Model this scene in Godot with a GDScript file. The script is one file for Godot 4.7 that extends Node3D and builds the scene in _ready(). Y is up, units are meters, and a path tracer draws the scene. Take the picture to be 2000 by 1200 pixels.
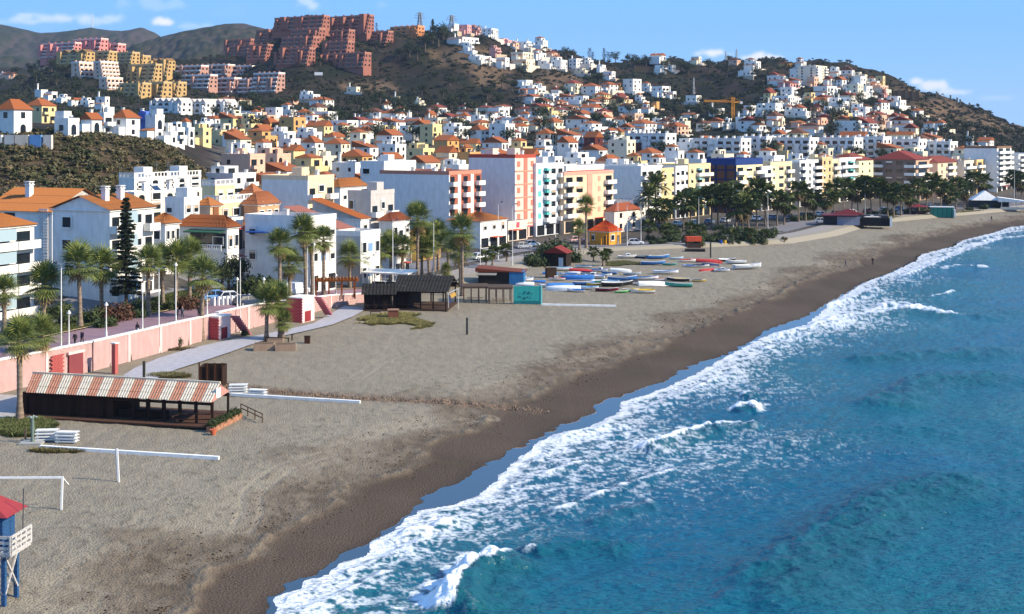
extends Node3D
# Seaside town seen from a cliff path: grey sand beach, surf, promenade, white town, hills.
# F, HZ and EYE describe the lens and the eye height that the ground distances were surveyed with.
const F := 2600.0
const HZ := 260.0
const EYE := 29.0
var rng := RandomNumberGenerator.new()
var nz := FastNoiseLite.new()      # broad noise
var nf := FastNoiseLite.new()      # fractal noise
var used := {}
var mats := {}
var tex := {}

# ------------------------------------------------------------------ scene set-up
func setup_view() -> void:
	var cam := Camera3D.new()
	cam.name = "camera"
	cam.projection = Camera3D.PROJECTION_FRUSTUM
	cam.near = 1.0
	cam.far = 12000.0
	cam.size = 1200.0 / F
	cam.frustum_offset = Vector2(0.0, (HZ - 600.0) / F)
	cam.position = Vector3(0, EYE, 0)
	add_child(cam)
	cam.current = true
	var sun := DirectionalLight3D.new()
	sun.name = "sun"
	sun.light_energy = 1.6
	sun.light_color = Color(1.0, 0.94, 0.84)
	sun.light_angular_distance = 0.5
	sun.shadow_enabled = true
	add_child(sun)
	sun.look_at_from_position(Vector3(811, 545, 213), Vector3.ZERO, Vector3.UP)
	var env := Environment.new()
	env.background_mode = Environment.BG_SKY
	var sky := Sky.new()
	var pano := PanoramaSkyMaterial.new()
	pano.panorama = sky_picture()
	sky.sky_material = pano
	env.sky = sky
	env.tonemap_mode = Environment.TONE_MAPPER_LINEAR
	env.tonemap_exposure = 1.52
	env.sdfgi_enabled = true
	env.ssao_enabled = true
	env.ssil_enabled = true
	env.fog_enabled = true
	env.fog_density = 0.00005
	env.fog_light_color = Color(0.72, 0.82, 0.95)
	var we := WorldEnvironment.new()
	we.name = "sky_light"
	we.environment = env
	add_child(we)

func sky_picture() -> ImageTexture:
	var w := 4096
	var h := 2048
	var im := Image.create(w, h, false, Image.FORMAT_RGB8)
	var low := Color(0.545, 0.70, 0.875)
	var mid := Color(0.452, 0.655, 0.872)
	var top := Color(0.40, 0.59, 0.85)
	for y in h:
		var e := 90.0 - (y + 0.5) * 180.0 / h
		var c := low
		if e > 6.0:
			c = mid.lerp(top, pow(clampf((e - 6.0) / 70.0, 0, 1), 0.6))
		elif e > 0.0:
			c = low.lerp(mid, smoothstep(0.0, 5.5, e))
		else:
			c = Color(0.36, 0.42, 0.47)
		im.fill_rect(Rect2i(0, y, w, 1), c)
	# low fair-weather clouds all round the horizon: [azimuth deg, elevation deg, half width, half height, strength]
	var puffs := []
	var seen := [[110, 36, 85, 9, .55], [60, 42, 60, 8, .5], [190, 40, 60, 12, .5], [322, 42, 26, 10, .9], [300, 6, 66, 22, .35], [380, 52, 40, 9, .4], [450, 25, 60, 20, .14], [605, 6, 24, 20, .55], [745, 12, 12, 12, .25], [1395, 105, 34, 10, .9], [1490, 114, 38, 13, .9], [1512, 122, 26, 12, .7], [1790, 160, 14, 9, .9], [1822, 168, 34, 12, .9], [1850, 182, 40, 8, .7], [1945, 192, 40, 6, .35], [1690, 155, 28, 9, .6], [1645, 140, 22, 8, .5]]
	for s in seen:
		var vx: float = (s[0] - 1000.0) / F
		var az := rad_to_deg(atan(vx))
		var el := rad_to_deg(atan((HZ - s[1]) / F * cos(atan(vx))))
		puffs.append([az, el, s[2] / F * 57.3, s[3] / F * 57.3, s[4]])
	rng.seed = 77
	for k in 90:
		puffs.append([rng.randf_range(27, 333), rng.randf_range(0.8, 5.6), rng.randf_range(0.4, 2.2), rng.randf_range(0.15, 0.45), rng.randf_range(0.3, 0.9)])
	var cn := FastNoiseLite.new()
	cn.seed = 9
	cn.frequency = 0.9
	cn.fractal_octaves = 4
	for p in puffs:
		var xc := int(p[0] / 360.0 * w)
		var yc := int((90.0 - p[1]) / 180.0 * h)
		var rx := int(p[2] * 2.0 / 360.0 * w) + 2
		var ry := int(p[3] * 2.2 / 180.0 * h) + 2
		for y in range(yc - ry, yc + ry):
			for x in range(xc - rx, xc + rx):
				var dx: float = (x + 0.5) / w * 360.0 - p[0]
				var dy: float = 90.0 - (y + 0.5) * 180.0 / h - p[1]
				var d: float = sqrt(pow(dx / p[2], 2) + pow(dy / (p[3] * (1.0 if dy > 0 else 0.75)), 2))
				var n := cn.get_noise_2d(dx * 1.1 + p[0] * 3.0, dy * 2.2)
				var a: float = clampf((1.12 + n * 0.85 - d) * 1.5, 0, 1) * p[4]
				if a > 0.01:
					var xx := posmod(x, w)
					var c := im.get_pixel(xx, y)
					im.set_pixel(xx, y, c.lerp(Color(0.82, 0.83, 0.87), smoothstep(0, 1, a)))
	return ImageTexture.create_from_image(im)

# ------------------------------------------------------------------ naming, nodes
func numbered(n: String) -> String:
	if not used.has(n):
		used[n] = 0
		return n
	used[n] += 1
	return "%s_%03d" % [n, used[n]]

func tag(o: Node, label: String, category := "", group := "") -> void:
	if label: o.set_meta("label", label)
	if category: o.set_meta("category", category)
	if group: o.set_meta("group", group)

func thing(called: String, label: String, category: String, at := Vector3.ZERO, turn := 0.0, group := "") -> Node3D:
	var o := Node3D.new()
	o.name = numbered(called)
	add_child(o)
	o.position = at
	o.rotation.y = turn
	tag(o, label, category, group)
	return o

func part(called: String, m: Mesh, mat: Material, parent: Node, at := Vector3.ZERO, sc := Vector3.ONE, turn := Vector3.ZERO) -> MeshInstance3D:
	var o := MeshInstance3D.new()
	o.name = called
	o.mesh = m
	if mat: o.material_override = mat
	parent.add_child(o, true)
	o.transform = Transform3D(Basis.from_euler(turn) * Basis.from_scale(sc), at)
	return o

func solo(called: String, m: Mesh, mat: Material, label: String, category: String, at := Vector3.ZERO, turn := 0.0, group := "") -> MeshInstance3D:
	var o := MeshInstance3D.new()
	o.name = numbered(called)
	o.mesh = m
	if mat: o.material_override = mat
	add_child(o)
	o.position = at
	o.rotation.y = turn
	tag(o, label, category, group)
	return o

func structure(called: String, m: Mesh, mat: Material) -> MeshInstance3D:
	var o := MeshInstance3D.new()
	o.name = called
	o.mesh = m
	if mat: o.material_override = mat
	add_child(o)
	o.set_meta("kind", "structure")
	return o

# ------------------------------------------------------------------ survey of the ground
# edge of the wet film and front of the foam, as sighted from the eye point
var EDGE := PackedVector2Array()
var FRONT := PackedVector2Array()
var PROM := PackedVector2Array([Vector2(60, -84), Vector2(100, -69), Vector2(140, -53.7), Vector2(153, -47.8), Vector2(176, -40), Vector2(187, -35.8), Vector2(206, -28.5), Vector2(236, -9), Vector2(268, 1), Vector2(300, 15), Vector2(310, 25.6), Vector2(316, 41), Vector2(332, 67.6), Vector2(357, 85), Vector2(405, 109), Vector2(441, 144), Vector2(480, 185), Vector2(600, 300), Vector2(900, 620), Vector2(5000, 5200)])

func sight(list: Array) -> PackedVector2Array:
	var r := PackedVector2Array()
	for i in range(0, list.size(), 2):
		var z: float = EYE * F / (list[i + 1] - HZ)
		r.append(Vector2(z, (list[i] - 1000.0) * z / F))
	return r

func setup_shore() -> void:
	EDGE = sight([430, 1280, 512, 1195, 520, 1167, 550, 1157, 595, 1127, 637, 1112, 662, 1097, 672, 1077, 735, 1050, 777, 1020, 807, 997, 832, 967, 900, 940, 962, 900, 1000, 880, 1087, 837, 1155, 807, 1170, 786, 1237, 765, 1307, 740, 1347, 714, 1397, 700, 1430, 687, 1482, 657, 1500, 643, 1527, 632, 1565, 622, 1597, 603, 1650, 572, 1687, 550, 1737, 532, 1782, 510, 1795, 497, 1860, 480, 1875, 470, 1935, 455, 1970, 443, 2000, 440])
	FRONT = sight([430, 1285, 516, 1195, 524, 1168, 554, 1158, 598, 1129, 640, 1114, 662, 1103, 712, 1087, 727, 1062, 765, 1040, 780, 1020, 800, 1002, 890, 987, 935, 970, 950, 955, 1000, 905, 1012, 897, 1085, 850, 1150, 837, 1207, 807, 1215, 787, 1292, 762, 1350, 735, 1390, 715, 1430, 692, 1460, 669, 1500, 657, 1536, 649, 1580, 634, 1612, 605, 1655, 573, 1692, 551, 1740, 533, 1786, 511, 1800, 498, 1863, 481, 1878, 471, 1938, 456, 1972, 444, 2004, 440])
	EDGE.insert(0, Vector2(50, -26)); FRONT.insert(0, Vector2(50, -25.6))
	EDGE.append(Vector2(600, 330)); EDGE.append(Vector2(900, 660)); EDGE.append(Vector2(5000, 5300))
	FRONT.append(Vector2(600, 331)); FRONT.append(Vector2(900, 661)); FRONT.append(Vector2(5000, 5301))

func lookup(t: PackedVector2Array, z: float) -> float:
	var lo := 0
	var hi := t.size() - 1
	if z <= t[0].x: return t[0].y
	if z >= t[hi].x: return t[hi].y
	while hi - lo > 1:
		var m := (lo + hi) >> 1
		if t[m].x <= z: lo = m
		else: hi = m
	return lerpf(t[lo].y, t[hi].y, (z - t[lo].x) / maxf(t[hi].x - t[lo].x, 1e-4))

const COLS := [-700.0, -400.0, 0.0, 150.0, 300.0, 450.0, 600.0, 750.0, 900.0, 1050.0, 1200.0, 1350.0, 1500.0, 1650.0, 1800.0, 1900.0, 2000.0, 2400.0]
const ROWS := [120.0, 180.0, 235.0, 300.0, 380.0, 460.0, 560.0, 650.0, 750.0, 850.0, 950.0, 1050.0, 1150.0, 1300.0, 1600.0, 2200.0, 4500.0]
const LAND := [
	[5.2, 5.2, 5.2, 5.2, 5.2, 5.2, 5.2, 5.2, 5, 5, 5, 5, 5, 5, 5, 5, 5, 5],
	[6, 5, 4.9, 4.9, 4.9, 4.7, 4, 3, 2.3, 2.3, 2.3, 2.3, 2.3, 2.3, 2.3, 2.3, 2.3, 2.3],
	[16, 14, 14, 14, 11, 5.5, 3.4, 2.5, 2.3, 2.3, 2.3, 2.3, 2.3, 2.3, 2.3, 2.3, 2.3, 2.3],
	[30, 29, 28.4, 28, 25.5, 9, 4.5, 2.7, 2.4, 2.3, 2.3, 2.3, 2.3, 2.3, 2.3, 2.3, 2.3, 2.3],
	[34, 31, 29.4, 29, 27, 15, 9, 5, 3, 2.5, 2.3, 2.3, 2.3, 2.3, 2.3, 2.3, 2.3, 2.3],
	[38, 33, 30, 30, 28, 19, 15, 11, 8, 6, 5, 3.5, 3, 2.4, 2.3, 2.3, 2.3, 2.3],
	[44, 38, 34, 33, 30, 24, 20, 19, 17, 15, 13, 10, 8, 5, 3, 2.4, 2.3, 2.3],
	[50, 44, 38, 36, 34, 30, 27, 26, 25, 24, 21, 19, 18.5, 18, 16, 13, 8, 3],
	[58, 50, 45, 43, 41, 38, 36, 35, 35, 35, 33, 30, 34, 33, 26, 20, 14, 5],
	[64, 56, 52, 56, 52, 48, 46, 46, 47, 46, 43, 38, 46, 46, 36, 28, 20, 8],
	[66, 58, 56, 76, 68, 60, 76, 70, 74, 68, 58, 53, 63, 64, 48, 36, 26, 10],
	[66, 58, 56, 92, 84, 76, 112, 104, 106, 93, 77, 73, 82, 84, 62, 46, 31, 12],
	[66, 60, 58, 84, 87, 96, 124, 112, 111, 97, 88, 91, 89, 82, 58, 44, 30, 12],
	[80, 82, 78, 78, 84, 100, 115, 100, 92, 84, 80, 80, 78, 68, 50, 38, 26, 10],
	[120, 118, 105, 100, 100, 110, 105, 90, 75, 70, 66, 62, 58, 50, 40, 30, 20, 5],
	[150, 150, 130, 120, 110, 100, 90, 80, 60, 50, 40, 35, 30, 30, 25, 20, 10, 2],
	[60, 60, 50, 50, 50, 50, 50, 50, 40, 40, 30, 30, 20, 20, 10, 5, 2, 0]]

func land(x: float, z: float) -> float:
	var px := clampf(1000.0 + x / maxf(z, 1.0) * F, COLS[0], COLS[-1] - 0.01)
	var zz := clampf(z, ROWS[0], ROWS[-1] - 0.01)
	var c := 0
	while COLS[c + 1] <= px: c += 1
	var r := 0
	while ROWS[r + 1] <= zz: r += 1
	var a: float = (px - COLS[c]) / (COLS[c + 1] - COLS[c])
	var b: float = (zz - ROWS[r]) / (ROWS[r + 1] - ROWS[r])
	a = a * a * (3.0 - 2.0 * a) * 0.6 + a * 0.4
	var top: float = lerpf(LAND[r][c], LAND[r][c + 1], a)
	var bot: float = lerpf(LAND[r + 1][c], LAND[r + 1][c + 1], a)
	var y := lerpf(top, bot, b)
	var wild := smoothstep(820.0, 1100.0, z)
	if px < 420.0: wild = maxf(wild, smoothstep(235.0, 270.0, z) * (1.0 - smoothstep(300.0, 330.0, z)) * 0.25)
	if wild > 0.0:
		y += wild * ((0.25 - absf(nf.get_noise_2d(x * 1.3 + 90.0, z * 0.8))) * 16.0 + nf.get_noise_2d(x * 0.9, z * 0.9) * 5.0 + nf.get_noise_2d(x * 3.0 + 50.0, z * 3.0) * 2.5)
	return y

func inland(x: float, z: float) -> float:   # metres up the beach from the water's edge
	return (lookup(EDGE, z) - x) * 0.88

func sand(x: float, z: float) -> float:
	var v := inland(x, z)
	if v < 0.0: return v * 0.05
	var y := 0.085 * minf(v, 10.0)
	y += 0.1 * clampf(v - 10.0, 0.0, 3.5) + maxf(v - 13.5, 0.0) * 0.0145
	return minf(y, 2.15)

var BERM := PackedVector2Array([Vector2(50, 2), Vector2(78, 2.2), Vector2(90, 3.4), Vector2(103, 4.3), Vector2(118, 5.0), Vector2(140, 6.4), Vector2(165, 7.8), Vector2(190, 8.2), Vector2(280, 7.8), Vector2(420, 7), Vector2(900, 8)])

func berm(x: float, z: float) -> float:   # how far up the beach the last tide left its broken edge
	return lookup(BERM, z) + nf.get_noise_2d(x * 5.0, z * 5.0) * 2.4 + nz.get_noise_1d(z * 6.0) * 1.5

func ordinal(k: int) -> String:
	return ["first", "second", "third", "fourth", "fifth", "sixth", "seventh", "eighth", "ninth", "tenth", "eleventh", "twelfth", "thirteenth", "fourteenth", "fifteenth", "sixteenth", "seventeenth", "eighteenth", "nineteenth", "twentieth"][k] if k < 20 else ["twenty-", "thirty-", "forty-"][k / 10 - 2] + ["first", "second", "third", "fourth", "fifth", "sixth", "seventh", "eighth", "ninth", "tenth"][k % 10]

func ground(x: float, z: float) -> float:
	return land(x, z) if x < lookup(PROM, z) else sand(x, z)

func hit(px: float, py: float, from := 70.0) -> Vector3:   # where the line of sight meets the ground
	var z := from
	var step := 2.0
	var ax := (px - 1000.0) / F
	var ay := (py - HZ) / F
	while z < 4000.0:
		if EYE - ay * z <= ground(ax * z, z):
			var lo := z - step
			var hi := z
			for k in 10:
				var m := (lo + hi) * 0.5
				if EYE - ay * m <= ground(ax * m, m): hi = m
				else: lo = m
			z = hi
			return Vector3(ax * z, EYE - ay * z, -z)
		step = maxf(1.0, z * 0.006)
		z += step
	var best := 700.0   # the sight passes over the land: take the crest below it
	z = 600.0
	while z < 1350.0:
		if (ground(ax * z, z) - EYE) / z > (ground(ax * best, best) - EYE) / best: best = z
		z += 8.0
	return Vector3(ax * best, ground(ax * best, best), -best)

func atz(px: float, z: float) -> Vector3:   # the ground under a bearing at a distance
	var x := (px - 1000.0) * z / F
	return Vector3(x, ground(x, z), -z)

func level(px: float, py: float, y: float) -> Vector3:   # a sighted point at a known height
	var z := (EYE - y) * F / (py - HZ)
	return Vector3((px - 1000.0) * z / F, y, -z)

# ------------------------------------------------------------------ materials
func noise_tex(key: String, freq: float, lo: Color, hi: Color, size := 512, octaves := 4, normal := false, bump := 4.0, gain := 0.5) -> NoiseTexture2D:
	if tex.has(key): return tex[key]
	var n := FastNoiseLite.new()
	n.seed = key.hash() % 1000
	n.frequency = freq
	n.fractal_octaves = octaves
	n.fractal_gain = gain
	var t := NoiseTexture2D.new()
	t.width = size
	t.height = size
	t.seamless = true
	t.noise = n
	if normal:
		t.as_normal_map = true
		t.bump_strength = bump
	else:
		var g := Gradient.new()
		g.set_color(0, lo)
		g.set_color(1, hi)
		t.color_ramp = g
	tex[key] = t
	return t

func lin(r: float, g: float, b: float) -> Color:
	return Color(r, g, b).linear_to_srgb()

# plain painted or rendered surface: fine mottling and broad weather stains
func paint(c: Color, rough := 0.85, kind := "stucco") -> StandardMaterial3D:
	var key := "%s %s %s" % [c.to_html(), rough, kind]
	if mats.has(key): return mats[key]
	var m := StandardMaterial3D.new()
	m.albedo_color = c
	m.roughness = rough
	m.metallic_specular = 0.35
	m.uv1_triplanar = true
	m.uv1_world_triplanar = true
	if kind == "stucco":
		m.albedo_texture = noise_tex("stucco", 0.012, Color(0.885, 0.88, 0.87), Color(1, 1, 1), 512, 5)
		m.uv1_scale = Vector3(0.16, 0.05, 0.16)
	elif kind == "tile":
		m.albedo_texture = noise_tex("tiles", 0.06, Color(0.55, 0.46, 0.4), Color(1, 1, 1), 512, 4)
		m.uv1_scale = Vector3.ONE * 0.3
	elif kind == "wood":
		m.albedo_texture = noise_tex("wood", 0.05, Color(0.5, 0.48, 0.46), Color(1, 1, 1), 256, 4)
		m.uv1_scale = Vector3(0.6, 0.6, 0.6)
	elif kind == "thatch":
		m.albedo_texture = noise_tex("thatch", 0.09, Color(0.35, 0.33, 0.3), Color(1, 1, 1), 256, 4)
		m.uv1_scale = Vector3(0.7, 0.7, 0.7)
	elif kind == "leaf":
		m.uv1_triplanar = false
		m.vertex_color_use_as_albedo = true
		m.backlight_enabled = true
		m.backlight = Color(c.r * 0.35, c.g * 0.4, c.b * 0.2)
	elif kind == "glass":
		m.uv1_triplanar = false
		m.metallic_specular = 0.5
	elif kind == "metal":
		m.uv1_triplanar = false
		m.metallic = 0.5
	mats[key] = m
	return m

func hexmat(h: String, rough := 0.85, kind := "stucco") -> StandardMaterial3D:
	return paint(Color.html(h), rough, kind)

# ------------------------------------------------------------------ land, beach, sea
func grid_mesh(v: PackedVector3Array, col: PackedColorArray, nx: int, ny: int, keep: PackedByteArray, flip := false) -> ArrayMesh:
	var nrm := PackedVector3Array()
	nrm.resize(v.size())
	for j in ny:
		for i in nx:
			var k := j * nx + i
			var a := v[k + 1] if i + 1 < nx else v[k]
			var b := v[k - 1] if i > 0 else v[k]
			var c := v[k + nx] if j + 1 < ny else v[k]
			var d := v[k - nx] if j > 0 else v[k]
			var n := (a - b).cross(c - d)
			if n.y < 0: n = -n
			nrm[k] = n.normalized()
	var remap := PackedInt32Array()
	remap.resize(v.size())
	remap.fill(-1)
	var vv := PackedVector3Array()
	var nn := PackedVector3Array()
	var cc := PackedColorArray()
	var idx := PackedInt32Array()
	for j in ny - 1:
		for i in nx - 1:
			var k := j * nx + i
			if keep[k] + keep[k + 1] + keep[k + nx] + keep[k + nx + 1] == 0: continue
			for q in [k, k + 1, k + nx, k + nx + 1]:
				if remap[q] < 0:
					remap[q] = vv.size()
					vv.append(v[q])
					nn.append(nrm[q])
					cc.append(col[q])
			var p0 := remap[k]
			var p1 := remap[k + 1]
			var p2 := remap[k + nx]
			var p3 := remap[k + nx + 1]
			if flip: idx.append_array(PackedInt32Array([p0, p1, p2, p1, p3, p2]))
			else: idx.append_array(PackedInt32Array([p0, p2, p1, p1, p2, p3]))
	var arr := []
	arr.resize(Mesh.ARRAY_MAX)
	arr[Mesh.ARRAY_VERTEX] = vv
	arr[Mesh.ARRAY_NORMAL] = nn
	arr[Mesh.ARRAY_COLOR] = cc
	arr[Mesh.ARRAY_INDEX] = idx
	var m := ArrayMesh.new()
	m.add_surface_from_arrays(Mesh.PRIMITIVE_TRIANGLES, arr)
	return m

func polyline(list: Array, y := 0.0) -> PackedVector2Array:   # sighted points on the flat as (x, z)
	var r := PackedVector2Array()
	for i in range(0, list.size(), 2):
		var p := level(list[i], list[i + 1], y)
		r.append(Vector2(p.x, -p.z))
	return r

# signed distance to a polyline (positive to the seaward side) and the share of the way along it; x = INF when out of reach
func off_line(l: PackedVector2Array, p: Vector2, reach: float) -> Vector2:
	var best := Vector2(INF, 0)
	for i in l.size() - 1:
		var a := l[i]
		var b := l[i + 1]
		if p.y < minf(a.y, b.y) - reach or p.y > maxf(a.y, b.y) + reach or p.x < minf(a.x, b.x) - reach or p.x > maxf(a.x, b.x) + reach: continue
		var ab := b - a
		var t := clampf((p - a).dot(ab) / ab.length_squared(), 0, 1)
		var d := p - a - ab * t
		var s := d.length()
		if s < absf(best.x):
			best = Vector2(s if ab.cross(d) < 0 else -s, (i + t) / (l.size() - 1))
	return best

func build_land() -> void:
	var xs := PackedFloat32Array()
	var px := -700.0
	while px <= 2400.0:
		xs.append(px)
		px += 14.0
	var zs := PackedFloat32Array()
	var z := 100.0
	while z < 4400.0:
		zs.append(z)
		z *= 1.012
	var nx := xs.size()
	var ny := zs.size()
	var v := PackedVector3Array()
	var col := PackedColorArray()
	var keep := PackedByteArray()
	v.resize(nx * ny); col.resize(nx * ny); keep.resize(nx * ny)
	for j in ny:
		for i in nx:
			var k := j * nx + i
			var zz := zs[j]
			var x := (xs[i] - 1000.0) * zz / F
			var e := lookup(PROM, zz)
			var y := land(x, zz)
			keep[k] = 1 if x < e + 6.0 else 0
			if x > e: y = -2.5
			v[k] = Vector3(x, y - 0.02, -zz)
			var n1 := nf.get_noise_2d(x * 2.0, zz * 2.0)
			var n2 := nf.get_noise_2d(x * 9.0 + 200.0, zz * 9.0)
			var scrub := Color(0.066, 0.05, 0.038).lerp(Color(0.026, 0.032, 0.016), clampf(0.5 + n1 * 1.3 + n2 * 0.8, 0, 1))
			var bare := Color(0.25, 0.165, 0.10).lerp(Color(0.17, 0.12, 0.075), clampf(0.5 + n2 * 1.5, 0, 1))
			var c := Color(0.17, 0.155, 0.14).lerp(Color(0.10, 0.09, 0.075), clampf(0.5 + n1, 0, 1))
			var wild := smoothstep(600.0, 700.0, zz)
			if xs[i] < 460.0: wild = maxf(wild, smoothstep(225.0, 240.0, zz) * smoothstep(455.0, 390.0, xs[i] + n2 * 40.0))
			c = c.lerp(scrub, wild)
			var b := 0.0
			for s in BARE:
				var q := Vector2((xs[i] - s[0]) / s[2], (HZ - (y - EYE) * F / zz - s[1]) / s[3])
				b = maxf(b, 1.0 - smoothstep(0.6, 1.15, q.length() + n2 * 0.5)) if zz > s[4] else b
			if xs[i] < 430.0 and zz > 230.0 and zz < 320.0: b = maxf(b, clampf(0.45 + n2 * 1.2, 0, 1))
			col[k] = c.lerp(bare, b)
	var m := StandardMaterial3D.new()
	m.vertex_color_use_as_albedo = true
	m.roughness = 0.95
	m.metallic_specular = 0.2
	m.albedo_texture = noise_tex("soil", 0.03, Color(0.55, 0.53, 0.5), Color(1, 1, 1), 512, 5)
	m.uv1_triplanar = true
	m.uv1_world_triplanar = true
	m.uv1_scale = Vector3.ONE * 0.05
	structure("terrain", grid_mesh(v, col, nx, ny, keep), m)
	# far ridges
	ridge([-420, 80, -200, 60, 0, 46, 40, 55, 80, 64, 120, 62, 150, 58, 178, 53, 205, 58, 240, 60, 278, 53, 300, 62, 330, 84, 380, 118, 460, 160], 2600.0, 520.0, 3)
	ridge([180, 130, 240, 97, 262, 88, 300, 76, 350, 63, 400, 53, 440, 46, 478, 45, 505, 52, 540, 62, 600, 76, 700, 100, 820, 130], 1650.0, 360.0, 5)
	ridge([-420, 120, -100, 100, 0, 104, 60, 112, 120, 122, 180, 140, 260, 150], 1900.0, 260.0, 8)

const BARE := [[930.0, 118.0, 40.0, 26.0, 900.0], [960.0, 150.0, 40.0, 22.0, 850.0], [1085.0, 152.0, 50.0, 22.0, 800.0], [1830.0, 215.0, 60.0, 22.0, 850.0], [1910.0, 240.0, 50.0, 16.0, 800.0], [1965.0, 252.0, 40.0, 12.0, 700.0], [870.0, 110.0, 40.0, 20.0, 950.0], [1770.0, 180.0, 40.0, 14.0, 900.0], [720.0, 170.0, 60.0, 14.0, 850.0]]

func ridge(list: Array, z0: float, deep: float, sd: int) -> void:
	var crest := PackedVector2Array()
	for i in range(0, list.size(), 2): crest.append(Vector2((list[i] - 1000.0) * z0 / F, EYE + (HZ - list[i + 1]) * z0 / F))
	var nx := 220
	var ny := 70
	var v := PackedVector3Array()
	var col := PackedColorArray()
	var keep := PackedByteArray()
	v.resize(nx * ny); col.resize(nx * ny); keep.resize(nx * ny)
	keep.fill(1)
	for j in ny:
		var d := lerpf(-1.0, 1.0, j / (ny - 1.0))
		for i in nx:
			var x := lerpf(crest[0].x, crest[-1].x, i / (nx - 1.0))
			var top := lookup(crest, x)
			var n := nf.get_noise_2d(x * 0.7 + sd * 100.0, d * 160.0 + sd * 37.0)
			var n2 := nf.get_noise_2d(x * 4.0 + sd * 100.0, d * deep * 4.0)
			var prof := 1.0 - pow(absf(d), 1.25)
			var k := j * nx + i
			v[k] = Vector3(x, top * prof + (1.0 - prof) * 20.0 + (n * top * 0.22) * (1.0 - prof) * 1.6 + n2 * 6.0 * minf(1.0, absf(d) * 8.0), -(z0 + d * deep))
			col[k] = Color(0.056, 0.047, 0.04).lerp(Color(0.022, 0.029, 0.018), clampf(0.55 + n * 0.8 + n2 * 1.3, 0, 1))
	var m := paint(Color.WHITE, 0.95, "hill")
	m.vertex_color_use_as_albedo = true
	m.uv1_triplanar = false
	structure(numbered("hill"), grid_mesh(v, col, nx, ny, keep), m)

func shore_rows() -> PackedFloat32Array:
	var r := PackedFloat32Array()
	var y := 1420.0
	while y > 425.0:
		r.append(EYE * F / (y - HZ))
		y -= 2.1
	return r

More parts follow.
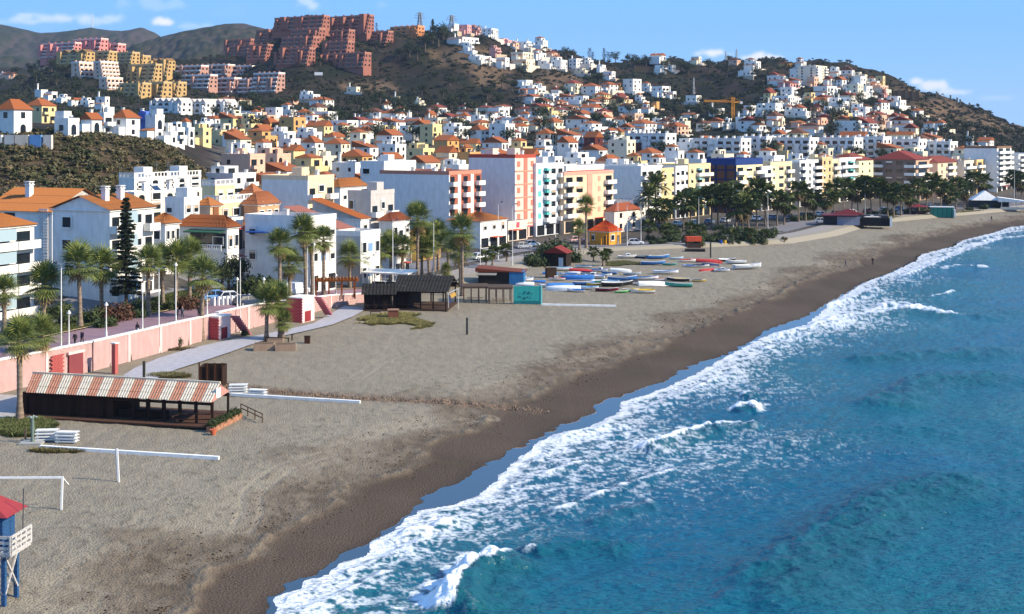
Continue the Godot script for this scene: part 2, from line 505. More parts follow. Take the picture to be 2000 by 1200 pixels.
func build_beach() -> void:
	var zs := shore_rows()
	zs.append(500.0); zs.append(560.0); zs.append(700.0); zs.append(900.0)
	var xs := PackedFloat32Array()
	var px := -420.0
	while px < 2300.0:
		xs.append(px)
		px += 12.0 if px < 0.0 or px > 2010.0 else 2.6
	var nx := xs.size()
	var ny := zs.size()
	var v := PackedVector3Array()
	var col := PackedColorArray()
	var keep := PackedByteArray()
	v.resize(nx * ny); col.resize(nx * ny); keep.resize(nx * ny)
	var g1 := polyline([440, 752, 560, 763, 700, 772, 900, 777, 1060, 779], 1.6)
	var g2 := polyline([845, 653, 1000, 658, 1180, 660, 1310, 661], 1.6)
	var tracks := [polyline([470, 1015, 490, 985, 486, 960, 510, 935, 560, 905, 640, 880], 1.4), polyline([640, 745, 700, 735, 745, 705, 810, 682, 900, 665], 1.6), polyline([300, 905, 480, 868, 700, 832, 960, 800], 1.5), polyline([880, 740, 1000, 715, 1180, 690], 1.4), polyline([520, 720, 760, 720, 1000, 742], 1.6)]
	var g3 := polyline([1120, 690, 1330, 655, 1480, 590, 1600, 530], 1.0)
	for j in ny:
		var z := zs[j]
		var e := lookup(EDGE, z)
		var pe := lookup(PROM, z)
		for i in nx:
			var k := j * nx + i
			var x := (xs[i] - 1000.0) * z / F
			var vv := (e - x) * 0.88
			var inside := x > pe - 4.0 and vv > -14.0
			keep[k] = 1 if inside else 0
			var y := sand(x, z)
			if not inside:
				v[k] = Vector3(x, y, -z)
				continue
			var n1 := nf.get_noise_2d(x * 5.0, z * 5.0)
			var n2 := nf.get_noise_2d(x * 45.0, z * 30.0 + 90.0)
			var n3 := nz.get_noise_2d(x * 90.0 + 31.0, z * 60.0)
			# broken berm edge, moist zone inland of it, smooth wet sand below it
			var bw := berm(x, z)
			var rough := smoothstep(bw, bw + 3.0, vv)
			var calm := smoothstep(2.0, 14.0, x - pe)
			y += (rough * (n2 * 0.05 + n3 * 0.05) + n1 * 0.08 * rough) * (0.15 + 0.85 * calm)
			var ridge_line := exp(-pow((vv - bw - 0.8) / 0.9, 2.0))
			y += ridge_line * (0.10 + maxf(n2, 0.0) * 0.35)
			var dry := Color(0.342, 0.302, 0.226).lerp(Color(0.302, 0.266, 0.198), clampf(0.5 + n2 * 1.2 + n1 * 0.5, 0, 1))
			var moist := Color(0.155, 0.12, 0.082).lerp(Color(0.225, 0.183, 0.13), clampf(0.5 + n2 * 1.8, 0, 1))
			var wet := Color(0.09, 0.067, 0.047).lerp(Color(0.112, 0.084, 0.06), clampf(0.5 + n1 * 1.5, 0, 1))
			var far := clampf((z - 110.0) / 90.0, 0.0, 1.0)
			var mw := bw + lerpf(3.8, 4.0, far) + n1 * 5.0 + n2 * 2.5
			var c := moist.lerp(dry, smoothstep(mw, mw + 6.0, vv))
			# flecks of litter and weed caught along the berm
			var fleck := smoothstep(0.20, 0.42, n3 + ridge_line * 0.25 - smoothstep(18.0, 40.0, vv) * 0.1)
			c = c.lerp(Color(0.05, 0.038, 0.028), fleck * rough * (0.34 if vv < 20.0 else 0.12))
			c = wet.lerp(c, smoothstep(bw - 0.4, bw + 1.0, vv))
			if vv < 1.2: c = c.lerp(Color(0.075, 0.055, 0.042), 1.0 - smoothstep(-0.5, 1.2, vv + n1))
			var d := off_line(g1, Vector2(x, z), 6.0)
			if d.x < INF:
				var q := exp(-pow(d.x / 0.9, 2.0))
				y -= q * (0.28 + n2 * 0.4)
				c = c.lerp(Color(0.30, 0.20, 0.13).lerp(Color(0.09, 0.07, 0.05), clampf(0.45 + n3 * 2.5, 0, 1)), exp(-pow(d.x / 1.7, 2.0)) * 0.85 * smoothstep(1.05, 0.75, d.y))
			for g in tracks:
				d = off_line(g, Vector2(x, z), 1.4)
				if d.x < INF and absf(absf(d.x) - 0.75) < 0.34:
					var rut := smoothstep(0.34, 0.1, absf(absf(d.x) - 0.75)) * smoothstep(-0.25, 0.1, n2 + 0.1)
					y -= 0.05 * rut
					c = c.lerp(Color(0.38, 0.34, 0.26), 0.5 * rut)
			d = off_line(g2, Vector2(x, z), 3.0)
			if d.x < INF: y += smoothstep(-0.25, 0.25, d.x + n2 * 0.3) * 0.3 * exp(-pow(d.x / 2.5, 2.0)) * (1.0 if d.x > -0.2 else 0.3)
			d = off_line(g3, Vector2(x, z), 3.0)
			if d.x < INF: y += smoothstep(-0.4, 0.4, d.x + n2) * 0.2 * exp(-pow(d.x / 2.0, 2.0))
			v[k] = Vector3(x, y, -z)
			col[k] = c
	var m := StandardMaterial3D.new()
	m.vertex_color_use_as_albedo = true
	m.roughness = 0.92
	m.metallic_specular = 0.3
	m.albedo_texture = noise_tex("sandgrain", 0.05, Color(0.70, 0.69, 0.67), Color(1, 1, 1), 1024, 5, false, 0, 0.75)
	var ramp: Gradient = (m.albedo_texture as NoiseTexture2D).color_ramp
	ramp.offsets = PackedFloat32Array([0.0, 0.3, 0.5, 1.0])
	ramp.colors = PackedColorArray([Color(0.42, 0.4, 0.38), Color(0.72, 0.7, 0.68), Color(0.93, 0.92, 0.91), Color(1, 1, 1)])  # darker specks of footprint size put into the sand colour
	m.normal_enabled = true
	m.normal_texture = noise_tex("sandbump", 0.045, Color.BLACK, Color.WHITE, 1024, 4, true, 16.0, 0.6)
	m.normal_scale = 0.65
	m.uv1_triplanar = true
	m.uv1_world_triplanar = true
	m.uv1_scale = Vector3.ONE * 0.09
	structure("beach", grid_mesh(v, col, nx, ny, keep), m)

func build_sea(film: bool) -> void:
	var zs := shore_rows()
	for z in [460.0, 520.0, 620.0, 800.0, 1200.0, 2500.0, 9000.0]: zs.append(z)
	var xs := PackedFloat32Array()
	var px := 350.0
	while px < 2900.0:
		xs.append(px)
		px += 2.2 if px < 2020.0 else 14.0
	var nx := xs.size()
	var ny := zs.size()
	var v := PackedVector3Array()
	var col := PackedColorArray()
	var keep := PackedByteArray()
	v.resize(nx * ny); col.resize(nx * ny); keep.resize(nx * ny)
	var spent := PackedVector2Array([Vector2(60, 3), Vector2(82, 5.0), Vector2(95, 7), Vector2(105, 12), Vector2(120, 16), Vector2(140, 12), Vector2(165, 7.5), Vector2(420, 5.5), Vector2(9000, 5.5)])
	# breakers: sighted crest, height, width of the back, reach of the foam shoreward, foam
	var crests := []
	for b in [
			[[868, 1210, 885, 1180, 905, 1150, 950, 1112, 1020, 1086], 1.1, 3.0, 4.2, 1.15], [[1015, 1087, 1080, 1074, 1150, 1072, 1265, 1082], 0.5, 2.2, 0.4, 0.25],
			[[1258, 882, 1300, 868, 1350, 848, 1384, 838], 0.65, 2.0, 3.2, 1.05], [[1376, 840, 1430, 836, 1495, 832], 0.55, 1.8, 1.8, 0.8], [[1420, 807, 1462, 797, 1495, 806], 0.55, 1.8, 2.0, 1.0],
			[[1437, 779, 1462, 772, 1497, 772], 0.45, 1.6, 1.0, 0.8], [[1490, 660, 1545, 652, 1590, 640, 1640, 622, 1700, 617, 1770, 606, 1830, 616, 1890, 618], 0.45, 3.0, 7.0, 0.95],
			[[1716, 602, 1750, 594, 1790, 604, 1880, 620], 0.5, 2.5, 4.0, 0.9], [[1600, 604, 1650, 588, 1700, 570, 1724, 562], 0.4, 2.0, 4.0, 1.0], [[1840, 527, 1880, 520, 1940, 524], 0.4, 2.5, 2.5, 0.8],
			[[1816, 581, 1850, 576, 1866, 570], 0.35, 1.5, 1.2, 0.8], [[1750, 545, 1800, 530, 1850, 508, 1900, 487, 1960, 468, 2030, 460], 0.4, 3.0, 7.0, 0.9], [[1900, 470, 1950, 460, 2010, 450], 0.3, 3.0, 6.0, 0.9],
			[[1010, 897, 1090, 855, 1180, 835, 1225, 812], 0.2, 1.5, 5.0, 0.5], [[760, 1052, 850, 1036, 912, 1008], 0.3, 1.2, 1.4, 0.8], [[730, 1066, 775, 1052, 840, 1040], 0.15, 1.0, 2.4, 0.8],
			[[1400, 1200, 1520, 1100, 1640, 1028, 1720, 975, 1800, 955, 2010, 932], 0.8, 5.0, 0.0, 0.0], [[1140, 1032, 1200, 1005, 1260, 988], 0.35, 1.6, 0.6, 0.4], [[1700, 800, 1745, 772, 1800, 745, 2010, 730], 0.7, 4.0, 0.0, 0.0],
			[[1640, 706, 1800, 696, 2010, 682], 0.6, 4.0, 0.0, 0.0], [[1880, 622, 1950, 612, 2010, 602], 0.4, 4.0, 0.0, 0.0], [[1200, 1260, 1400, 1210], 0.6, 4.0, 0.0, 0.0], [[1500, 870, 1660, 845, 1900, 838], 0.3, 4.0, 0.0, 0.0], [[560, 1172, 590, 1160, 600, 1155], 0.1, 0.8, 0.7, 0.7], [[985, 962, 1060, 930, 1150, 902, 1235, 872], 0.2, 1.4, 1.6, 0.55], [[1235, 806, 1320, 776, 1400, 745, 1440, 722], 0.2, 1.4, 1.6, 0.6], [[1060, 1015, 1130, 985, 1240, 945, 1330, 918], 0.22, 1.6, 1.2, 0.5], [[640, 1132, 720, 1105, 800, 1070, 860, 1048], 0.18, 1.2, 1.6, 0.6], [[1470, 690, 1540, 668, 1620, 648], 0.2, 1.6, 1.5, 0.55], [[620, 1190, 700, 1150, 790, 1110], 0.15, 1.2, 1.0, 0.5]]:
		crests.append([polyline(b[0]), b[1], b[2], b[3], b[4]])
	for j in ny:
		var z := zs[j]
		var e := lookup(EDGE, z)
		var fr := lookup(FRONT, z)
		var near_crests := []
		for c in crests:
			var lo := INF
			var hi := -INF
			for q in c[0]:
				lo = minf(lo, q.y); hi = maxf(hi, q.y)
			if z > lo - 12.0 and z < hi + 12.0: near_crests.append(c)
		for i in nx:
			var k := j * nx + i
			var x := (xs[i] - 1000.0) * z / F
			var s0 := (x - e) * 0.88 + nf.get_noise_2d(x * 30.0, z * 30.0) * 0.8
			if s0 < -1.5 or (film and x > fr + 3.0):
				v[k] = Vector3(x, -1.0, -z)
				continue
			var wob := nz.get_noise_2d(x * 25.0, z * 25.0)
			var s := (x - fr) * 0.88 + wob * 0.5
			if film:
				keep[k] = 1 if s0 > 0.0 and s < 0.7 else 0
				v[k] = Vector3(x, 0.045 if s0 > 0.0 else s0 * 0.2 - 0.01, -z)
				col[k] = Color(0.022, 0.028, 0.036)
				continue
			keep[k] = 1 if s > 0.1 else 0
			if s0 < 0.0:
				v[k] = Vector3(x, s0 * 0.2 - 0.02, -z)
				continue
			var lively := smoothstep(0.0, 7.0, s)
			var y := 0.03 + 0.02 * smoothstep(0.0, 0.8, s0)
			var n1 := nf.get_noise_2d(x * 1.6, z * 1.6)
			var n2 := nf.get_noise_2d(x * 12.0 + 70.0, z * 12.0)
			var n3 := nf.get_noise_2d(x * 30.0, z * 36.0 + 40.0)
			var n4 := nf.get_noise_2d(x * 70.0 + 11.0, z * 95.0)
			y += lively * (sin(s * 0.40 + n1 * 6.0 + z * 0.03) * 0.14 * smoothstep(6.0, 40.0, s) + n2 * 0.14 + n3 * 0.10 + n4 * 0.06)
			var foam := 0.0
			# lacy foam left by spent waves
			var lace := 1.0 - absf(nf.get_noise_2d(x * 27.0 + 300.0 + n2 * 60.0, z * 30.0 + n2 * 60.0)) * 3.2
			var lace2 := 1.0 - absf(nf.get_noise_2d(x * 80.0, z * 90.0 + 500.0)) * 2.8
			var cover := exp(-maxf(s - 1.5, 0.0) / (lookup(spent, z) * (1.0 + nz.get_noise_2d(x * 2.0, z * 3.0 + 7.0)))) * 0.95 + n1 * 0.5 * smoothstep(22.0, 2.0, s)
			cover = clampf(cover, 0.0, 1.0) * smoothstep(0.2, 1.5, s)
			var th := 1.08 - cover * 1.02
			foam = smoothstep(th - 0.30, th + 0.40, lace * 0.46 + lace2 * 0.54) * (0.25 + 0.68 * cover) * smoothstep(0.02, 0.38, cover)
			if s > -0.1 and s < 1.6: foam = maxf(foam, smoothstep(1.3, 0.3, absf(s - 0.45) + n3 * 0.9) * 0.95)
			var green := 0.0
			for c in near_crests:
				var d := off_line(c[0], Vector2(x + n2 * 1.6, z + n2 * 1.6), 13.0)
				if d.x == INF: continue
				var end := smoothstep(0.0, 0.12, d.y) * smoothstep(1.0, 0.85, d.y)
				var w: float = c[2] if d.x > 0.0 else c[2] * 0.38
				var hump := exp(-pow(d.x / w, 2.0)) * end
				y += c[1] * hump * (1.0 + n3 * 0.4)
				green = maxf(green, exp(-pow((d.x - c[2] * 0.5) / (c[2] * 1.1), 2.0)) * end * minf(1.0, c[1] * 1.5))
				if c[4] > 0.0 and d.x > -c[3] * 1.15:
					var t := clampf(-d.x / maxf(c[3], 0.1), 0.0, 1.0) if d.x < 0.0 else minf(d.x / 0.55, 1.2)
					var f: float = c[4] * end * (1.25 - t * 1.1)
					if f > 0.06: foam = maxf(foam, smoothstep(0.35, 0.8, f + n3 * 0.9 + (lace2 - 0.5) * 0.45 * t) * minf(1.0, f + 0.35))
					if d.x < 0.3 and d.x > -c[3] * 0.5: y += c[1] * 0.22 * end * (0.5 + n3)
			var water := Color(0.003, 0.08, 0.142).lerp(Color(0.008, 0.107, 0.14), clampf(0.5 + n1 * 1.2, 0, 1))
			water = water.lerp(Color(0.012, 0.075, 0.085), clampf(green * 0.6 + maxf(n1, 0.0) * 0.4, 0, 1))
			# the thin sheet of water running back over wet sand
			if s < 0.6: water = water.lerp(Color(0.055, 0.045, 0.045), smoothstep(0.6, -0.2, s))
			col[k] = water.lerp(Color(0.80, 0.82, 0.84), foam)
			v[k] = Vector3(x, y, -z)
	var m := StandardMaterial3D.new()
	m.vertex_color_use_as_albedo = true
	m.roughness = 0.16
	m.metallic_specular = 0.3
	m.normal_enabled = true
	m.normal_texture = noise_tex("ripple", 0.014, Color.BLACK, Color.WHITE, 1024, 5, true, 16.0, 0.6)
	m.normal_scale = 1.1
	m.uv1_triplanar = true
	m.uv1_world_triplanar = true
	m.uv1_scale = Vector3(0.04, 0.075, 0.15)
	if film:
		m.roughness = 0.03
		m.metallic_specular = 0.7
		m.normal_enabled = false
	structure("water_film" if film else "sea", grid_mesh(v, col, nx, ny, keep), m)

# ------------------------------------------------------------------ shapes
class Shape:
	var v := PackedVector3Array()
	var n := PackedVector3Array()
	var c := PackedColorArray()
	var colour := Color.WHITE
	func tri(a: Vector3, b: Vector3, d: Vector3) -> void:   # corners run clockwise seen from outside
		var k := (d - a).cross(b - a).normalized()
		v.append(a); v.append(b); v.append(d)
		n.append(k); n.append(k); n.append(k)
		c.append(colour); c.append(colour); c.append(colour)
	func quad(a: Vector3, b: Vector3, d: Vector3, e: Vector3) -> void:
		tri(a, b, d)
		tri(a, d, e)
	func box(at: Vector3, s: Vector3, turn := Basis()) -> void:
		var h := s * 0.5
		var p := []
		for i in 8: p.append(at + turn * Vector3(h.x if i & 1 else -h.x, h.y if i & 2 else -h.y, h.z if i & 4 else -h.z))
		quad(p[4], p[6], p[7], p[5])
		quad(p[1], p[3], p[2], p[0])
		quad(p[5], p[7], p[3], p[1])
		quad(p[0], p[2], p[6], p[4])
		quad(p[6], p[2], p[3], p[7])
		quad(p[0], p[4], p[5], p[1])
	func bar(a: Vector3, b: Vector3, w: float, d := -1.0) -> void:   # squared timber between two points
		var z := (b - a).normalized()
		var x := (Vector3.UP if absf(z.y) < 0.95 else Vector3.RIGHT).cross(z).normalized()
		var y := z.cross(x)
		box((a + b) * 0.5, Vector3(w, w if d < 0 else d, a.distance_to(b)), Basis(x, y, z))
	func tube(pts: Array, radii: Array, sides := 7, cap := true) -> void:   # smooth tube through points
		var rings := []
		var x := Vector3.ZERO
		for i in pts.size():
			var t: Vector3 = (pts[mini(i + 1, pts.size() - 1)] - pts[maxi(i - 1, 0)]).normalized()
			if x == Vector3.ZERO: x = (Vector3.UP if absf(t.y) < 0.9 else Vector3.RIGHT).cross(t).normalized()
			x = (x - t * x.dot(t)).normalized()
			var y := t.cross(x)
			var ring := []
			for k in sides:
				var a := TAU * k / sides
				ring.append([pts[i] + (x * cos(a) + y * sin(a)) * radii[i], x * cos(a) + y * sin(a)])
			rings.append(ring)
		for i in pts.size() - 1:
			for k in sides:
				var a: Array = rings[i][k]
				var b: Array = rings[i][(k + 1) % sides]
				var d: Array = rings[i + 1][(k + 1) % sides]
				var e: Array = rings[i + 1][k]
				for q in [a, e, d, a, d, b]:
					v.append(q[0]); n.append(q[1]); c.append(colour)
		if cap:
			for s in [0, pts.size() - 1]:
				for k in range(1, sides - 1):
					if s == 0: tri(rings[0][0][0], rings[0][k][0], rings[0][k + 1][0])
					else: tri(rings[s][0][0], rings[s][k + 1][0], rings[s][k][0])
	func mesh() -> ArrayMesh:
		var arr := []
		arr.resize(Mesh.ARRAY_MAX)
		arr[Mesh.ARRAY_VERTEX] = v
		arr[Mesh.ARRAY_NORMAL] = n
		arr[Mesh.ARRAY_COLOR] = c
		var m := ArrayMesh.new()
		m.add_surface_from_arrays(Mesh.PRIMITIVE_TRIANGLES, arr)
		return m

var unit := {}

func setup_units() -> void:
	var s := Shape.new()
	s.box(Vector3.ZERO, Vector3.ONE)
	unit.box = s.mesh()
	# hip roof over a unit square, height 1, eaves at y 0
	s = Shape.new()
	var r0 := Vector3(0, 1, 0.22)
	var r1 := Vector3(0, 1, -0.22)
	var a := Vector3(-0.5, 0, 0.5)
	var b := Vector3(0.5, 0, 0.5)
	var c := Vector3(0.5, 0, -0.5)
	var d := Vector3(-0.5, 0, -0.5)
	s.tri(a, r0, b)
	s.quad(b, r0, r1, c)
	s.tri(c, r1, d)
	s.quad(d, r1, r0, a)
	s.quad(a, b, c, d)
	unit.hip = s.mesh()
	# gable roof, ridge along z
	s = Shape.new()
	r0 = Vector3(0, 1, 0.5)
	r1 = Vector3(0, 1, -0.5)
	s.quad(b, r0, r1, c)
	s.quad(d, r1, r0, a)
	s.quad(a, b, c, d)
	s.tri(a, r0, b)
	s.tri(c, r1, d)
	unit.gable = s.mesh()
	# shed roof wedge: high at -x
	s = Shape.new()
	var ha := a + Vector3.UP
	var hd := d + Vector3.UP
	s.quad(ha, hd, c, b)
	s.tri(a, ha, b)
	s.tri(c, hd, d)
	s.quad(d, hd, ha, a)
	s.quad(a, b, c, d)
	unit.shed = s.mesh()
	# window frame: four bars round a unit opening in the xy plane
	s = Shape.new()
	s.box(Vector3(-0.5, 0, 0), Vector3(0.09, 1.09, 1))
	s.box(Vector3(0.5, 0, 0), Vector3(0.09, 1.09, 1))
	s.box(Vector3(0, 0.5, 0), Vector3(0.91, 0.09, 1))
	s.box(Vector3(0, -0.5, 0), Vector3(0.91, 0.12, 1.3))
	unit.frame = s.mesh()
	# balcony: slab with three solid fronts, projecting along +z from the wall; 1 wide, 1 high, 1 deep
	s = Shape.new()
	s.box(Vector3(0, 0.07, 0.5), Vector3(1, 0.14, 1))
	s.box(Vector3(0, 0.57, 0.96), Vector3(1, 0.86, 0.08))
	s.box(Vector3(-0.485, 0.57, 0.46), Vector3(0.03, 0.86, 0.92))
	s.box(Vector3(0.485, 0.57, 0.46), Vector3(0.03, 0.86, 0.92))
	unit.balcony = s.mesh()
	# balcony with an open railing
	s = Shape.new()
	s.box(Vector3(0, 0.07, 0.5), Vector3(1, 0.14, 1))
	s.box(Vector3(0, 0.97, 0.97), Vector3(1, 0.06, 0.06))
	for k in 13: s.box(Vector3(-0.48 + k * 0.08, 0.54, 0.97), Vector3(0.014, 0.8, 0.03))
	s.box(Vector3(-0.49, 0.97, 0.48), Vector3(0.02, 0.06, 0.94))
	s.box(Vector3(0.49, 0.97, 0.48), Vector3(0.02, 0.06, 0.94))
	unit.railing = s.mesh()
	# chimney: shaft, cap slab on four stubs
	s = Shape.new()
	s.box(Vector3(0, 0.4, 0), Vector3(0.8, 0.8, 0.8))
	s.box(Vector3(0, 0.83, 0), Vector3(1.0, 0.06, 1.0))
	for k in 4: s.box(Vector3(-0.3 if k & 1 else 0.3, 0.9, -0.3 if k & 2 else 0.3), Vector3(0.16, 0.12, 0.16))
	s.box(Vector3(0, 0.98, 0), Vector3(1.0, 0.05, 1.0))
	unit.chimney = s.mesh()
	# balustrade parapet: low wall, balusters, rail; 1 long (x), 1 high, thin z
	s = Shape.new()
	s.box(Vector3(0, 0.1, 0), Vector3(1, 0.2, 1))
	s.box(Vector3(0, 0.93, 0), Vector3(1, 0.14, 1))
	for k in 5: s.box(Vector3(-0.48 + k * 0.24, 0.53, 0), Vector3(0.035, 0.66, 1.05))
	for k in 20: s.box(Vector3(-0.455 + k * 0.048, 0.53, 0), Vector3(0.012, 0.66, 0.6))
	unit.balustrade = s.mesh()
	# parapet ring round a unit square
	s = Shape.new()
	s.box(Vector3(0, 0.5, 0.49), Vector3(1, 1, 0.02))
	s.box(Vector3(0, 0.5, -0.49), Vector3(1, 1, 0.02))
	s.box(Vector3(0.49, 0.5, 0), Vector3(0.02, 1, 0.96))
	s.box(Vector3(-0.49, 0.5, 0), Vector3(0.02, 1, 0.96))
	unit.parapet = s.mesh()
	# sloped solar collector on a stand, with a round tank behind
	s = Shape.new()
	s.box(Vector3(0, 0.55, 0), Vector3(1.0, 0.05, 1.1), Basis(Vector3.RIGHT, 0.7))
	s.box(Vector3(-0.4, 0.3, -0.3), Vector3(0.06, 0.6, 0.06))
	s.box(Vector3(0.4, 0.3, -0.3), Vector3(0.06, 0.6, 0.06))
	unit.solar = s.mesh()
	s = Shape.new()
	s.tube([Vector3(-0.5, 0, 0), Vector3(-0.46, 0, 0), Vector3(0.46, 0, 0), Vector3(0.5, 0, 0)], [0.3, 0.42, 0.42, 0.3], 10)
	unit.tank = s.mesh()
	# window arch: round-headed opening, unit wide and high
	s = Shape.new()
	var pts := [Vector3(0.5, -0.5, 0), Vector3(-0.5, -0.5, 0), Vector3(-0.5, 0.15, 0)]
	for k in range(1, 8): pts.append(Vector3(-0.5 * cos(PI * k / 8), 0.15 + 0.35 * sin(PI * k / 8), 0))
	pts.append(Vector3(0.5, 0.15, 0))
	for k in range(1, pts.size() - 1): s.tri(pts[0] + Vector3(0, 0, .5), pts[k] + Vector3(0, 0, .5), pts[k + 1] + Vector3(0, 0, .5))
	for k in pts.size():
		var p: Vector3 = pts[k]
		var q: Vector3 = pts[(k + 1) % pts.size()]
		s.quad(p + Vector3(0, 0, .5), p - Vector3(0, 0, .5), q - Vector3(0, 0, .5), q + Vector3(0, 0, .5))
	unit.arch = s.mesh()

# tiled roof slope as real rolls: ridge line a-b above eave line d-c (a over d), rolls run down the slope
func rolled(s: Shape, a: Vector3, b: Vector3, c: Vector3, d: Vector3, pitch := 0.3) -> void:
	var n := int(maxf(3.0, d.distance_to(c) / pitch))
	var up := (b - a).cross(d - a).normalized()
	if up.y < 0: up = -up
	var rows := 3
	for k in n:
		for h in 2:
			var t0 := (k + h * 0.5) / n
			var t1 := (k + h * 0.5 + 0.5) / n
			var o0 := up * (0.0 if h == 0 else 0.09)
			var o1 := up * (0.09 if h == 0 else 0.0)
			for r in rows:
				var f0 := float(r) / rows
				var f1 := float(r + 1) / rows
				var lift := up * 0.03
				var p0 := a.lerp(b, t0).lerp(d.lerp(c, t0), f0) + o0
				var p1 := a.lerp(b, t1).lerp(d.lerp(c, t1), f0) + o1
				var p2 := a.lerp(b, t1).lerp(d.lerp(c, t1), f1) + o1 + lift
				var p3 := a.lerp(b, t0).lerp(d.lerp(c, t0), f1) + o0 + lift
				if (p1 - p0).cross(p3 - p0).dot(up) < 0: s.quad(p0, p1, p2, p3)
				else: s.quad(p3, p2, p1, p0)

# ------------------------------------------------------------------ people: tapered bones joined smoothly, meshed as surface nets
func bone_mesh(bones: Array, cell: float, blend := 0.035) -> ArrayMesh:
	var lo := Vector3.ONE * 99.0
	var hi := Vector3.ONE * -99.0
	for b in bones:
		for q in [0, 1]:
			var r: float = b[2 + q] + cell * 2.0
			lo = lo.min(b[q] - Vector3.ONE * r)
			hi = hi.max(b[q] + Vector3.ONE * r)
	var nx := int((hi.x - lo.x) / cell) + 2
	var ny := int((hi.y - lo.y) / cell) + 2
	var nzz := int((hi.z - lo.z) / cell) + 2
	var f := PackedFloat32Array()
	f.resize(nx * ny * nzz)
	f.fill(1.0)
	var who := PackedInt32Array()
	who.resize(f.size())
	var near := PackedFloat32Array()
	near.resize(f.size())
	near.fill(9.0)
	for bi in bones.size():
		var b: Array = bones[bi]
		var a: Vector3 = b[0]
		var ab: Vector3 = b[1] - b[0]
		var r: float = maxf(b[2], b[3]) + cell * 2.5
		var p0 := (Vector3(minf(a.x, b[1].x), minf(a.y, b[1].y), minf(a.z, b[1].z)) - Vector3.ONE * r - lo) / cell
		var p1 := (Vector3(maxf(a.x, b[1].x), maxf(a.y, b[1].y), maxf(a.z, b[1].z)) + Vector3.ONE * r - lo) / cell
		for k in range(maxi(0, int(p0.z)), mini(nzz, int(p1.z) + 2)):
			for j in range(maxi(0, int(p0.y)), mini(ny, int(p1.y) + 2)):
				for i in range(maxi(0, int(p0.x)), mini(nx, int(p1.x) + 2)):
					var p := lo + Vector3(i, j, k) * cell
					var t := clampf((p - a).dot(ab) / maxf(ab.length_squared(), 1e-6), 0, 1)
					var d := p.distance_to(a + ab * t) - lerpf(b[2], b[3], t)
					var q := (k * ny + j) * nx + i
					if d < near[q]:
						near[q] = d
						who[q] = bi
					var h := clampf(0.5 + 0.5 * (f[q] - d) / blend, 0, 1)
					f[q] = lerpf(f[q], d, h) - blend * h * (1.0 - h)
	var ids := {}
	var pv := PackedVector3Array()
	var pc := PackedColorArray()
	for k in nzz - 1:
		for j in ny - 1:
			for i in nx - 1:
				var q := (k * ny + j) * nx + i
				var sum := Vector3.ZERO
				var cnt := 0
				for e in [[0, 1], [0, nx], [0, nx * ny], [1, nx + 1], [1, 1 + nx * ny], [nx, nx + 1], [nx, nx + nx * ny], [nx * ny, nx * ny + 1], [nx * ny, nx * ny + nx], [nx + 1, nx + 1 + nx * ny], [1 + nx * ny, 1 + nx + nx * ny], [nx + nx * ny, 1 + nx + nx * ny]]:
					var fa := f[q + e[0]]
					var fb := f[q + e[1]]
					if (fa < 0.0) != (fb < 0.0):
						var t := fa / (fa - fb)
						var oa := Vector3(1 if e[0] % nx == 1 else 0, 1 if (e[0] % (nx * ny)) >= nx else 0, 1 if e[0] >= nx * ny else 0)
						var ob := Vector3(1 if e[1] % nx == 1 else 0, 1 if (e[1] % (nx * ny)) >= nx else 0, 1 if e[1] >= nx * ny else 0)
						sum += oa.lerp(ob, t)
						cnt += 1
				if cnt:
					ids[q] = pv.size()
					pv.append(lo + (Vector3(i, j, k) + sum / cnt) * cell)
					pc.append(bones[who[q]][4])
	var idx := PackedInt32Array()
	for q: int in ids:
		var i := q % nx
		var j := (q / nx) % ny
		var k := q / (nx * ny)
		if i == 0 or j == 0 or k == 0: continue
		var base := f[q] < 0.0
		for ax in 3:
			var st: int = [1, nx, nx * ny][ax]
			if (f[q + st] < 0.0) == base: continue
			var u: int = [nx, nx * ny, 1][ax]
			var w: int = [nx * ny, 1, nx][ax]
			if not (ids.has(q - u) and ids.has(q - w) and ids.has(q - u - w)): continue
			var o := [ids[q], ids[q - u], ids[q - u - w], ids[q - w]]
			if base: idx.append_array(PackedInt32Array([o[0], o[2], o[1], o[0], o[3], o[2]]))
			else: idx.append_array(PackedInt32Array([o[0], o[1], o[2], o[0], o[2], o[3]]))
	var nrm := PackedVector3Array()
	nrm.resize(pv.size())
	for t in range(0, idx.size(), 3):
		var fn := (pv[idx[t + 2]] - pv[idx[t]]).cross(pv[idx[t + 1]] - pv[idx[t]])
		for s in 3: nrm[idx[t + s]] += fn
	for t in nrm.size(): nrm[t] = nrm[t].normalized()
	var arr := []
	arr.resize(Mesh.ARRAY_MAX)
	arr[Mesh.ARRAY_VERTEX] = pv
	arr[Mesh.ARRAY_NORMAL] = nrm
	arr[Mesh.ARRAY_COLOR] = pc
	arr[Mesh.ARRAY_INDEX] = idx
	var m := ArrayMesh.new()
	m.add_surface_from_arrays(Mesh.PRIMITIVE_TRIANGLES, arr)
	return m

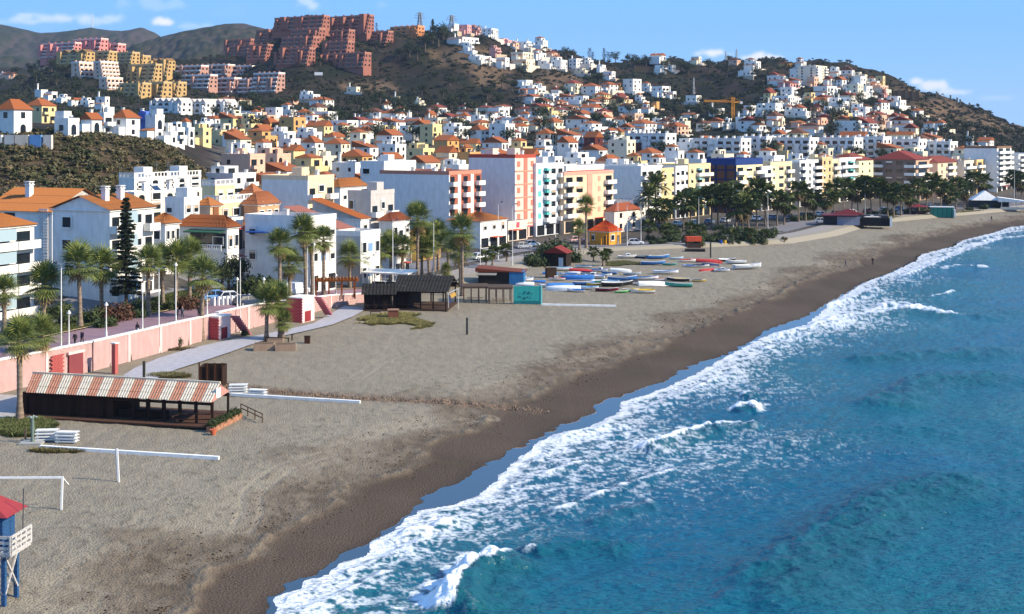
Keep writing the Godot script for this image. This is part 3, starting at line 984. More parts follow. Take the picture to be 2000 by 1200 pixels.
func person(at: Vector3, turn: float, label: String, top: Color, legs: Color, hair: Color, stride: float, tall := 1.72) -> void:
	var skin := Color(0.42, 0.24, 0.16)
	var shoe := Color(0.03, 0.03, 0.03)
	var b := []
	var hip := Vector3(0, 0.92, 0)
	var chest := Vector3(0, 1.30, 0.02)
	b.append([hip, chest, 0.135, 0.165, top])
	b.append([Vector3(-0.07, 1.32, 0), Vector3(0.07, 1.32, 0), 0.14, 0.14, top])
	b.append([Vector3(-0.15, 1.40, 0), Vector3(0.15, 1.40, 0), 0.075, 0.075, top])
	b.append([Vector3(0, 1.42, 0), Vector3(0, 1.54, 0.015), 0.055, 0.05, skin])
	b.append([Vector3(0, 1.60, 0.025), Vector3(0, 1.64, 0.01), 0.082, 0.092, skin])
	b.append([Vector3(0, 1.56, 0.055), Vector3(0, 1.585, 0.06), 0.045, 0.05, skin])
	b.append([Vector3(0, 1.615, 0.105), Vector3(0, 1.60, 0.12), 0.014, 0.018, skin])
	b.append([Vector3(0, 1.66, -0.02), Vector3(0, 1.61, -0.045), 0.098, 0.085, hair])
	for s: float in [-1.0, 1.0]:
		var f := stride * s
		var knee := Vector3(0.095 * s, 0.5, 0.16 * f + 0.03)
		var ankle := Vector3(0.09 * s, 0.085 + maxf(0.0, -f) * 0.05, 0.30 * f - 0.02)
		b.append([Vector3(0.085 * s, 0.90, 0), knee, 0.095, 0.062, legs])
		b.append([knee, ankle, 0.06, 0.042, legs])
		b.append([ankle + Vector3(0, -0.04, -0.02), ankle + Vector3(0.01 * s, -0.045, 0.15), 0.04, 0.035, shoe])
		var elbow := Vector3(0.245 * s, 1.12, -0.10 * f)
		var wrist := Vector3(0.24 * s, 0.90, -0.17 * f + 0.08)
		b.append([Vector3(0.195 * s, 1.39, 0), elbow, 0.06, 0.045, top])
		b.append([elbow, wrist, 0.045, 0.034, top])
		b.append([wrist, wrist + Vector3(0, -0.08, 0.02), 0.034, 0.03, skin])
		for q in 4: b.append([wrist + Vector3(0.0, -0.08, -0.012 + q * 0.018), wrist + Vector3(-0.015 * s, -0.155 + absf(q - 1.5) * 0.012, q * 0.018), 0.011, 0.009, skin])
		b.append([wrist + Vector3(-0.01 * s, -0.03, 0.03), wrist + Vector3(-0.03 * s, -0.09, 0.055), 0.012, 0.01, skin])
	var o := Node3D.new()
	o.name = numbered("person")
	add_child(o)
	o.position = at
	o.rotation.y = turn
	o.scale = Vector3.ONE * tall / 1.76
	tag(o, label, "person")
	var m := paint(Color.WHITE, 0.8, "person")
	m.uv1_triplanar = false
	m.vertex_color_use_as_albedo = true
	part("body", bone_mesh(b, 0.035), m, o)

# ------------------------------------------------------------------ buildings
# Every building stands with its sea front on local +x and the side that looks back along the shore on local +z.
var glass: StandardMaterial3D
var glass_far: StandardMaterial3D
var PAL := {"w": "f1efe9", "c": "eadfc4", "y": "e4cd98", "o": "d3a468", "p": "d8a19a", "s": "e3b99f", "g": "c9c7c4", "n": "84563f", "m": "5d2a26", "r": "c25540", "b": "5578c8", "k": "6d6c70", "l": "e2e2e0"}
var COLOUR_WORD := {"w": "white", "c": "cream", "y": "yellow", "o": "ochre", "p": "pink", "s": "salmon", "g": "pale grey", "n": "brown", "m": "maroon", "r": "red", "b": "blue", "k": "dark grey", "l": "pale blue"}
var TILE := {"h": "b87042", "g": "b87042", "r": "9c5140", "R": "9c5140", "d": "7a5340", "s": "b87042"}

func wall_mat(c: String) -> StandardMaterial3D:
	return hexmat(PAL.get(c, c))

func turn_for(px: float) -> float:   # the sea front swings with the bay
	return deg_to_rad(lerpf(24.0, 36.0, clampf((px - 400.0) / 900.0, 0, 1)))

# spread of a box whose near corner c is given, from the bearings of its left and right outlines
func spread(c: Vector3, xl: float, xr: float, th: float) -> Vector2:
	var a := (xl - 1000.0) / F
	var b := (xr - 1000.0) / F
	var cz := -c.z
	return Vector2((c.x - a * cz) / (cos(th) + sin(th) * a), (b * cz - c.x) / (sin(th) - cos(th) * b))

func fit(o: Node3D, called: String, m: Mesh, mat: Material, face: String, along: float, y: float, out: float, sc: Vector3) -> MeshInstance3D:
	if face == "sea": return part(called, m, mat, o, Vector3(out, y, -along), sc, Vector3(0, PI / 2, 0))
	return part(called, m, mat, o, Vector3(-along, y, out), sc)

func opening(o: Node3D, face: String, kind: String, along: float, y: float, w: float, fh: float, wm: Material, near: bool, accent: Material) -> void:
	var g: Material = glass
	match kind:
		"w", "W", "x", "h":
			var ww := minf(w * 0.62, 1.35 if kind != "W" else w * 0.8)
			var hh := 1.35 if kind != "h" else 1.9
			var yy := y + fh * 0.5 + 0.15
			if kind == "x": fit(o, "shutter", unit.box, accent, face, along, yy, 0.03, Vector3(ww, hh, 0.14))
			else:
				var p := fit(o, "window", unit.box, g, face, along, yy, 0.0, Vector3(ww, hh, 0.1))
				if rng.randf() < 0.55: part("blind", unit.box, hexmat(["ece9e2", "d9d3c6", "f2f0ec", "b9a48c"][rng.randi() % 4], 0.7), p, Vector3(0, 0.5 - (0.5 if rng.randf() < 0.3 else rng.randf_range(0.12, 0.4)) * 0.5, 0.35), Vector3(0.94, 0.4, 0.9))
				if near: part("frame", unit.frame, hexmat("f4f2ec"), p, Vector3(0, 0, 1.0), Vector3(1, 1, 1.6))
		"a":
			fit(o, "window", unit.arch, g, face, along, y + fh * 0.45, 0.0, Vector3(minf(w * 0.6, 1.6), fh * 0.72, 0.1))
		"b", "r", "B", "t", "q":
			fit(o, "balcony_door", unit.box, g, face, along, y + 1.15, 0.0, Vector3(w * 0.62, 2.1, 0.1))
			fit(o, "balcony", unit.railing if kind == "r" else unit.balcony, accent if kind == "q" else (hexmat("f0eee8") if kind != "r" else hexmat("d8d8d8")), face, along, y - 0.1, 0.0, Vector3(w * 0.96, 1.1, 1.25))
			if kind == "t": fit(o, "awning", unit.shed, accent, face, along, y + fh * 0.62, 0.55, Vector3(w * 0.8, 0.7, 1.0))
			if kind == "B": fit(o, "glazed_bay", unit.box, hexmat("9fb4bd", 0.2, "glass"), face, along, y + fh * 0.66, 0.6, Vector3(w * 0.9, fh * 0.5, 1.0))
		"v":
			fit(o, "pilaster", unit.box, accent, face, along, y + fh * 0.5, 0.04, Vector3(w * 0.5, fh * 0.98, 0.2))
		"D":
			fit(o, "doorway", unit.box, g, face, along, y + 1.1, 0.0, Vector3(minf(w * 0.5, 1.3), 2.2, 0.1))
		"S":
			fit(o, "shop_window", unit.box, g, face, along, y + fh * 0.4, 0.0, Vector3(w * 0.78, fh * 0.72, 0.12))
		"T":
			fit(o, "shop_window", unit.box, g, face, along, y + fh * 0.38, 0.0, Vector3(w * 0.78, fh * 0.68, 0.12))
			fit(o, "awning", unit.box, accent, face, along, y + fh * 0.80, 0.75, Vector3(w * 0.9, 0.16, 1.5))

func clad(o: Node3D, face: String, length: float, pattern: String, y0: float, fh: float, floors: int, wm: Material, near: bool, accent: Material) -> void:
	if pattern == "": return
	for f in floors:
		for i in pattern.length():
			if pattern[i] == ".": continue
			var w := length / pattern.length()
			opening(o, face, pattern[i], (i + 0.5) * w, y0 + f * fh, w, fh, wm, near, accent)

func roof_on(o: Node3D, kind: String, x0: float, x1: float, z0: float, z1: float, y: float, h: float, mat: Material, near: bool) -> void:
	var lap := 0.45
	var cx := (x0 + x1) * 0.5
	var cz := (z0 + z1) * 0.5
	var w := absf(x1 - x0) + lap * 2
	var d := absf(z1 - z0) + lap * 2
	if not near:
		match kind:
			"hip": part("roof", unit.hip, mat, o, Vector3(cx, y, cz), Vector3(w, h, d))
			"gable": part("roof", unit.gable, mat, o, Vector3(cx, y, cz), Vector3(w, h, d))
			"cross": part("roof", unit.gable, mat, o, Vector3(cx, y, cz), Vector3(d, h, w), Vector3(0, PI / 2, 0))
			"shed": part("roof", unit.shed, mat, o, Vector3(cx, y, cz), Vector3(w, h, d))
		return
	var s := Shape.new()
	var a := Vector3(cx - w / 2, y, cz + d / 2)
	var b := Vector3(cx + w / 2, y, cz + d / 2)
	var c := Vector3(cx + w / 2, y, cz - d / 2)
	var e := Vector3(cx - w / 2, y, cz - d / 2)
	var up := Vector3(0, h, 0)
	match kind:
		"hip":
			var k := minf(w, d) * 0.5
			var r0 := Vector3(cx, y + h, cz + d / 2 - k) if d >= w else Vector3(cx - w / 2 + k, y + h, cz)
			var r1 := Vector3(cx, y + h, cz - d / 2 + k) if d >= w else Vector3(cx + w / 2 - k, y + h, cz)
			if d >= w:
				rolled(s, r0, r1, c, b)
				rolled(s, r1, r0, a, e)
				rolled(s, r0, r0 + Vector3(0.01, 0, 0), b, a)
				rolled(s, r1, r1 + Vector3(0.01, 0, 0), e, c)
			else:
				rolled(s, r1, r0, a, b)
				rolled(s, r0, r1, c, e)
				rolled(s, r1, r1 + Vector3(0, 0, 0.01), b, c)
				rolled(s, r0, r0 + Vector3(0, 0, 0.01), e, a)
		"gable":
			var r0 := Vector3(cx, y + h, cz + d / 2)
			var r1 := Vector3(cx, y + h, cz - d / 2)
			rolled(s, r0, r1, c, b)
			rolled(s, r1, r0, a, e)
		"cross":
			var r0 := Vector3(cx - w / 2, y + h, cz)
			var r1 := Vector3(cx + w / 2, y + h, cz)
			rolled(s, r1, r0, a, b)
			rolled(s, r0, r1, c, e)
		"shed":
			rolled(s, a + up, e + up, c, b)
	part("roof", s.mesh(), mat, o)
	var t := Shape.new()   # eaves board, gable infill
	var ins := 0.42
	if kind == "gable":
		for q in [z0, z1]:
			var out := 0.12 if q == maxf(z0, z1) else -0.12
			t.tri(Vector3(minf(x0, x1), y, q), Vector3(cx, y + h * 0.93, q), Vector3(maxf(x0, x1), y, q))
			t.tri(Vector3(maxf(x0, x1), y, q - out), Vector3(cx, y + h * 0.93, q - out), Vector3(minf(x0, x1), y, q - out))
	elif kind == "cross":
		for q in [x0, x1]:
			t.tri(Vector3(q, y, z0), Vector3(q, y + h * 0.93, cz), Vector3(q, y, z1))
			t.tri(Vector3(q, y, z1), Vector3(q, y + h * 0.93, cz), Vector3(q, y, z0))
	elif kind == "shed":
		for q in [z0, z1]:
			t.tri(Vector3(x0, y, q), Vector3(x0, y + h * 0.95, q), Vector3(x1, y, q))
			t.tri(Vector3(x1, y, q), Vector3(x0, y + h * 0.95, q), Vector3(x0, y, q))
	t.box(Vector3(cx, y - 0.1, cz), Vector3(w - ins, 0.18, d - ins))
	part("eaves", t.mesh(), hexmat("f1efe9"), o)

func clutter(o: Node3D, x0: float, x1: float, z0: float, z1: float, y: float, amount: int, wall: Material) -> void:
	for k in amount:
		var at := Vector3(lerpf(x0, x1, rng.randf_range(0.2, 0.8)), y, lerpf(z0, z1, rng.randf_range(0.15, 0.85)))
		match rng.randi_range(0, 4):
			0: part("stair_hut", unit.box, wall, o, at + Vector3(0, 1.2, 0), Vector3(2.4, 2.4, 2.6))
			1: part("chimney", unit.chimney, hexmat("efece4"), o, at, Vector3(0.8, 1.9, 0.8))
			2:
				var p := part("solar_collector", unit.solar, hexmat("20304f", 0.25, "glass"), o, at, Vector3(2.0, 1.3, 1.3), Vector3(0, rng.randf_range(1.2, 2.0), 0))
				part("water_tank", unit.tank, hexmat("d9dcdf", 0.4), p, Vector3(0, 0.95, -0.45), Vector3(0.8, 0.45, 0.45))
			3:
				var s := Shape.new()
				s.tube([Vector3.ZERO, Vector3(0, 3.4, 0)], [0.04, 0.03], 5)
				for q in 4: s.bar(Vector3(-0.5 + q * 0.06, 2.5 + q * 0.25, 0), Vector3(0.5 - q * 0.06, 2.5 + q * 0.25, 0), 0.04)
				part("aerial", s.mesh(), hexmat("8a8d90", 0.5, "metal"), o, at)
			4: part("chimney", unit.chimney, hexmat("efece4"), o, at, Vector3(1.0, 1.6, 0.7))

# d: name, label, xl, xc, xr, yt (outline bearings and eaves line), z (distance of the near corner), wall, side, roof, rc (roof colour), rh, fl, gf, sea, sp, shop, acc, near, cl
func block(d: Dictionary) -> Node3D:
	var z: float = d.z
	var th: float = d.get("th", turn_for(d.xc))
	var c := Vector3((d.xc - 1000.0) * z / F, 0, -z)
	c.y = minf(ground(c.x, z), d.get("gl", 99.0))
	var sp := spread(c, d.xl, d.xr, th)
	var D: float = clampf(d.get("D", sp.x), 3.0, 40.0)
	var L: float = clampf(d.get("L", sp.y), 3.0, 70.0)
	var top: float = EYE - (d.yt - HZ) * z / F
	var H := maxf(top - c.y, 2.6)
	var o := thing(d.name, d.label, d.get("cat", "building"), c, -th, d.get("group", ""))
	var near: bool = d.get("near", false)
	var wm := wall_mat(d.wall)
	var sunk := 3.0
	var acc := wall_mat(d.get("acc", "w"))
	if d.has("side"):   # the wall that looks back along the shore is faced differently
		part("wall", unit.box, wm, o, Vector3(-D / 2, (H - sunk) / 2, -L / 2 - 0.15), Vector3(D, H + sunk, L - 0.3))
		part("side_wall", unit.box, wall_mat(d.side), o, Vector3(-D / 2, (H - sunk) / 2, -0.13), Vector3(D + 0.02, H + sunk, 0.34))
	else:
		part("wall", unit.box, wm, o, Vector3(-D / 2, (H - sunk) / 2, -L / 2), Vector3(D, H + sunk, L))
	var fl: int = d.get("fl", 2)
	var gf: float = d.get("gf", 0.0)
	var fh := (H - gf) / fl
	clad(o, "sea", L, d.get("sea", ""), gf, fh, fl, wm, near, acc)
	clad(o, "side", D, d.get("sp", ""), gf, fh, fl, wm, near, acc)
	if gf > 0.0: clad(o, "sea", L, d.get("shop", "STS"), 0.0, gf, 1, wm, near, wall_mat(d.get("sacc", "c25540")))
	if d.has("band"):   # floor lines
		for f in fl: fit(o, "string_course", unit.box, wall_mat(d.band), "sea", L / 2, gf + f * fh, 0.05, Vector3(L + 0.1, 0.3, 0.2))
	var roof: String = d.get("roof", "flat")
	if roof == "flat":
		part("parapet", unit.parapet, wall_mat(d.get("par", d.wall)), o, Vector3(-D / 2, H, -L / 2), Vector3(D + 0.1, d.get("ph", 0.9), L + 0.1))
		part("roof_terrace", unit.box, hexmat("b9a493"), o, Vector3(-D / 2, H + 0.02, -L / 2), Vector3(D - 0.7, 0.1, L - 0.7))
	else:
		roof_on(o, roof, -D, 0, -L, 0, H, d.get("rh", 2.2), hexmat(d.get("rc", "c4844c"), 0.9, "tile"), near)
	if d.get("cl", 0): clutter(o, -D, 0, -L, 0, H, d.cl, wm)
	o.set_meta("size", Vector3(D, H, L))
	return o

# ------------------------------------------------------------------ hillside houses
func house(px: float, yb: float, wpx: float, hpx: float, wall: String, roof: String, z := 0.0) -> Node3D:
	var p := hit(px, yb) if z == 0.0 else atz(px, z)
	var zz := -p.z
	var th := turn_for(px) + rng.randf_range(-0.18, 0.18)
	var al := atan((px - 1000.0) / F)
	var w := wpx * zz / F
	var k := w / (cos(th - al) + sin(th - al))
	var D := k * rng.randf_range(0.85, 1.15)
	var L := maxf(3.5, (w - D * cos(th - al)) / sin(th - al))
	var H := clampf(hpx * zz / F, 3.0, 16.0)
	var tiled := roof in ["h", "g", "r", "R", "d", "s"]
	var body := H * (0.72 if tiled else 1.0)
	var place := "on the slope above town"
	if zz > 1000.0: place = "on the skyline ridge"
	elif zz > 860.0: place = "high on the scrubby hillside"
	elif zz > 690.0: place = "among trees below the hills"
	elif zz > 520.0: place = "in the rooftops behind the seafront"
	elif px < 420.0: place = "on the scrubby bluff"
	else: place = "in the streets behind the seafront"
	var rw: String = {"f": "flat terrace roof", "h": "orange tiled hip roof", "g": "orange tiled gable roof", "r": "red tiled hip roof", "R": "red tiled gable roof", "d": "brown tiled hip roof", "s": "sloping orange roof"}[roof]
	var size := "small" if w < 11.0 else ("tall" if H > 9.5 else "broad")
	var label := "%s %s house with %s %s" % [size, COLOUR_WORD.get(wall, "white"), rw, place]
	var o := thing("tiled_house" if tiled else "house", label, "house", p, -th, "%s houses %s" % [COLOUR_WORD.get(wall, "white"), place])
	var extra := ""
	o.position += Vector3(D * 0.5 * cos(th) - L * 0.5 * sin(th), 0, D * 0.5 * sin(th) + L * 0.5 * cos(th))
	var wm := wall_mat(wall)
	var fl := maxi(1, int(round(body / 3.0)))
	var fh := body / fl
	var sunk := 5.0
	var upper := not tiled and fl >= 2 and rng.randf() < 0.75
	if upper: extra = "stepped "
	var main := body - (fh if upper else 0.0)
	part("wall", unit.box, wm, o, Vector3(-D / 2, (main - sunk) / 2, -L / 2), Vector3(D, main + sunk, L))
	var mf := fl - (1 if upper else 0)
	var ns := clampi(int(L / 3.4), 1, 4)
	var nd := clampi(int(D / 3.6), 1, 3)
	for f in mf:
		for i in ns:
			var ch := rng.randf()
			var w1 := L / ns
			var y := f * fh
			if ch < 0.5: fit(o, "window", unit.box, glass_far, "sea", (i + 0.5) * w1, y + fh * 0.55, 0.0, Vector3(1.3, 1.4, 0.12))
			elif ch < 0.75:
				fit(o, "porch", unit.box, glass_far, "sea", (i + 0.5) * w1, y + fh * 0.42, 0.0, Vector3(w1 * 0.7, fh * 0.7, 0.14))
				fit(o, "balcony", unit.balcony, wm, "sea", (i + 0.5) * w1, y - 0.1, 0.0, Vector3(w1 * 0.9, 1.05, 1.3))
			elif ch < 0.9: fit(o, "doorway", unit.arch, glass_far, "sea", (i + 0.5) * w1, y + fh * 0.42, 0.0, Vector3(1.7, fh * 0.78, 0.12))
		for i in nd:
			if rng.randf() < 0.72: fit(o, "window", unit.box, glass_far, "side", (i + 0.5) * D / nd, f * fh + fh * 0.55, 0.0, Vector3(1.1, 1.3, 0.12))
	if tiled:
		var mat := hexmat(TILE[roof], 0.9, "tile")
		roof_on(o, {"h": "hip", "r": "hip", "d": "hip", "g": ("gable" if rng.randf() < 0.6 else "cross"), "R": "gable", "s": "shed"}[roof], -D, 0, -L, 0, main, H - main + 0.3, mat, false)
		if rng.randf() < 0.7:
			extra = "chimneyed "
			part("chimney", unit.chimney, hexmat("efece4"), o, Vector3(-D * 0.65, main + (H - main) * 0.4, -L * rng.randf_range(0.3, 0.7)), Vector3(0.9, 2.2, 0.9))
	else:
		if upper:
			var d2 := D * rng.randf_range(0.5, 0.75)
			var l2 := L * rng.randf_range(0.5, 0.8)
			part("upper_storey", unit.box, wm, o, Vector3(-D + d2 / 2, main + fh / 2, -L / 2), Vector3(d2, fh, l2))
			part("window", unit.box, glass_far, o, Vector3(-D + d2, main + fh * 0.45, -L / 2), Vector3(0.14, fh * 0.65, minf(2.6, l2 * 0.5)))
			part("window", unit.box, glass_far, o, Vector3(-D + d2 * 0.5, main + fh * 0.5, -L / 2 + l2 / 2), Vector3(1.2, 1.3, 0.14))
			if rng.randf() < 0.4: part("roof", unit.hip, hexmat("b87042", 0.9, "tile"), o, Vector3(-D + d2 / 2, main + fh, -L / 2), Vector3(d2 + 0.8, 1.3, l2 + 0.8))
		part("parapet", unit.parapet, wm, o, Vector3(-D / 2, main, -L / 2), Vector3(D + 0.1, 0.85, L + 0.1))
		if rng.randf() < 0.6:
			extra += "chimneyed "
			part("chimney", unit.chimney, hexmat("efece4"), o, Vector3(-D * 0.8, main + 0.01, -L * 0.25), Vector3(0.9, fh * 0.7 + 1.6, 0.9))
	if zz < 660.0 and not tiled: clutter(o, -D, 0, -L, 0, main + 0.02, 3, wm)
	if rng.randf() < 0.55:
		var ah := minf(main, 3.0)
		part("annex", unit.box, wm, o, Vector3(-D * 0.5, ah / 2 - 1.5, 1.4), Vector3(D * rng.randf_range(0.5, 0.9), ah + 3.0, 2.8))
		if rng.randf() < 0.6: part("annex_roof", unit.shed, hexmat("b87f55", 0.9, "tile"), o, Vector3(-D * 0.5, ah, 1.5), Vector3(3.2, 0.7, D * 0.95), Vector3(0, -PI / 2, 0))
	if zz > 640.0:
		var tw := hexmat(["ece8df", "e0d6c2", "d8cfc6", "c9b59c"][rng.randi() % 4])
		if rng.randf() < 0.75: part("terrace_wall", unit.box, tw, o, Vector3(rng.randf_range(1.5, 3.5), -2.2, -L * rng.randf_range(0.2, 0.8)), Vector3(0.5, rng.randf_range(4.5, 6.0), L * rng.randf_range(1.1, 2.0)))
		if rng.randf() < 0.75: part("terrace_wall", unit.box, tw, o, Vector3(-D * rng.randf_range(0.2, 0.7), -2.4, rng.randf_range(1.0, 3.0)), Vector3(D * rng.randf_range(1.2, 2.0), rng.randf_range(4.5, 6.5), 0.5))
	o.set_meta("label", "%s %s %s%s house with %s %s" % [size, COLOUR_WORD.get(wall, "white"), extra, ["one-storey", "two-storey", "three-storey", "four-storey", "five-storey", "five-storey"][mini(fl, 6) - 1], rw, place])
	return o

# stepped apartment terraces on the hills: floors that set back, arcaded fronts, pierced parapets
func terraces(px: float, yb: float, wpx: float, hpx: float, wall: String, units: int, label: String, group: String, setback := 0.9, sill := "", z := 0.0, roof := "", steps := 0.0) -> void:
	var p := hit(px, yb) if z == 0.0 else atz(px, z)
	var zz := -p.z
	var th := turn_for(px) + 0.1
	var al := atan((px - 1000.0) / F)
	var w := wpx * zz / F
	var D := minf(12.0, w * 0.5)
	var L := maxf(6.0, (w - D * cos(th - al)) / sin(th - al)) if steps == 0.0 else 9.0
	if steps > 0.0: D = w / cos(th - al)
	var H := hpx * zz / F
	var o := thing("apartment_block", label, "apartments", p, -th, group)
	o.position += Vector3(D * 0.5 * cos(th) - L * 0.5 * sin(th), 0, D * 0.5 * sin(th) + L * 0.5 * cos(th))
	var wm := wall_mat(wall)
	var trim := wall_mat(sill if sill else wall)
	var fl := maxi(2, int(round(H / 2.9)))
	var fh := H / fl
	for f in fl:
		var d := D - f * setback if steps == 0.0 else D
		var l := L if steps == 0.0 else L - f * setback
		part("storey", unit.box, wm, o, Vector3(-D + d / 2, f * fh + fh / 2 - (3.0 if f == 0 else 0.0), -L + l / 2), Vector3(d, fh + (6.0 if f == 0 else 0.0), l))
		if steps == 0.0:
			for i in units:
				var uw := l / units
				part("doorway", unit.arch, glass_far, o, Vector3(-D + d, f * fh + fh * 0.42, -L + (i + 0.5) * uw), Vector3(uw * 0.62, fh * 0.74, 0.2), Vector3(0, PI / 2, 0))
				part("balcony", unit.balcony, trim, o, Vector3(-D + d, f * fh - 0.05, -L + (i + 0.5) * uw), Vector3(uw * 0.8, 1.0, 0.9), Vector3(0, PI / 2, 0))
			for i in maxi(1, int(d / 4.5)): part("window", unit.box, glass_far, o, Vector3(-D + d * (i + 0.5) / maxi(1, int(d / 4.5)), f * fh + fh * 0.5, -L + l), Vector3(1.4, 1.4, 0.14))
		else:
			for i in units:
				var uw := d / units
				part("doorway", unit.arch if sill != "dedcd8" else unit.box, glass_far, o, Vector3(-D + (i + 0.5) * uw, f * fh + fh * 0.42, -L + l), Vector3(uw * 0.6, fh * 0.76, 0.2))
				part("balcony", unit.balcony, trim, o, Vector3(-D + (i + 0.5) * uw, f * fh - 0.05, -L + l), Vector3(uw * 0.82, 1.0, 0.9))
			for i in 2: part("window", unit.box, glass_far, o, Vector3(0.0, f * fh + fh * 0.5, -L + l * (i + 0.5) / 2), Vector3(0.14, 1.4, 1.6))
	if steps > 0.0:
		for i in units:
			if rng.randf() < 0.6:
				var bh := H * rng.randf_range(0.75, 1.12)
				var fw := D / units * rng.randf_range(0.3, 0.5)
				part("stair_bay", unit.box, wm, o, Vector3(-D + (i + (0.0 if rng.randf() < 0.5 else 0.5)) * D / units, bh / 2, -L * 0.5 + 0.6), Vector3(fw, bh, L + 0.6))
	var dt := D - (fl - 1) * setback if steps == 0.0 else D
	var lt := L if steps == 0.0 else L - (fl - 1) * setback
	if roof:
		for i in units:
			if steps == 0.0: part("roof", unit.shed, hexmat(roof, 0.9, "tile"), o, Vector3(-D + dt / 2, H, -L + (i + 0.5) * lt / units), Vector3(dt + 0.6, 2.2, lt / units * 0.9))
			else: part("roof", unit.gable, hexmat(roof, 0.9, "tile"), o, Vector3(-D + (i + 0.5) * dt / units, H, -L + lt / 2), Vector3(dt / units, 2.2, lt + 0.6))
	else:
		part("parapet", unit.parapet, trim, o, Vector3(-D + dt / 2, H, -L + lt / 2), Vector3(dt + 0.2, 1.0, lt + 0.2))
		for i in units: part("chimney", unit.chimney, wm, o, Vector3(-D + dt * (rng.randf_range(0.2, 0.8) if steps == 0.0 else (i + 0.5) / units), H, -L + (lt * (i + 0.5) / units if steps == 0.0 else lt * 0.5)), Vector3(1.3, 2.0, 1.3))

# ------------------------------------------------------------------ the town
func build_seafront() -> void:
	rng.seed = 21
	var W := "f1efe9"
	# promenade end: white flats with orange roofs
	block({"name": "apartment_building", "label": "white apartment building with four storeys of deep balconies beside promenade palms", "xl": -260, "xc": -75, "xr": 66, "yt": 452, "z": 166, "wall": W, "roof": "hip", "rh": 3.4, "fl": 4, "sea": "bBb", "near": true, "th": 0.36, "D": 14})
	var g := block({"name": "apartment_building", "label": "gabled white apartment house with rough blank end wall and two small windows", "xl": 102, "xc": 214, "xr": 300, "yt": 411, "z": 184, "wall": W, "roof": "gable", "rh": 1.9, "fl": 4, "sea": "bBwb", "near": true, "th": 0.42})
	var gs: Vector3 = g.get_meta("size")
	for f in [2, 3]:
		var p := fit(g, "window", unit.box, glass, "side", gs.x * 0.74, f * gs.y / 4 + 1.35, 0.0, Vector3(1.7, 1.6, 0.1))
		part("frame", unit.frame, hexmat("f6f4ee"), p, Vector3(0, 0, 1.0), Vector3(1, 1, 1.6))
	fit(g, "window", unit.box, glass, "side", gs.x * 0.70, 0.9 * gs.y / 4 + 1.35, 0.0, Vector3(1.5, 1.4, 0.1))
	for c in [[0.30, 0.28], [0.30, 0.62]]: part("chimney", unit.chimney, hexmat("ededea"), g, Vector3(-gs.x * c[0], gs.y + 0.8, -gs.z * c[1]), Vector3(1.0, 2.4, 1.0))
	var k := block({"name": "apartment_building", "label": "shaded apartment wing with pierced lattice screens and broad orange tiled roof", "xl": -30, "xc": 101, "xr": 112, "yt": 415, "z": 200, "wall": "eeece8", "roof": "cross", "rh": 3.3, "fl": 4, "sp": "..bv", "acc": "e6e4e0", "near": true, "th": 0.42, "L": 13})
	var ks: Vector3 = k.get_meta("size")
	part("chimney", unit.chimney, hexmat("ededea"), k, Vector3(-ks.x * 0.62, ks.y + 1.6, -4.0), Vector3(1.1, 2.8, 1.1))
	for f in 4:
		var s := Shape.new()
		for i in 5: s.box(Vector3(-0.8 + i * 0.4, 0, 0), Vector3(0.14, 2.2, 0.1))
		for i in 6: s.box(Vector3(0, -1.05 + i * 0.42, 0), Vector3(1.74, 0.14, 0.1))
		part("lattice_screen", s.mesh(), hexmat("eeece8"), k, Vector3(-1.4, f * ks.y / 4 + 1.6, 0.28))
	# villas climbing behind them
	block({"name": "villa", "label": "white and cream villa with two balustraded roof terraces under the bluff", "xl": 225, "xc": 262, "xr": 396, "yt": 378, "z": 240, "wall": "efe3cf", "fl": 3, "sea": "aWaWa", "near": true, "par": W, "ph": 0.3, "th": 0.42, "cl": 3, "acc": W})
	var vt := block({"name": "villa", "label": "white upper villa with blue tanks and arcaded roof terrace", "xl": 232, "xc": 262, "xr": 392, "yt": 352, "z": 256, "wall": W, "fl": 4, "sea": "WaWaW", "near": true, "th": 0.42, "cl": 6, "ph": 0.4})
	balustrade(vt, 1.1)
	var vc := block({"name": "villa", "label": "cream villa with arched loggia and balustraded terraces", "xl": 398, "xc": 428, "xr": 492, "yt": 398, "z": 232, "wall": "e8cfa8", "fl": 3, "sea": "wWa", "near": true, "th": 0.42, "par": W, "ph": 0.3})
	balustrade(vc, 1.1)
	var vu := block({"name": "villa", "label": "pale yellow upper villa with small white terrace", "xl": 400, "xc": 420, "xr": 458, "yt": 366, "z": 246, "wall": "ecd9a8", "fl": 4, "sea": "wW", "near": true, "th": 0.42, "ph": 0.3})
	balustrade(vu, 1.1)
	block({"name": "town_house", "label": "narrow white house with blank shaded side and solar panels on its roof", "xl": 322, "xc": 359, "xr": 389, "yt": 396, "z": 218, "wall": W, "fl": 4, "sea": "ww", "sp": ".w", "near": true, "th": 0.42, "cl": 4})
	var ga := block({"name": "bungalow", "label": "low house with mossy tiled hip roof and dark green awning", "xl": 346, "xc": 443, "xr": 466, "yt": 445, "z": 207, "wall": W, "roof": "hip", "rc": "a9683c", "rh": 1.8, "fl": 2, "sea": "hh", "sp": "W..", "near": true, "th": 0.42})
	var gz: Vector3 = ga.get_meta("size")
	part("awning", unit.box, hexmat("2f5a44"), ga, Vector3(-gz.x * 0.38, gz.y - 0.6, 0.9), Vector3(gz.x * 0.72, 0.14, 1.9), Vector3(0.14, 0, 0))
	part("porch", unit.box, glass, ga, Vector3(-gz.x * 0.38, gz.y - 2.1, 0.04), Vector3(gz.x * 0.7, 2.3, 0.14))
	part("railing", unit.balustrade, hexmat("e8e7e4"), ga, Vector3(-gz.x * 0.38, gz.y - 3.6, 1.2), Vector3(gz.x * 0.72, 1.0, 0.12))
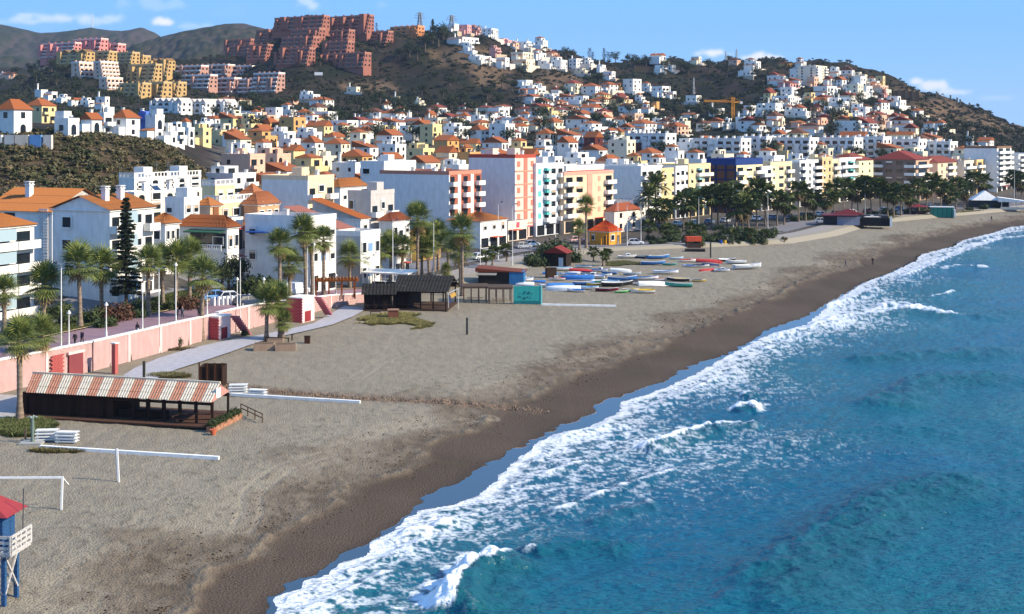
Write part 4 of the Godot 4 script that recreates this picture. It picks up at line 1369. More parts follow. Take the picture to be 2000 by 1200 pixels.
	block({"name": "bungalow", "label": "small house with orange roof and dark solar panel", "xl": 297, "xc": 322, "xr": 350, "yt": 437, "z": 204, "wall": W, "roof": "hip", "rh": 1.5, "fl": 2, "sea": "wwh", "sp": "w", "near": true, "th": 0.42})
	block({"name": "town_house", "label": "peach house with brown pilaster and pink tiled roof", "xl": 388, "xc": 410, "xr": 426, "yt": 402, "z": 226, "wall": "e9bf9d", "roof": "hip", "rh": 1.4, "fl": 3, "sea": "v", "acc": "8a5a3a", "near": true, "th": 0.42})
	block({"name": "town_house", "label": "white house with red awning and red door canopy", "xl": 425, "xc": 452, "xr": 474, "yt": 436, "z": 216, "wall": W, "fl": 2, "sea": "TT", "acc": "b3332e", "near": true, "th": 0.42})
	block({"name": "town_house", "label": "red roofed pink house with low balcony", "xl": 462, "xc": 470, "xr": 500, "yt": 452, "z": 220, "wall": "e7b9a5", "roof": "hip", "rh": 1.3, "fl": 2, "sea": "bw", "near": true, "th": 0.42})
	block({"name": "town_house", "label": "orange brick house with three little dormer gables", "xl": 478, "xc": 503, "xr": 545, "yt": 400, "z": 236, "wall": "d3a27c", "roof": "hip", "rc": "c08058", "rh": 2.2, "fl": 3, "sea": "www", "near": true, "th": 0.44})
	for i in 3:
		var p := level(513 + i * 9, 392, 17.0)
		part("dormer", unit.gable, hexmat("f3e9df"), get_child(get_child_count() - 1), Vector3(-1.0, 11.0 + i * 0.0, -1.5 - i * 2.2), Vector3(1.5, 1.0, 2.2), Vector3(0, PI / 2, 0))
	block({"name": "town_house", "label": "orange tiled house with brown timber front", "xl": 486, "xc": 496, "xr": 512, "yt": 380, "z": 246, "wall": "a86a3c", "roof": "hip", "rc": "c08058", "rh": 2.0, "fl": 3, "sea": "ww", "near": true, "th": 0.44})
	block({"name": "apartment_building", "label": "building with tall blank pale end wall and cream balconied front", "xl": 511, "xc": 601, "xr": 652, "yt": 352, "z": 266, "wall": "ecd2ae", "side": "ebe8e4", "fl": 4, "sea": "bWb", "near": true, "th": 0.45, "cl": 4})
	# white houses by the pergola
	var wh := block({"name": "sea_house", "label": "large white sea house with shaded front and blue shop fittings below", "xl": 478, "xc": 606, "xr": 656, "yt": 433, "z": 211, "wall": W, "fl": 2, "gf": 3.4, "sea": "wxw", "sp": "w..w", "shop": "SDS", "acc": "7fa3cf", "sacc": "2f7fc4", "near": true, "th": 0.45, "cl": 2})
	var ws: Vector3 = wh.get_meta("size")
	part("awning", unit.box, hexmat("2c5fae"), wh, Vector3(-ws.x * 0.62, ws.y - 1.9, 0.8), Vector3(ws.x * 0.55, 0.2, 1.6))
	block({"name": "sea_house", "label": "white house with steep single pitch roof and porthole", "xl": 560, "xc": 681, "xr": 706, "yt": 456, "z": 236, "wall": W, "roof": "shed", "rc": "c98b7c", "rh": 4.4, "fl": 3, "sea": "ww", "sp": "w.w.", "near": true, "th": 0.46})
	block({"name": "sea_house", "label": "white house with orange sloping roof and round vents", "xl": 610, "xc": 704, "xr": 716, "yt": 428, "z": 250, "wall": W, "roof": "shed", "rc": "d07c42", "rh": 3.6, "fl": 3, "sea": "w", "sp": "..w", "near": true, "th": 0.46})
	block({"name": "sea_house", "label": "low white house with walled roof terrace beside palms", "xl": 655, "xc": 704, "xr": 742, "yt": 462, "z": 226, "wall": W, "side": "c6c4c0", "fl": 2, "sea": "hxh", "acc": "7fa3cf", "near": true, "th": 0.46})
	block({"name": "town_house", "label": "small white house with orange roof and white chimney", "xl": 640, "xc": 664, "xr": 716, "yt": 366, "z": 290, "wall": W, "roof": "hip", "rh": 1.9, "fl": 3, "sea": "www", "near": true, "th": 0.48})
	block({"name": "town_house", "label": "slate grey house with tall dark windows and roof terrace", "xl": 679, "xc": 724, "xr": 770, "yt": 381, "z": 272, "wall": "c3bfbc", "fl": 3, "sea": "bhb", "sp": "..h", "near": true, "th": 0.47, "cl": 2})
	block({"name": "town_house", "label": "white house with brown shed roof below the tall slab", "xl": 740, "xc": 766, "xr": 800, "yt": 432, "z": 270, "wall": W, "roof": "hip", "rc": "a55f40", "rh": 1.6, "fl": 2, "sea": "wbw", "near": true, "th": 0.47})
	block({"name": "sea_house", "label": "low grey and white house behind promenade palms", "xl": 722, "xc": 772, "xr": 800, "yt": 474, "z": 246, "wall": W, "fl": 1, "gf": 3.0, "sea": "ww", "near": true, "th": 0.47})
	block({"name": "cafe", "label": "yellow cafe with orange doors behind tall palms", "xl": 800, "xc": 812, "xr": 860, "yt": 462, "z": 276, "wall": "dfb865", "fl": 1, "gf": 3.2, "sea": "wxw", "acc": "d97b2c", "near": true, "th": 0.5})
	# tall slabs along the street
	block({"name": "apartment_slab", "label": "tall apartment slab with blank white end wall and red brick balconies", "xl": 742, "xc": 877, "xr": 940, "yt": 342, "z": 312, "wall": "a8604a", "side": "f0efec", "fl": 5, "gf": 3.4, "sea": "qvbvb", "acc": "e9ddd2", "par": "c98a73", "near": true, "cl": 4, "shop": "STST", "sacc": "7d8d99"})
	block({"name": "apartment_slab", "label": "white rear stair tower of the tall slab with one wide window", "xl": 704, "xc": 750, "xr": 760, "yt": 322, "z": 322, "wall": "f3f2ef", "fl": 5, "sp": ".W", "near": true, "L": 14, "cl": 2})
	block({"name": "apartment_slab", "label": "higher slab with blank pale end wall and pink striped front", "xl": 916, "xc": 1006, "xr": 1046, "yt": 309, "z": 335, "wall": "eecdbd", "side": "eae6e2", "fl": 5, "gf": 3.6, "sea": "xvx", "acc": "d97f6d", "par": "b0503f", "cl": 5, "sacc": "d6596d", "band": "dc9a86"})
	block({"name": "apartment_slab", "label": "white seafront block with teal awnings", "xl": 1040, "xc": 1047, "xr": 1101, "yt": 326, "z": 342, "wall": "e8ebee", "fl": 5, "gf": 3.6, "sea": "xtWb", "acc": "5fc4bf", "D": 12, "cl": 3, "sacc": "2b3135"})
	block({"name": "apartment_slab", "label": "peach seafront block with pink top storey and red awnings", "xl": 1094, "xc": 1102, "xr": 1198, "yt": 343, "z": 351, "wall": "e6cbab", "fl": 4, "gf": 4.2, "sea": "bWvxb", "acc": "dba38d", "D": 14, "cl": 2, "par": "e0a491", "sacc": "d0573f", "shop": "SDSTS"})
	block({"name": "penthouse", "label": "red awninged penthouse set back on the peach seafront block", "xl": 1092, "xc": 1106, "xr": 1180, "yt": 330, "z": 362, "wall": "f0ece2", "fl": 5, "sea": "TTTTT", "acc": "c8402f", "D": 9, "cat": "building"})
	block({"name": "apartment_slab", "label": "pale block with blank end wall above a red roofed house", "xl": 1190, "xc": 1246, "xr": 1256, "yt": 327, "z": 396, "wall": W, "side": "e8e5e1", "fl": 5, "sea": "bw", "sp": "...w", "cl": 5, "D": 17})
	block({"name": "town_house", "label": "small pink house with red hip roof between seafront blocks", "xl": 1184, "xc": 1200, "xr": 1232, "yt": 413, "z": 356, "wall": "f0ded0", "roof": "hip", "rc": "ac6040", "rh": 2.0, "fl": 2, "sea": "ww", "L": 14})
	block({"name": "town_house", "label": "white house with dark arched shopfront near the kiosk", "xl": 1205, "xc": 1236, "xr": 1262, "yt": 397, "z": 368, "wall": W, "fl": 2, "gf": 3.2, "sea": "bw", "cl": 1, "sacc": "2f62a8"})
	var x := 1250
	for s in [
			["white seafront block with ochre balconies beside the pale blank wall", 1252, 1292, 330, 392, W, "bbw", "q", "d98a4e"], ["yellow seafront block with plain windows", 1292, 1322, 334, 402, "e6cf9c", "ww", "", W],
			["white seafront block with glazed galleries", 1320, 1347, 330, 408, "f3f3f4", "WWW", "", W], ["yellow seafront block with pale blue blinds", 1345, 1388, 326, 414, "e8d3a6", "wtb", "", "8fc4c8"],
			["white seafront block with pink top storey", 1488, 1508, 330, 446, "f0e6e2", "bb", "", "c9828b"], ["yellow seafront block with rounded corner and blue window bands", 1505, 1547, 322, 452, "ecdcb0", "wWb", "", "8fb0d0"],
			["cream seafront block with small balconies", 1612, 1652, 316, 484, "eedcb0", "wbw", "", W], ["white curved seafront block with teal blinds", 1640, 1684, 313, 494, "f1efe9", "btb", "", "5fb9b4"],
			["pale yellow seafront block with red hip roof", 1678, 1706, 313, 506, "efe2b8", "ww", "hip", "a8402f"], ["salmon seafront block with bay windows", 1786, 1836, 316, 527, "e8c7ab", "BwB", "", W],
			["peach seafront block with red roof", 1832, 1880, 318, 538, "ecd0b2", "wbw", "hip", W], ["cream seafront block beyond the salmon ones", 1884, 1912, 318, 556, "efe3cc", "bb", "", W], ["ochre seafront block near the white tower", 1908, 1944, 316, 566, "e8c48a", "bwb", "", W]]:
		block({"name": "apartment_slab", "label": s[0], "xl": s[1] - 6, "xc": s[1], "xr": s[2], "yt": s[3], "z": s[4], "wall": s[5], "fl": 4, "gf": 3.6, "sea": s[6], "acc": s[8] if s[8] != "a8402f" else W, "D": 13, "cl": 2, "roof": s[7] if s[7] == "hip" else "flat", "rc": "9c5140", "rh": 2.6, "sacc": ["2c62a8", "c25540", "3a3d40"][rng.randi() % 3]})
	block({"name": "apartment_slab", "label": "blue framed block with brown panelled end wall and pale blue balconies", "xl": 1380, "xc": 1437, "xr": 1490, "yt": 323, "z": 432, "wall": "f0dcae", "side": "6a4a3c", "fl": 4, "gf": 3.6, "sea": "bWb", "acc": "7fb2e4", "par": "24407f", "ph": 2.2, "cl": 1, "sacc": "2c62a8"})
	var bl := get_child(get_child_count() - 1)
	var bs: Vector3 = bl.get_meta("size")
	for i in 4: part("mullion", unit.box, hexmat("1f2f5c"), bl, Vector3(-bs.x * i / 3.0, bs.y / 2, 0.1), Vector3(0.6, bs.y, 0.3))
	for i in 5: part("transom", unit.box, hexmat("1f2f5c"), bl, Vector3(-bs.x / 2, bs.y * (i + 0.5) / 5.0, 0.09), Vector3(bs.x, 0.5, 0.3))
	block({"name": "apartment_slab", "label": "white gabled block with grey side wall and stacked balconies", "xl": 1543, "xc": 1562, "xr": 1602, "yt": 318, "z": 467, "wall": "f3f3f0", "side": "bfbebb", "fl": 5, "gf": 3.4, "sea": "bwb", "cl": 3})
	block({"name": "apartment_slab", "label": "ochre block with brown side wall", "xl": 1594, "xc": 1606, "xr": 1626, "yt": 312, "z": 480, "wall": "e2c292", "side": "6e5648", "fl": 5, "gf": 3.4, "sea": "ww", "cl": 1})
	block({"name": "hotel", "label": "brown and beige hotel block under red hip roof with grey top storey", "xl": 1718, "xc": 1789, "xr": 1800, "yt": 312, "z": 516, "wall": "c9a98f", "side": "8a7468", "roof": "hip", "rc": "a04a40", "rh": 3.4, "fl": 4, "gf": 3.6, "sea": "b", "sp": "bWWb", "D": 17, "L": 16})
	block({"name": "tower_block", "label": "white tower block with stacked curved balconies at the beach end", "xl": 1938, "xc": 1948, "xr": 1976, "yt": 290, "z": 572, "wall": "f0efea", "fl": 7, "gf": 3.0, "sea": "bb", "D": 14, "cl": 1, "par": "8a6a50"})
	block({"name": "tower_block", "label": "blue shaded block beyond the white tower block", "xl": 1968, "xc": 1990, "xr": 2040, "yt": 305, "z": 590, "wall": "e9e9e7", "fl": 5, "gf": 3.0, "sea": "bwb", "sp": "ww", "D": 16})
	block({"name": "apartment_slab", "label": "grey block closing the street at the beach end", "xl": 2000, "xc": 2034, "xr": 2120, "yt": 312, "z": 600, "wall": "d8d8dc", "fl": 4, "gf": 3.0, "sea": "bwb", "D": 16})
	# promenade-level shops in front of the slabs
	block({"name": "shop", "label": "white shop with orange tiled roof below the pink striped slab", "xl": 925, "xc": 938, "xr": 990, "yt": 433, "z": 306, "wall": W, "roof": "hip", "rh": 1.7, "fl": 1, "gf": 3.0, "sea": "wwh", "near": true, "D": 9})
	block({"name": "shop", "label": "row shop with pink door and pale shutters below seafront slabs", "xl": 985, "xc": 992, "xr": 1030, "yt": 440, "z": 326, "wall": "efd9c8", "fl": 1, "gf": 3.4, "sea": "x", "acc": "d6596d", "shop": "TS", "D": 8})
	# the pale hilltop tower
	var tz := -hit(1593, 168).z
	block({"name": "tower_block", "label": "pale seven storey tower block on the crest among hillside villas", "xl": 1572, "xc": 1594, "xr": 1622, "yt": 130, "z": tz, "wall": "f0e7cf", "fl": 7, "sea": "bwwb", "sp": "ww", "D": 14, "L": 20, "cl": 3})

func balustrade(o: Node3D, h: float) -> void:
	var s: Vector3 = o.get_meta("size")
	part("balustrade", unit.balustrade, hexmat("f5f3ee"), o, Vector3(0.0, s.y + 0.3, -s.z / 2), Vector3(s.z, h, 0.16), Vector3(0, PI / 2, 0))
	part("balustrade", unit.balustrade, hexmat("f5f3ee"), o, Vector3(-s.x / 2, s.y + 0.3, 0.0), Vector3(s.x, h, 0.16))

const HOUSES := "10,90,20,9,w,f;18,119,30,12,s,h;28,262,64,66,w,h;80,240,56,46,y,h;80,192,24,14,w,f;100,196,22,14,w,f;125,200,24,16,w,f;150,206,22,14,w,g;170,207,26,16,w,f;200,214,26,22,w,f;130,264,46,20,w,f;178,264,38,42,w,g;206,264,22,58,w,f;245,268,54,52,w,h;285,271,26,54,b,f;302,276,36,46,w,f;327,286,36,46,w,f;347,286,22,48,w,f;366,284,26,46,w,f;392,284,40,30,y,f;432,284,40,30,y,f;472,284,40,32,y,f;512,280,40,36,y,g;400,250,16,20,w,f;420,245,40,18,w,h;450,208,80,18,c,h;605,196,40,18,w,f;628,210,48,20,w,h;570,203,26,8,s,h;535,233,34,20,w,f;565,229,34,24,w,f;507,251,30,20,y,g;558,259,26,32,y,g;540,263,26,14,y,h;612,246,44,22,y,h;620,257,60,18,w,h;690,181,26,8,c,f;717,231,28,16,y,h;757,214,18,16,w,g;765,239,50,24,w,h;733,246,30,14,w,h;700,248,26,12,g,f;820,206,16,14,c,f;775,201,12,10,c,f;855,223,36,18,w,r;910,215,28,10,c,r;950,217,40,10,c,r;985,215,30,10,w,r;890,239,24,16,w,d;945,241,50,14,w,f;985,246,36,18,w,r;810,249,40,16,w,f;850,251,44,18,c,f;845,271,36,14,y,f;970,263,30,12,w,f;905,263,30,10,w,f;720,263,80,16,o,r;885,63,22,14,w,f;908,67,26,16,p,f;930,69,26,18,p,f;957,74,32,18,w,f;985,66,38,12,p,f;1006,72,16,12,s,f;905,85,60,9,w,f;915,101,22,18,w,f;967,109,22,20,p,f;935,119,40,12,w,f;955,124,36,14,w,f;982,127,26,12,w,f;1057,94,26,22,w,f;1020,80,36,12,w,f;1036,86,20,10,w,f;1020,117,44,12,c,f;1022,130,46,11,c,f;1052,113,30,14,w,f;1080,112,26,12,s,r;1065,135,30,16,w,f;1092,137,32,26,w,f;1125,137,28,20,w,f;1150,127,18,14,w,f;1136,146,30,12,c,f;1175,139,16,10,w,f;1190,156,24,14,w,f;1285,119,30,14,w,g;1290,141,22,12,w,f;1312,139,16,10,w,f;1360,125,20,12,c,f;1435,126,24,12,s,d;1470,136,32,20,w,f;1460,149,36,8,w,f;1120,179,36,22,c,r;1155,183,40,20,w,h;1190,179,36,18,w,h;1211,181,16,16,o,f;1235,179,36,22,w,f;1265,179,22,16,w,f;1290,189,34,18,w,f;1313,193,16,12,w,f;1040,183,50,16,w,f;1042,199,34,14,w,g;1025,169,30,10,w,f;1080,197,40,14,w,f;1130,206,40,16,w,f;1175,209,38,20,c,h;1225,206,22,18,s,f;1250,199,20,14,w,f;1095,208,30,12,s,h;1266,221,24,18,w,f;1281,213,14,12,o,f;1240,226,24,10,w,f;1030,223,50,14,s,r;1095,223,40,12,w,r;1130,241,46,22,w,f;1178,233,36,20,s,r;1220,241,40,14,c,d;1016,253,32,24,c,h;1050,256,32,24,c,h;1083,259,34,28,c,h;1355,201,30,12,w,f;1290,251,34,20,w,f;1315,248,30,18,w,f;1350,233,34,14,w,d;1400,249,36,18,w,g;1425,253,20,22,w,f;1450,251,26,20,w,f;1475,253,20,18,w,f;1400,226,30,12,w,f;1465,223,24,14,w,f;1490,226,26,24,w,f;1135,263,36,14,y,h;1180,271,50,18,s,r;1190,253,40,14,w,f;1225,266,30,24,w,g;1535,133,26,12,o,d;1565,131,20,16,w,f;1633,151,24,20,w,f;1656,156,26,26,w,d;1681,163,26,22,c,f;1706,169,24,16,w,f;1720,169,18,18,y,f;1512,161,28,20,w,r;1531,166,20,18,w,f;1557,153,28,16,w,f;1540,173,40,14,p,r;1612,189,44,18,w,f;1658,189,28,18,w,f;1690,189,28,18,w,f;1729,191,12,14,p,f;1508,191,26,16,c,f;1540,191,30,18,w,f;1585,201,28,20,y,f;1530,206,44,16,w,f;1510,226,30,22,w,f;1545,226,24,18,w,f;1567,229,34,18,w,f;1596,223,26,20,s,r;1621,226,24,18,w,f;1650,207,40,14,w,f;1681,229,36,26,w,f;1650,236,30,12,y,f;1711,207,28,12,w,f;1740,207,16,12,w,g;1790,226,28,14,w,h;1760,237,28,14,c,h;1735,239,30,14,w,h;1710,239,24,14,s,h;1766,249,30,12,c,f;1838,253,26,18,w,h;1815,251,20,14,w,h;1895,286,14,18,w,f;1926,287,30,18,w,g;1600,245,30,12,s,f;1560,248,30,12,s,h;1520,246,26,12,c,f;1690,249,26,12,s,h;1730,252,24,12,w,f"

func build_hill_houses() -> void:
	rng.seed = 5
	for e in HOUSES.split(";"):
		var q := e.split(",")
		house(q[0].to_float(), q[1].to_float(), q[2].to_float(), q[3].to_float(), q[4], q[5])
	# streets behind the seafront, row behind row
	for b in [[268, 470, 500], [302, 440, 640], [348, 400, 690], [396, 420, 1000], [446, 430, 1240], [494, 430, 1390], [545, 420, 1560], [596, 400, 1700], [640, 420, 1880]]:
		var z: float = b[0]
		var px: float = b[1] + rng.randf_range(0, 20)
		while px < b[2]:
			var w := rng.randf_range(8.5, 13.0)
			var wp := w * F / z
			if rng.randf() > 0.1:
				var ch := rng.randf()
				var warm: bool = px < 980.0 and z > 480.0
				var wall := ("y" if ch < 0.3 else "o" if ch < 0.42 else "c" if ch < 0.66 else "w") if warm else ("w" if ch < 0.6 else "c" if ch < 0.74 else "s" if ch < 0.86 else "y" if ch < 0.95 else "m")
				var rc := rng.randf()
				var roof := ("g" if rc < 0.3 else "h" if rc < 0.42 else "s" if rc < 0.55 else "f") if warm else ("f" if rc < 0.68 else "h" if rc < 0.76 else "g" if rc < 0.88 else "s")
				house(px + wp / 2, 0.0, wp, rng.randf_range(6.5, 9.5) * F / z, wall, roof, z + rng.randf_range(-8, 8))
			px += wp * rng.randf_range(1.0, 1.12)
	# gardens and villas climbing the lower slopes
	for z: float in [664.0, 690.0, 716.0, 744.0, 772.0, 802.0, 834.0, 868.0, 905.0, 945.0]:
		var px := 440.0 + rng.randf_range(0, 25)
		while px < 1850.0:
			var w := rng.randf_range(6.0, 15.0)
			var wp := w * F / z
			var most := 800.0 if px < 1000.0 else (915.0 if px < 1220.0 else (745.0 if px < 1490.0 else (950.0 if px < 1740.0 else 760.0)))
			if px < 560.0: most = 745.0
			if z < most and rng.randf() < 0.66:
				var ch := rng.randf()
				house(px + wp / 2, 0.0, wp, rng.randf_range(4.5, 8.0) * F / z, "w" if ch < 0.66 else "c" if ch < 0.82 else "s" if ch < 0.92 else "y", ["f", "f", "f", "h", "g", "g", "s", "d", "R", "f"][rng.randi() % 10], z + rng.randf_range(-12, 12))
			px += wp * rng.randf_range(1.05, 1.5)
	# stepped estates
	var pink := "stepped pink brick apartment block of the hilltop estate"
	for e in [[588, 58, 108, 25, 7, "long flat topped crest block"], [684, 68, 88, 38, 5, "tall end block on the crest"], [525, 85, 50, 27, 4, "upper block at the scrubby end"], [600, 81, 62, 24, 5, "wide block just under the crest"], [668, 85, 40, 26, 3, "narrow block under the tall crest block"], [585, 99, 70, 26, 5, "middle block stepping down the slope"], [660, 107, 54, 26, 4, "middle block with bright sunlit end"], [507, 117, 42, 30, 3, "small low block at the scrubby end"], [577, 126, 68, 32, 5, "wide lower block beside the gap"], [675, 133, 94, 29, 7, "longest lowest block above the scrub"], [745, 91, 36, 30, 3, "detached block near the orange row"], [470, 96, 52, 24, 4, "outlying block beside the dark hill"], [470, 110, 44, 20, 4, "lower outlying block beside the dark hill"]]:
		terraces(e[0], e[1], e[2] * 0.88, e[3] * 0.92, "a0695a", e[4], e[5] + " of the pink brick hilltop estate", "pink hilltop estate", 0.9, "b58270", 0.0, "", 1.0)
	terraces(795, 68, 54, 14, "dd8f5c", 5, "orange row of flats beside the pylons on the ridge", "", 0.5, "e6a878", 0.0, "", 1.0)
	for e in [[118, 94, 60, 26, 5], [175, 97, 52, 24, 5], [217, 103, 38, 16, 4]]:
		terraces(e[0], e[1], e[2], e[3], "dc8d88", e[4], "rose pink apartment terrace on the knoll above yellow flats", "rose pink knoll terraces", 0.8, "f0d0c8", 0.0, "", 1.0)
	for e in [[150, 125, 48, 22, 3, 1, "at the salmon end of the upper row"], [195, 123, 46, 20, 4, 0, "second in the upper row"], [240, 125, 46, 20, 4, 0, "third in the upper row"], [270, 127, 30, 16, 2, 0, "small end piece of the upper row"], [280, 166, 52, 38, 4, 0, "tall stepped middle piece"], [315, 150, 36, 30, 3, 1, "above the tall stepped piece"], [262, 189, 44, 24, 4, 0, "lower row beside the salmon terraces"], [300, 189, 50, 26, 5, 0, "lower row middle"], [336, 187, 36, 24, 3, 0, "lower row end beside white and brown terraces"]]:
		terraces(e[0], e[1], e[2], e[3], "c4a36c", e[4], "golden yellow " + ("gabled " if e[5] else "") + "knoll terrace, " + e[6], "golden knoll terraces", 0.7, "cfb588", 0.0, "a3855a" if e[5] else "", 1.0)
	for e in [[165, 151, 50, 27, 4], [208, 153, 50, 30, 5], [217, 173, 46, 19, 4]]:
		terraces(e[0], e[1], e[2], e[3], "e6c2ab", e[4], "pale salmon apartment terrace with white balconies on the knoll", "pale salmon knoll terraces", 0.6, "f5ece4")
	for e in [[368, 149, 60, 18, 6, "upper row beside the golden terraces"], [420, 147, 60, 18, 6, "upper row middle"], [466, 147, 50, 16, 5, "upper row end under the dark hill"], [385, 173, 60, 24, 5, "lower row beside the golden terraces"], [432, 181, 60, 26, 5, "lower row middle"], [477, 181, 50, 24, 5, "lower row third piece"], [523, 179, 48, 34, 5, "tall lower row end piece"]]:
		terraces(e[0], e[1], e[2], e[3], "b98f80", e[4], "white and brown hillside terrace, " + e[5], "white and brown hillside terraces", 0.8, "f1ece6", 0.0, "", 1.0)
	for e in [[335, 221, 56, 22, 5], [385, 223, 50, 22, 5], [430, 225, 44, 24, 4]]:
		terraces(e[0], e[1], e[2], e[3], "edecea", e[4], "blue shaded white terrace with pointed gables below the knoll", "blue shaded white terraces", 0.5, "edecea", 0.0, "ebebe9", 1.0)
	for e in [[1272, 284, 76, 36, 5, 640, "behind the pale blank ended block"], [1410, 290, 92, 36, 6, 632, "behind the blue framed block"], [1478, 288, 56, 34, 4, 646, "behind the block with pink top storey"], [1545, 294, 88, 36, 6, 640, "behind the yellow rounded corner block"], [1640, 297, 72, 38, 5, 640, "behind the ochre block with brown side"], [1702, 297, 60, 36, 4, 650, "behind the pale yellow red roofed block"], [1772, 298, 58, 36, 4, 650, "behind the brown hotel block"], [1836, 298, 52, 36, 4, 650, "behind the peach red roofed block"]]:
		terraces(e[0], e[1], e[2], e[3], "ecebe8", e[4], "long pale apartment block with white chimney stacks " + e[6], "pale blocks behind the seafront", 0.0, "dedcd8", e[5], "", 1.0)

# ------------------------------------------------------------------ plants
var leafm: StandardMaterial3D
var barkm: StandardMaterial3D
var plants := {}

func leaf_quad(s: Shape, at: Vector3, dir: Vector3, size: float, c: Color) -> void:
	s.colour = c
	var x := dir.cross(Vector3(rng.randf_range(-1, 1), rng.randf_range(-1, 1), rng.randf_range(-1, 1))).normalized()
	var y := (dir + Vector3(rng.randf_range(-.5, .5), rng.randf_range(-.5, .5), rng.randf_range(-.5, .5))).cross(x).normalized()
	var tip := at + y * size
	var fold := dir * size * 0.15
	s.tri(at - y * size, at - x * size * 0.55 + fold, tip)
	s.tri(at - y * size, tip, at + x * size * 0.55 + fold)

func crown(sd: int, clumps: int, leaves: int, shape: String, leaf: float, dark: Color, light: Color) -> ArrayMesh:
	rng.seed = sd
	var s := Shape.new()
	for k in clumps:
		var c := Vector3.ZERO
		var r := 0.36
		var t := (k + 0.5) / clumps
		match shape:
			"round":
				var u := Vector3(rng.randfn(), rng.randfn(), rng.randfn()).normalized() * pow(rng.randf(), 0.4) * 0.72
				c = Vector3(u.x, u.y * 0.8, u.z)
				r = rng.randf_range(0.26, 0.42)
			"column":
				c = Vector3(rng.randf_range(-.12, .12), lerpf(-0.9, 0.9, t), rng.randf_range(-.12, .12))
				r = 0.30 * sin(PI * clampf(t * 0.85 + 0.12, 0, 1)) + 0.08
			"cone":
				var a := rng.randf() * TAU
				var w := (1.0 - t) * 0.62 * rng.randf_range(0.4, 1.0)
				c = Vector3(cos(a) * w, lerpf(-0.85, 1.0, t), sin(a) * w)
				r = 0.10 + 0.22 * (1.0 - t)
			"bush":
				var a := rng.randf() * TAU
				var w := sqrt(rng.randf()) * 0.65
				c = Vector3(cos(a) * w, rng.randf_range(0.05, 0.5) * (1.1 - w * 0.6), sin(a) * w)
				r = rng.randf_range(0.25, 0.4)
		var tone := rng.randf()
		for q in leaves:
			var d := Vector3(rng.randfn(), rng.randfn(), rng.randfn()).normalized()
			leaf_quad(s, c + d * r * pow(rng.randf(), 0.35), d, leaf * rng.randf_range(0.7, 1.3), dark.lerp(light, clampf(tone * 0.6 + rng.randf() * 0.4, 0, 1)))
	return s.mesh()

func fan_frond(blades: int, dead: bool) -> ArrayMesh:
	var s := Shape.new()
	var g0 := Color(0.075, 0.115, 0.026) if not dead else Color(0.27, 0.18, 0.07)
	var g1 := Color(0.19, 0.21, 0.055) if not dead else Color(0.36, 0.26, 0.11)
	s.colour = g1
	s.tube([Vector3.ZERO, Vector3(0, 0.12, 0.4), Vector3(0, 0.14, 0.75)], [0.035, 0.025, 0.02], 4, false)
	var hub := Vector3(0, 0.14, 0.75)
	for k in blades:
		var a := lerpf(-1.85, 1.85, k / (blades - 1.0))
		var l := 1.3 * (1.0 - 0.22 * pow(absf(a) / 1.85, 2.0))
		var d := Vector3(sin(a), 0.10 - 0.12 * absf(a), cos(a)).normalized()
		var side := d.cross(Vector3.UP).normalized() * 0.05
		s.colour = g0.lerp(g1, fmod(k * 0.37, 1.0))
		var m := hub + d * l * 0.55 + Vector3(0, 0.03, 0)
		var tip := hub + d * l + Vector3(0, -0.14, 0)
		s.tri(hub, m - side, m + side)
		s.tri(m - side, tip, m + side)
	return s.mesh()

func feather_frond() -> ArrayMesh:
	var s := Shape.new()
	var pts := []
	for k in 7:
		var t := k / 6.0
		pts.append(Vector3(0, 0.55 * t - 0.95 * t * t, 2.3 * t - 0.35 * t * t))
	s.colour = Color(0.12, 0.12, 0.04)
	s.tube(pts, [0.04, 0.035, 0.03, 0.025, 0.02, 0.015, 0.01], 4, false)
	for k in 22:
		var t := 0.12 + 0.86 * k / 21.0
		var p := Vector3(0, 0.55 * t - 0.95 * t * t, 2.3 * t - 0.35 * t * t)
		for q: float in [-1.0, 1.0]:
			var l := 0.55 * sin(PI * clampf(t * 0.9 + 0.1, 0, 1)) + 0.12
			var d := Vector3(q * 0.85, -0.18, 0.5).normalized()
			s.colour = Color(0.05, 0.08, 0.02).lerp(Color(0.13, 0.15, 0.04), fmod(k * 0.41, 1.0))
			s.tri(p, p + d * l * 0.5 + Vector3(0, 0.03, 0.05), p + d * l)
			s.tri(p, p + d * l, p + d * l * 0.5 + Vector3(0, 0.03, -0.05))
	return s.mesh()

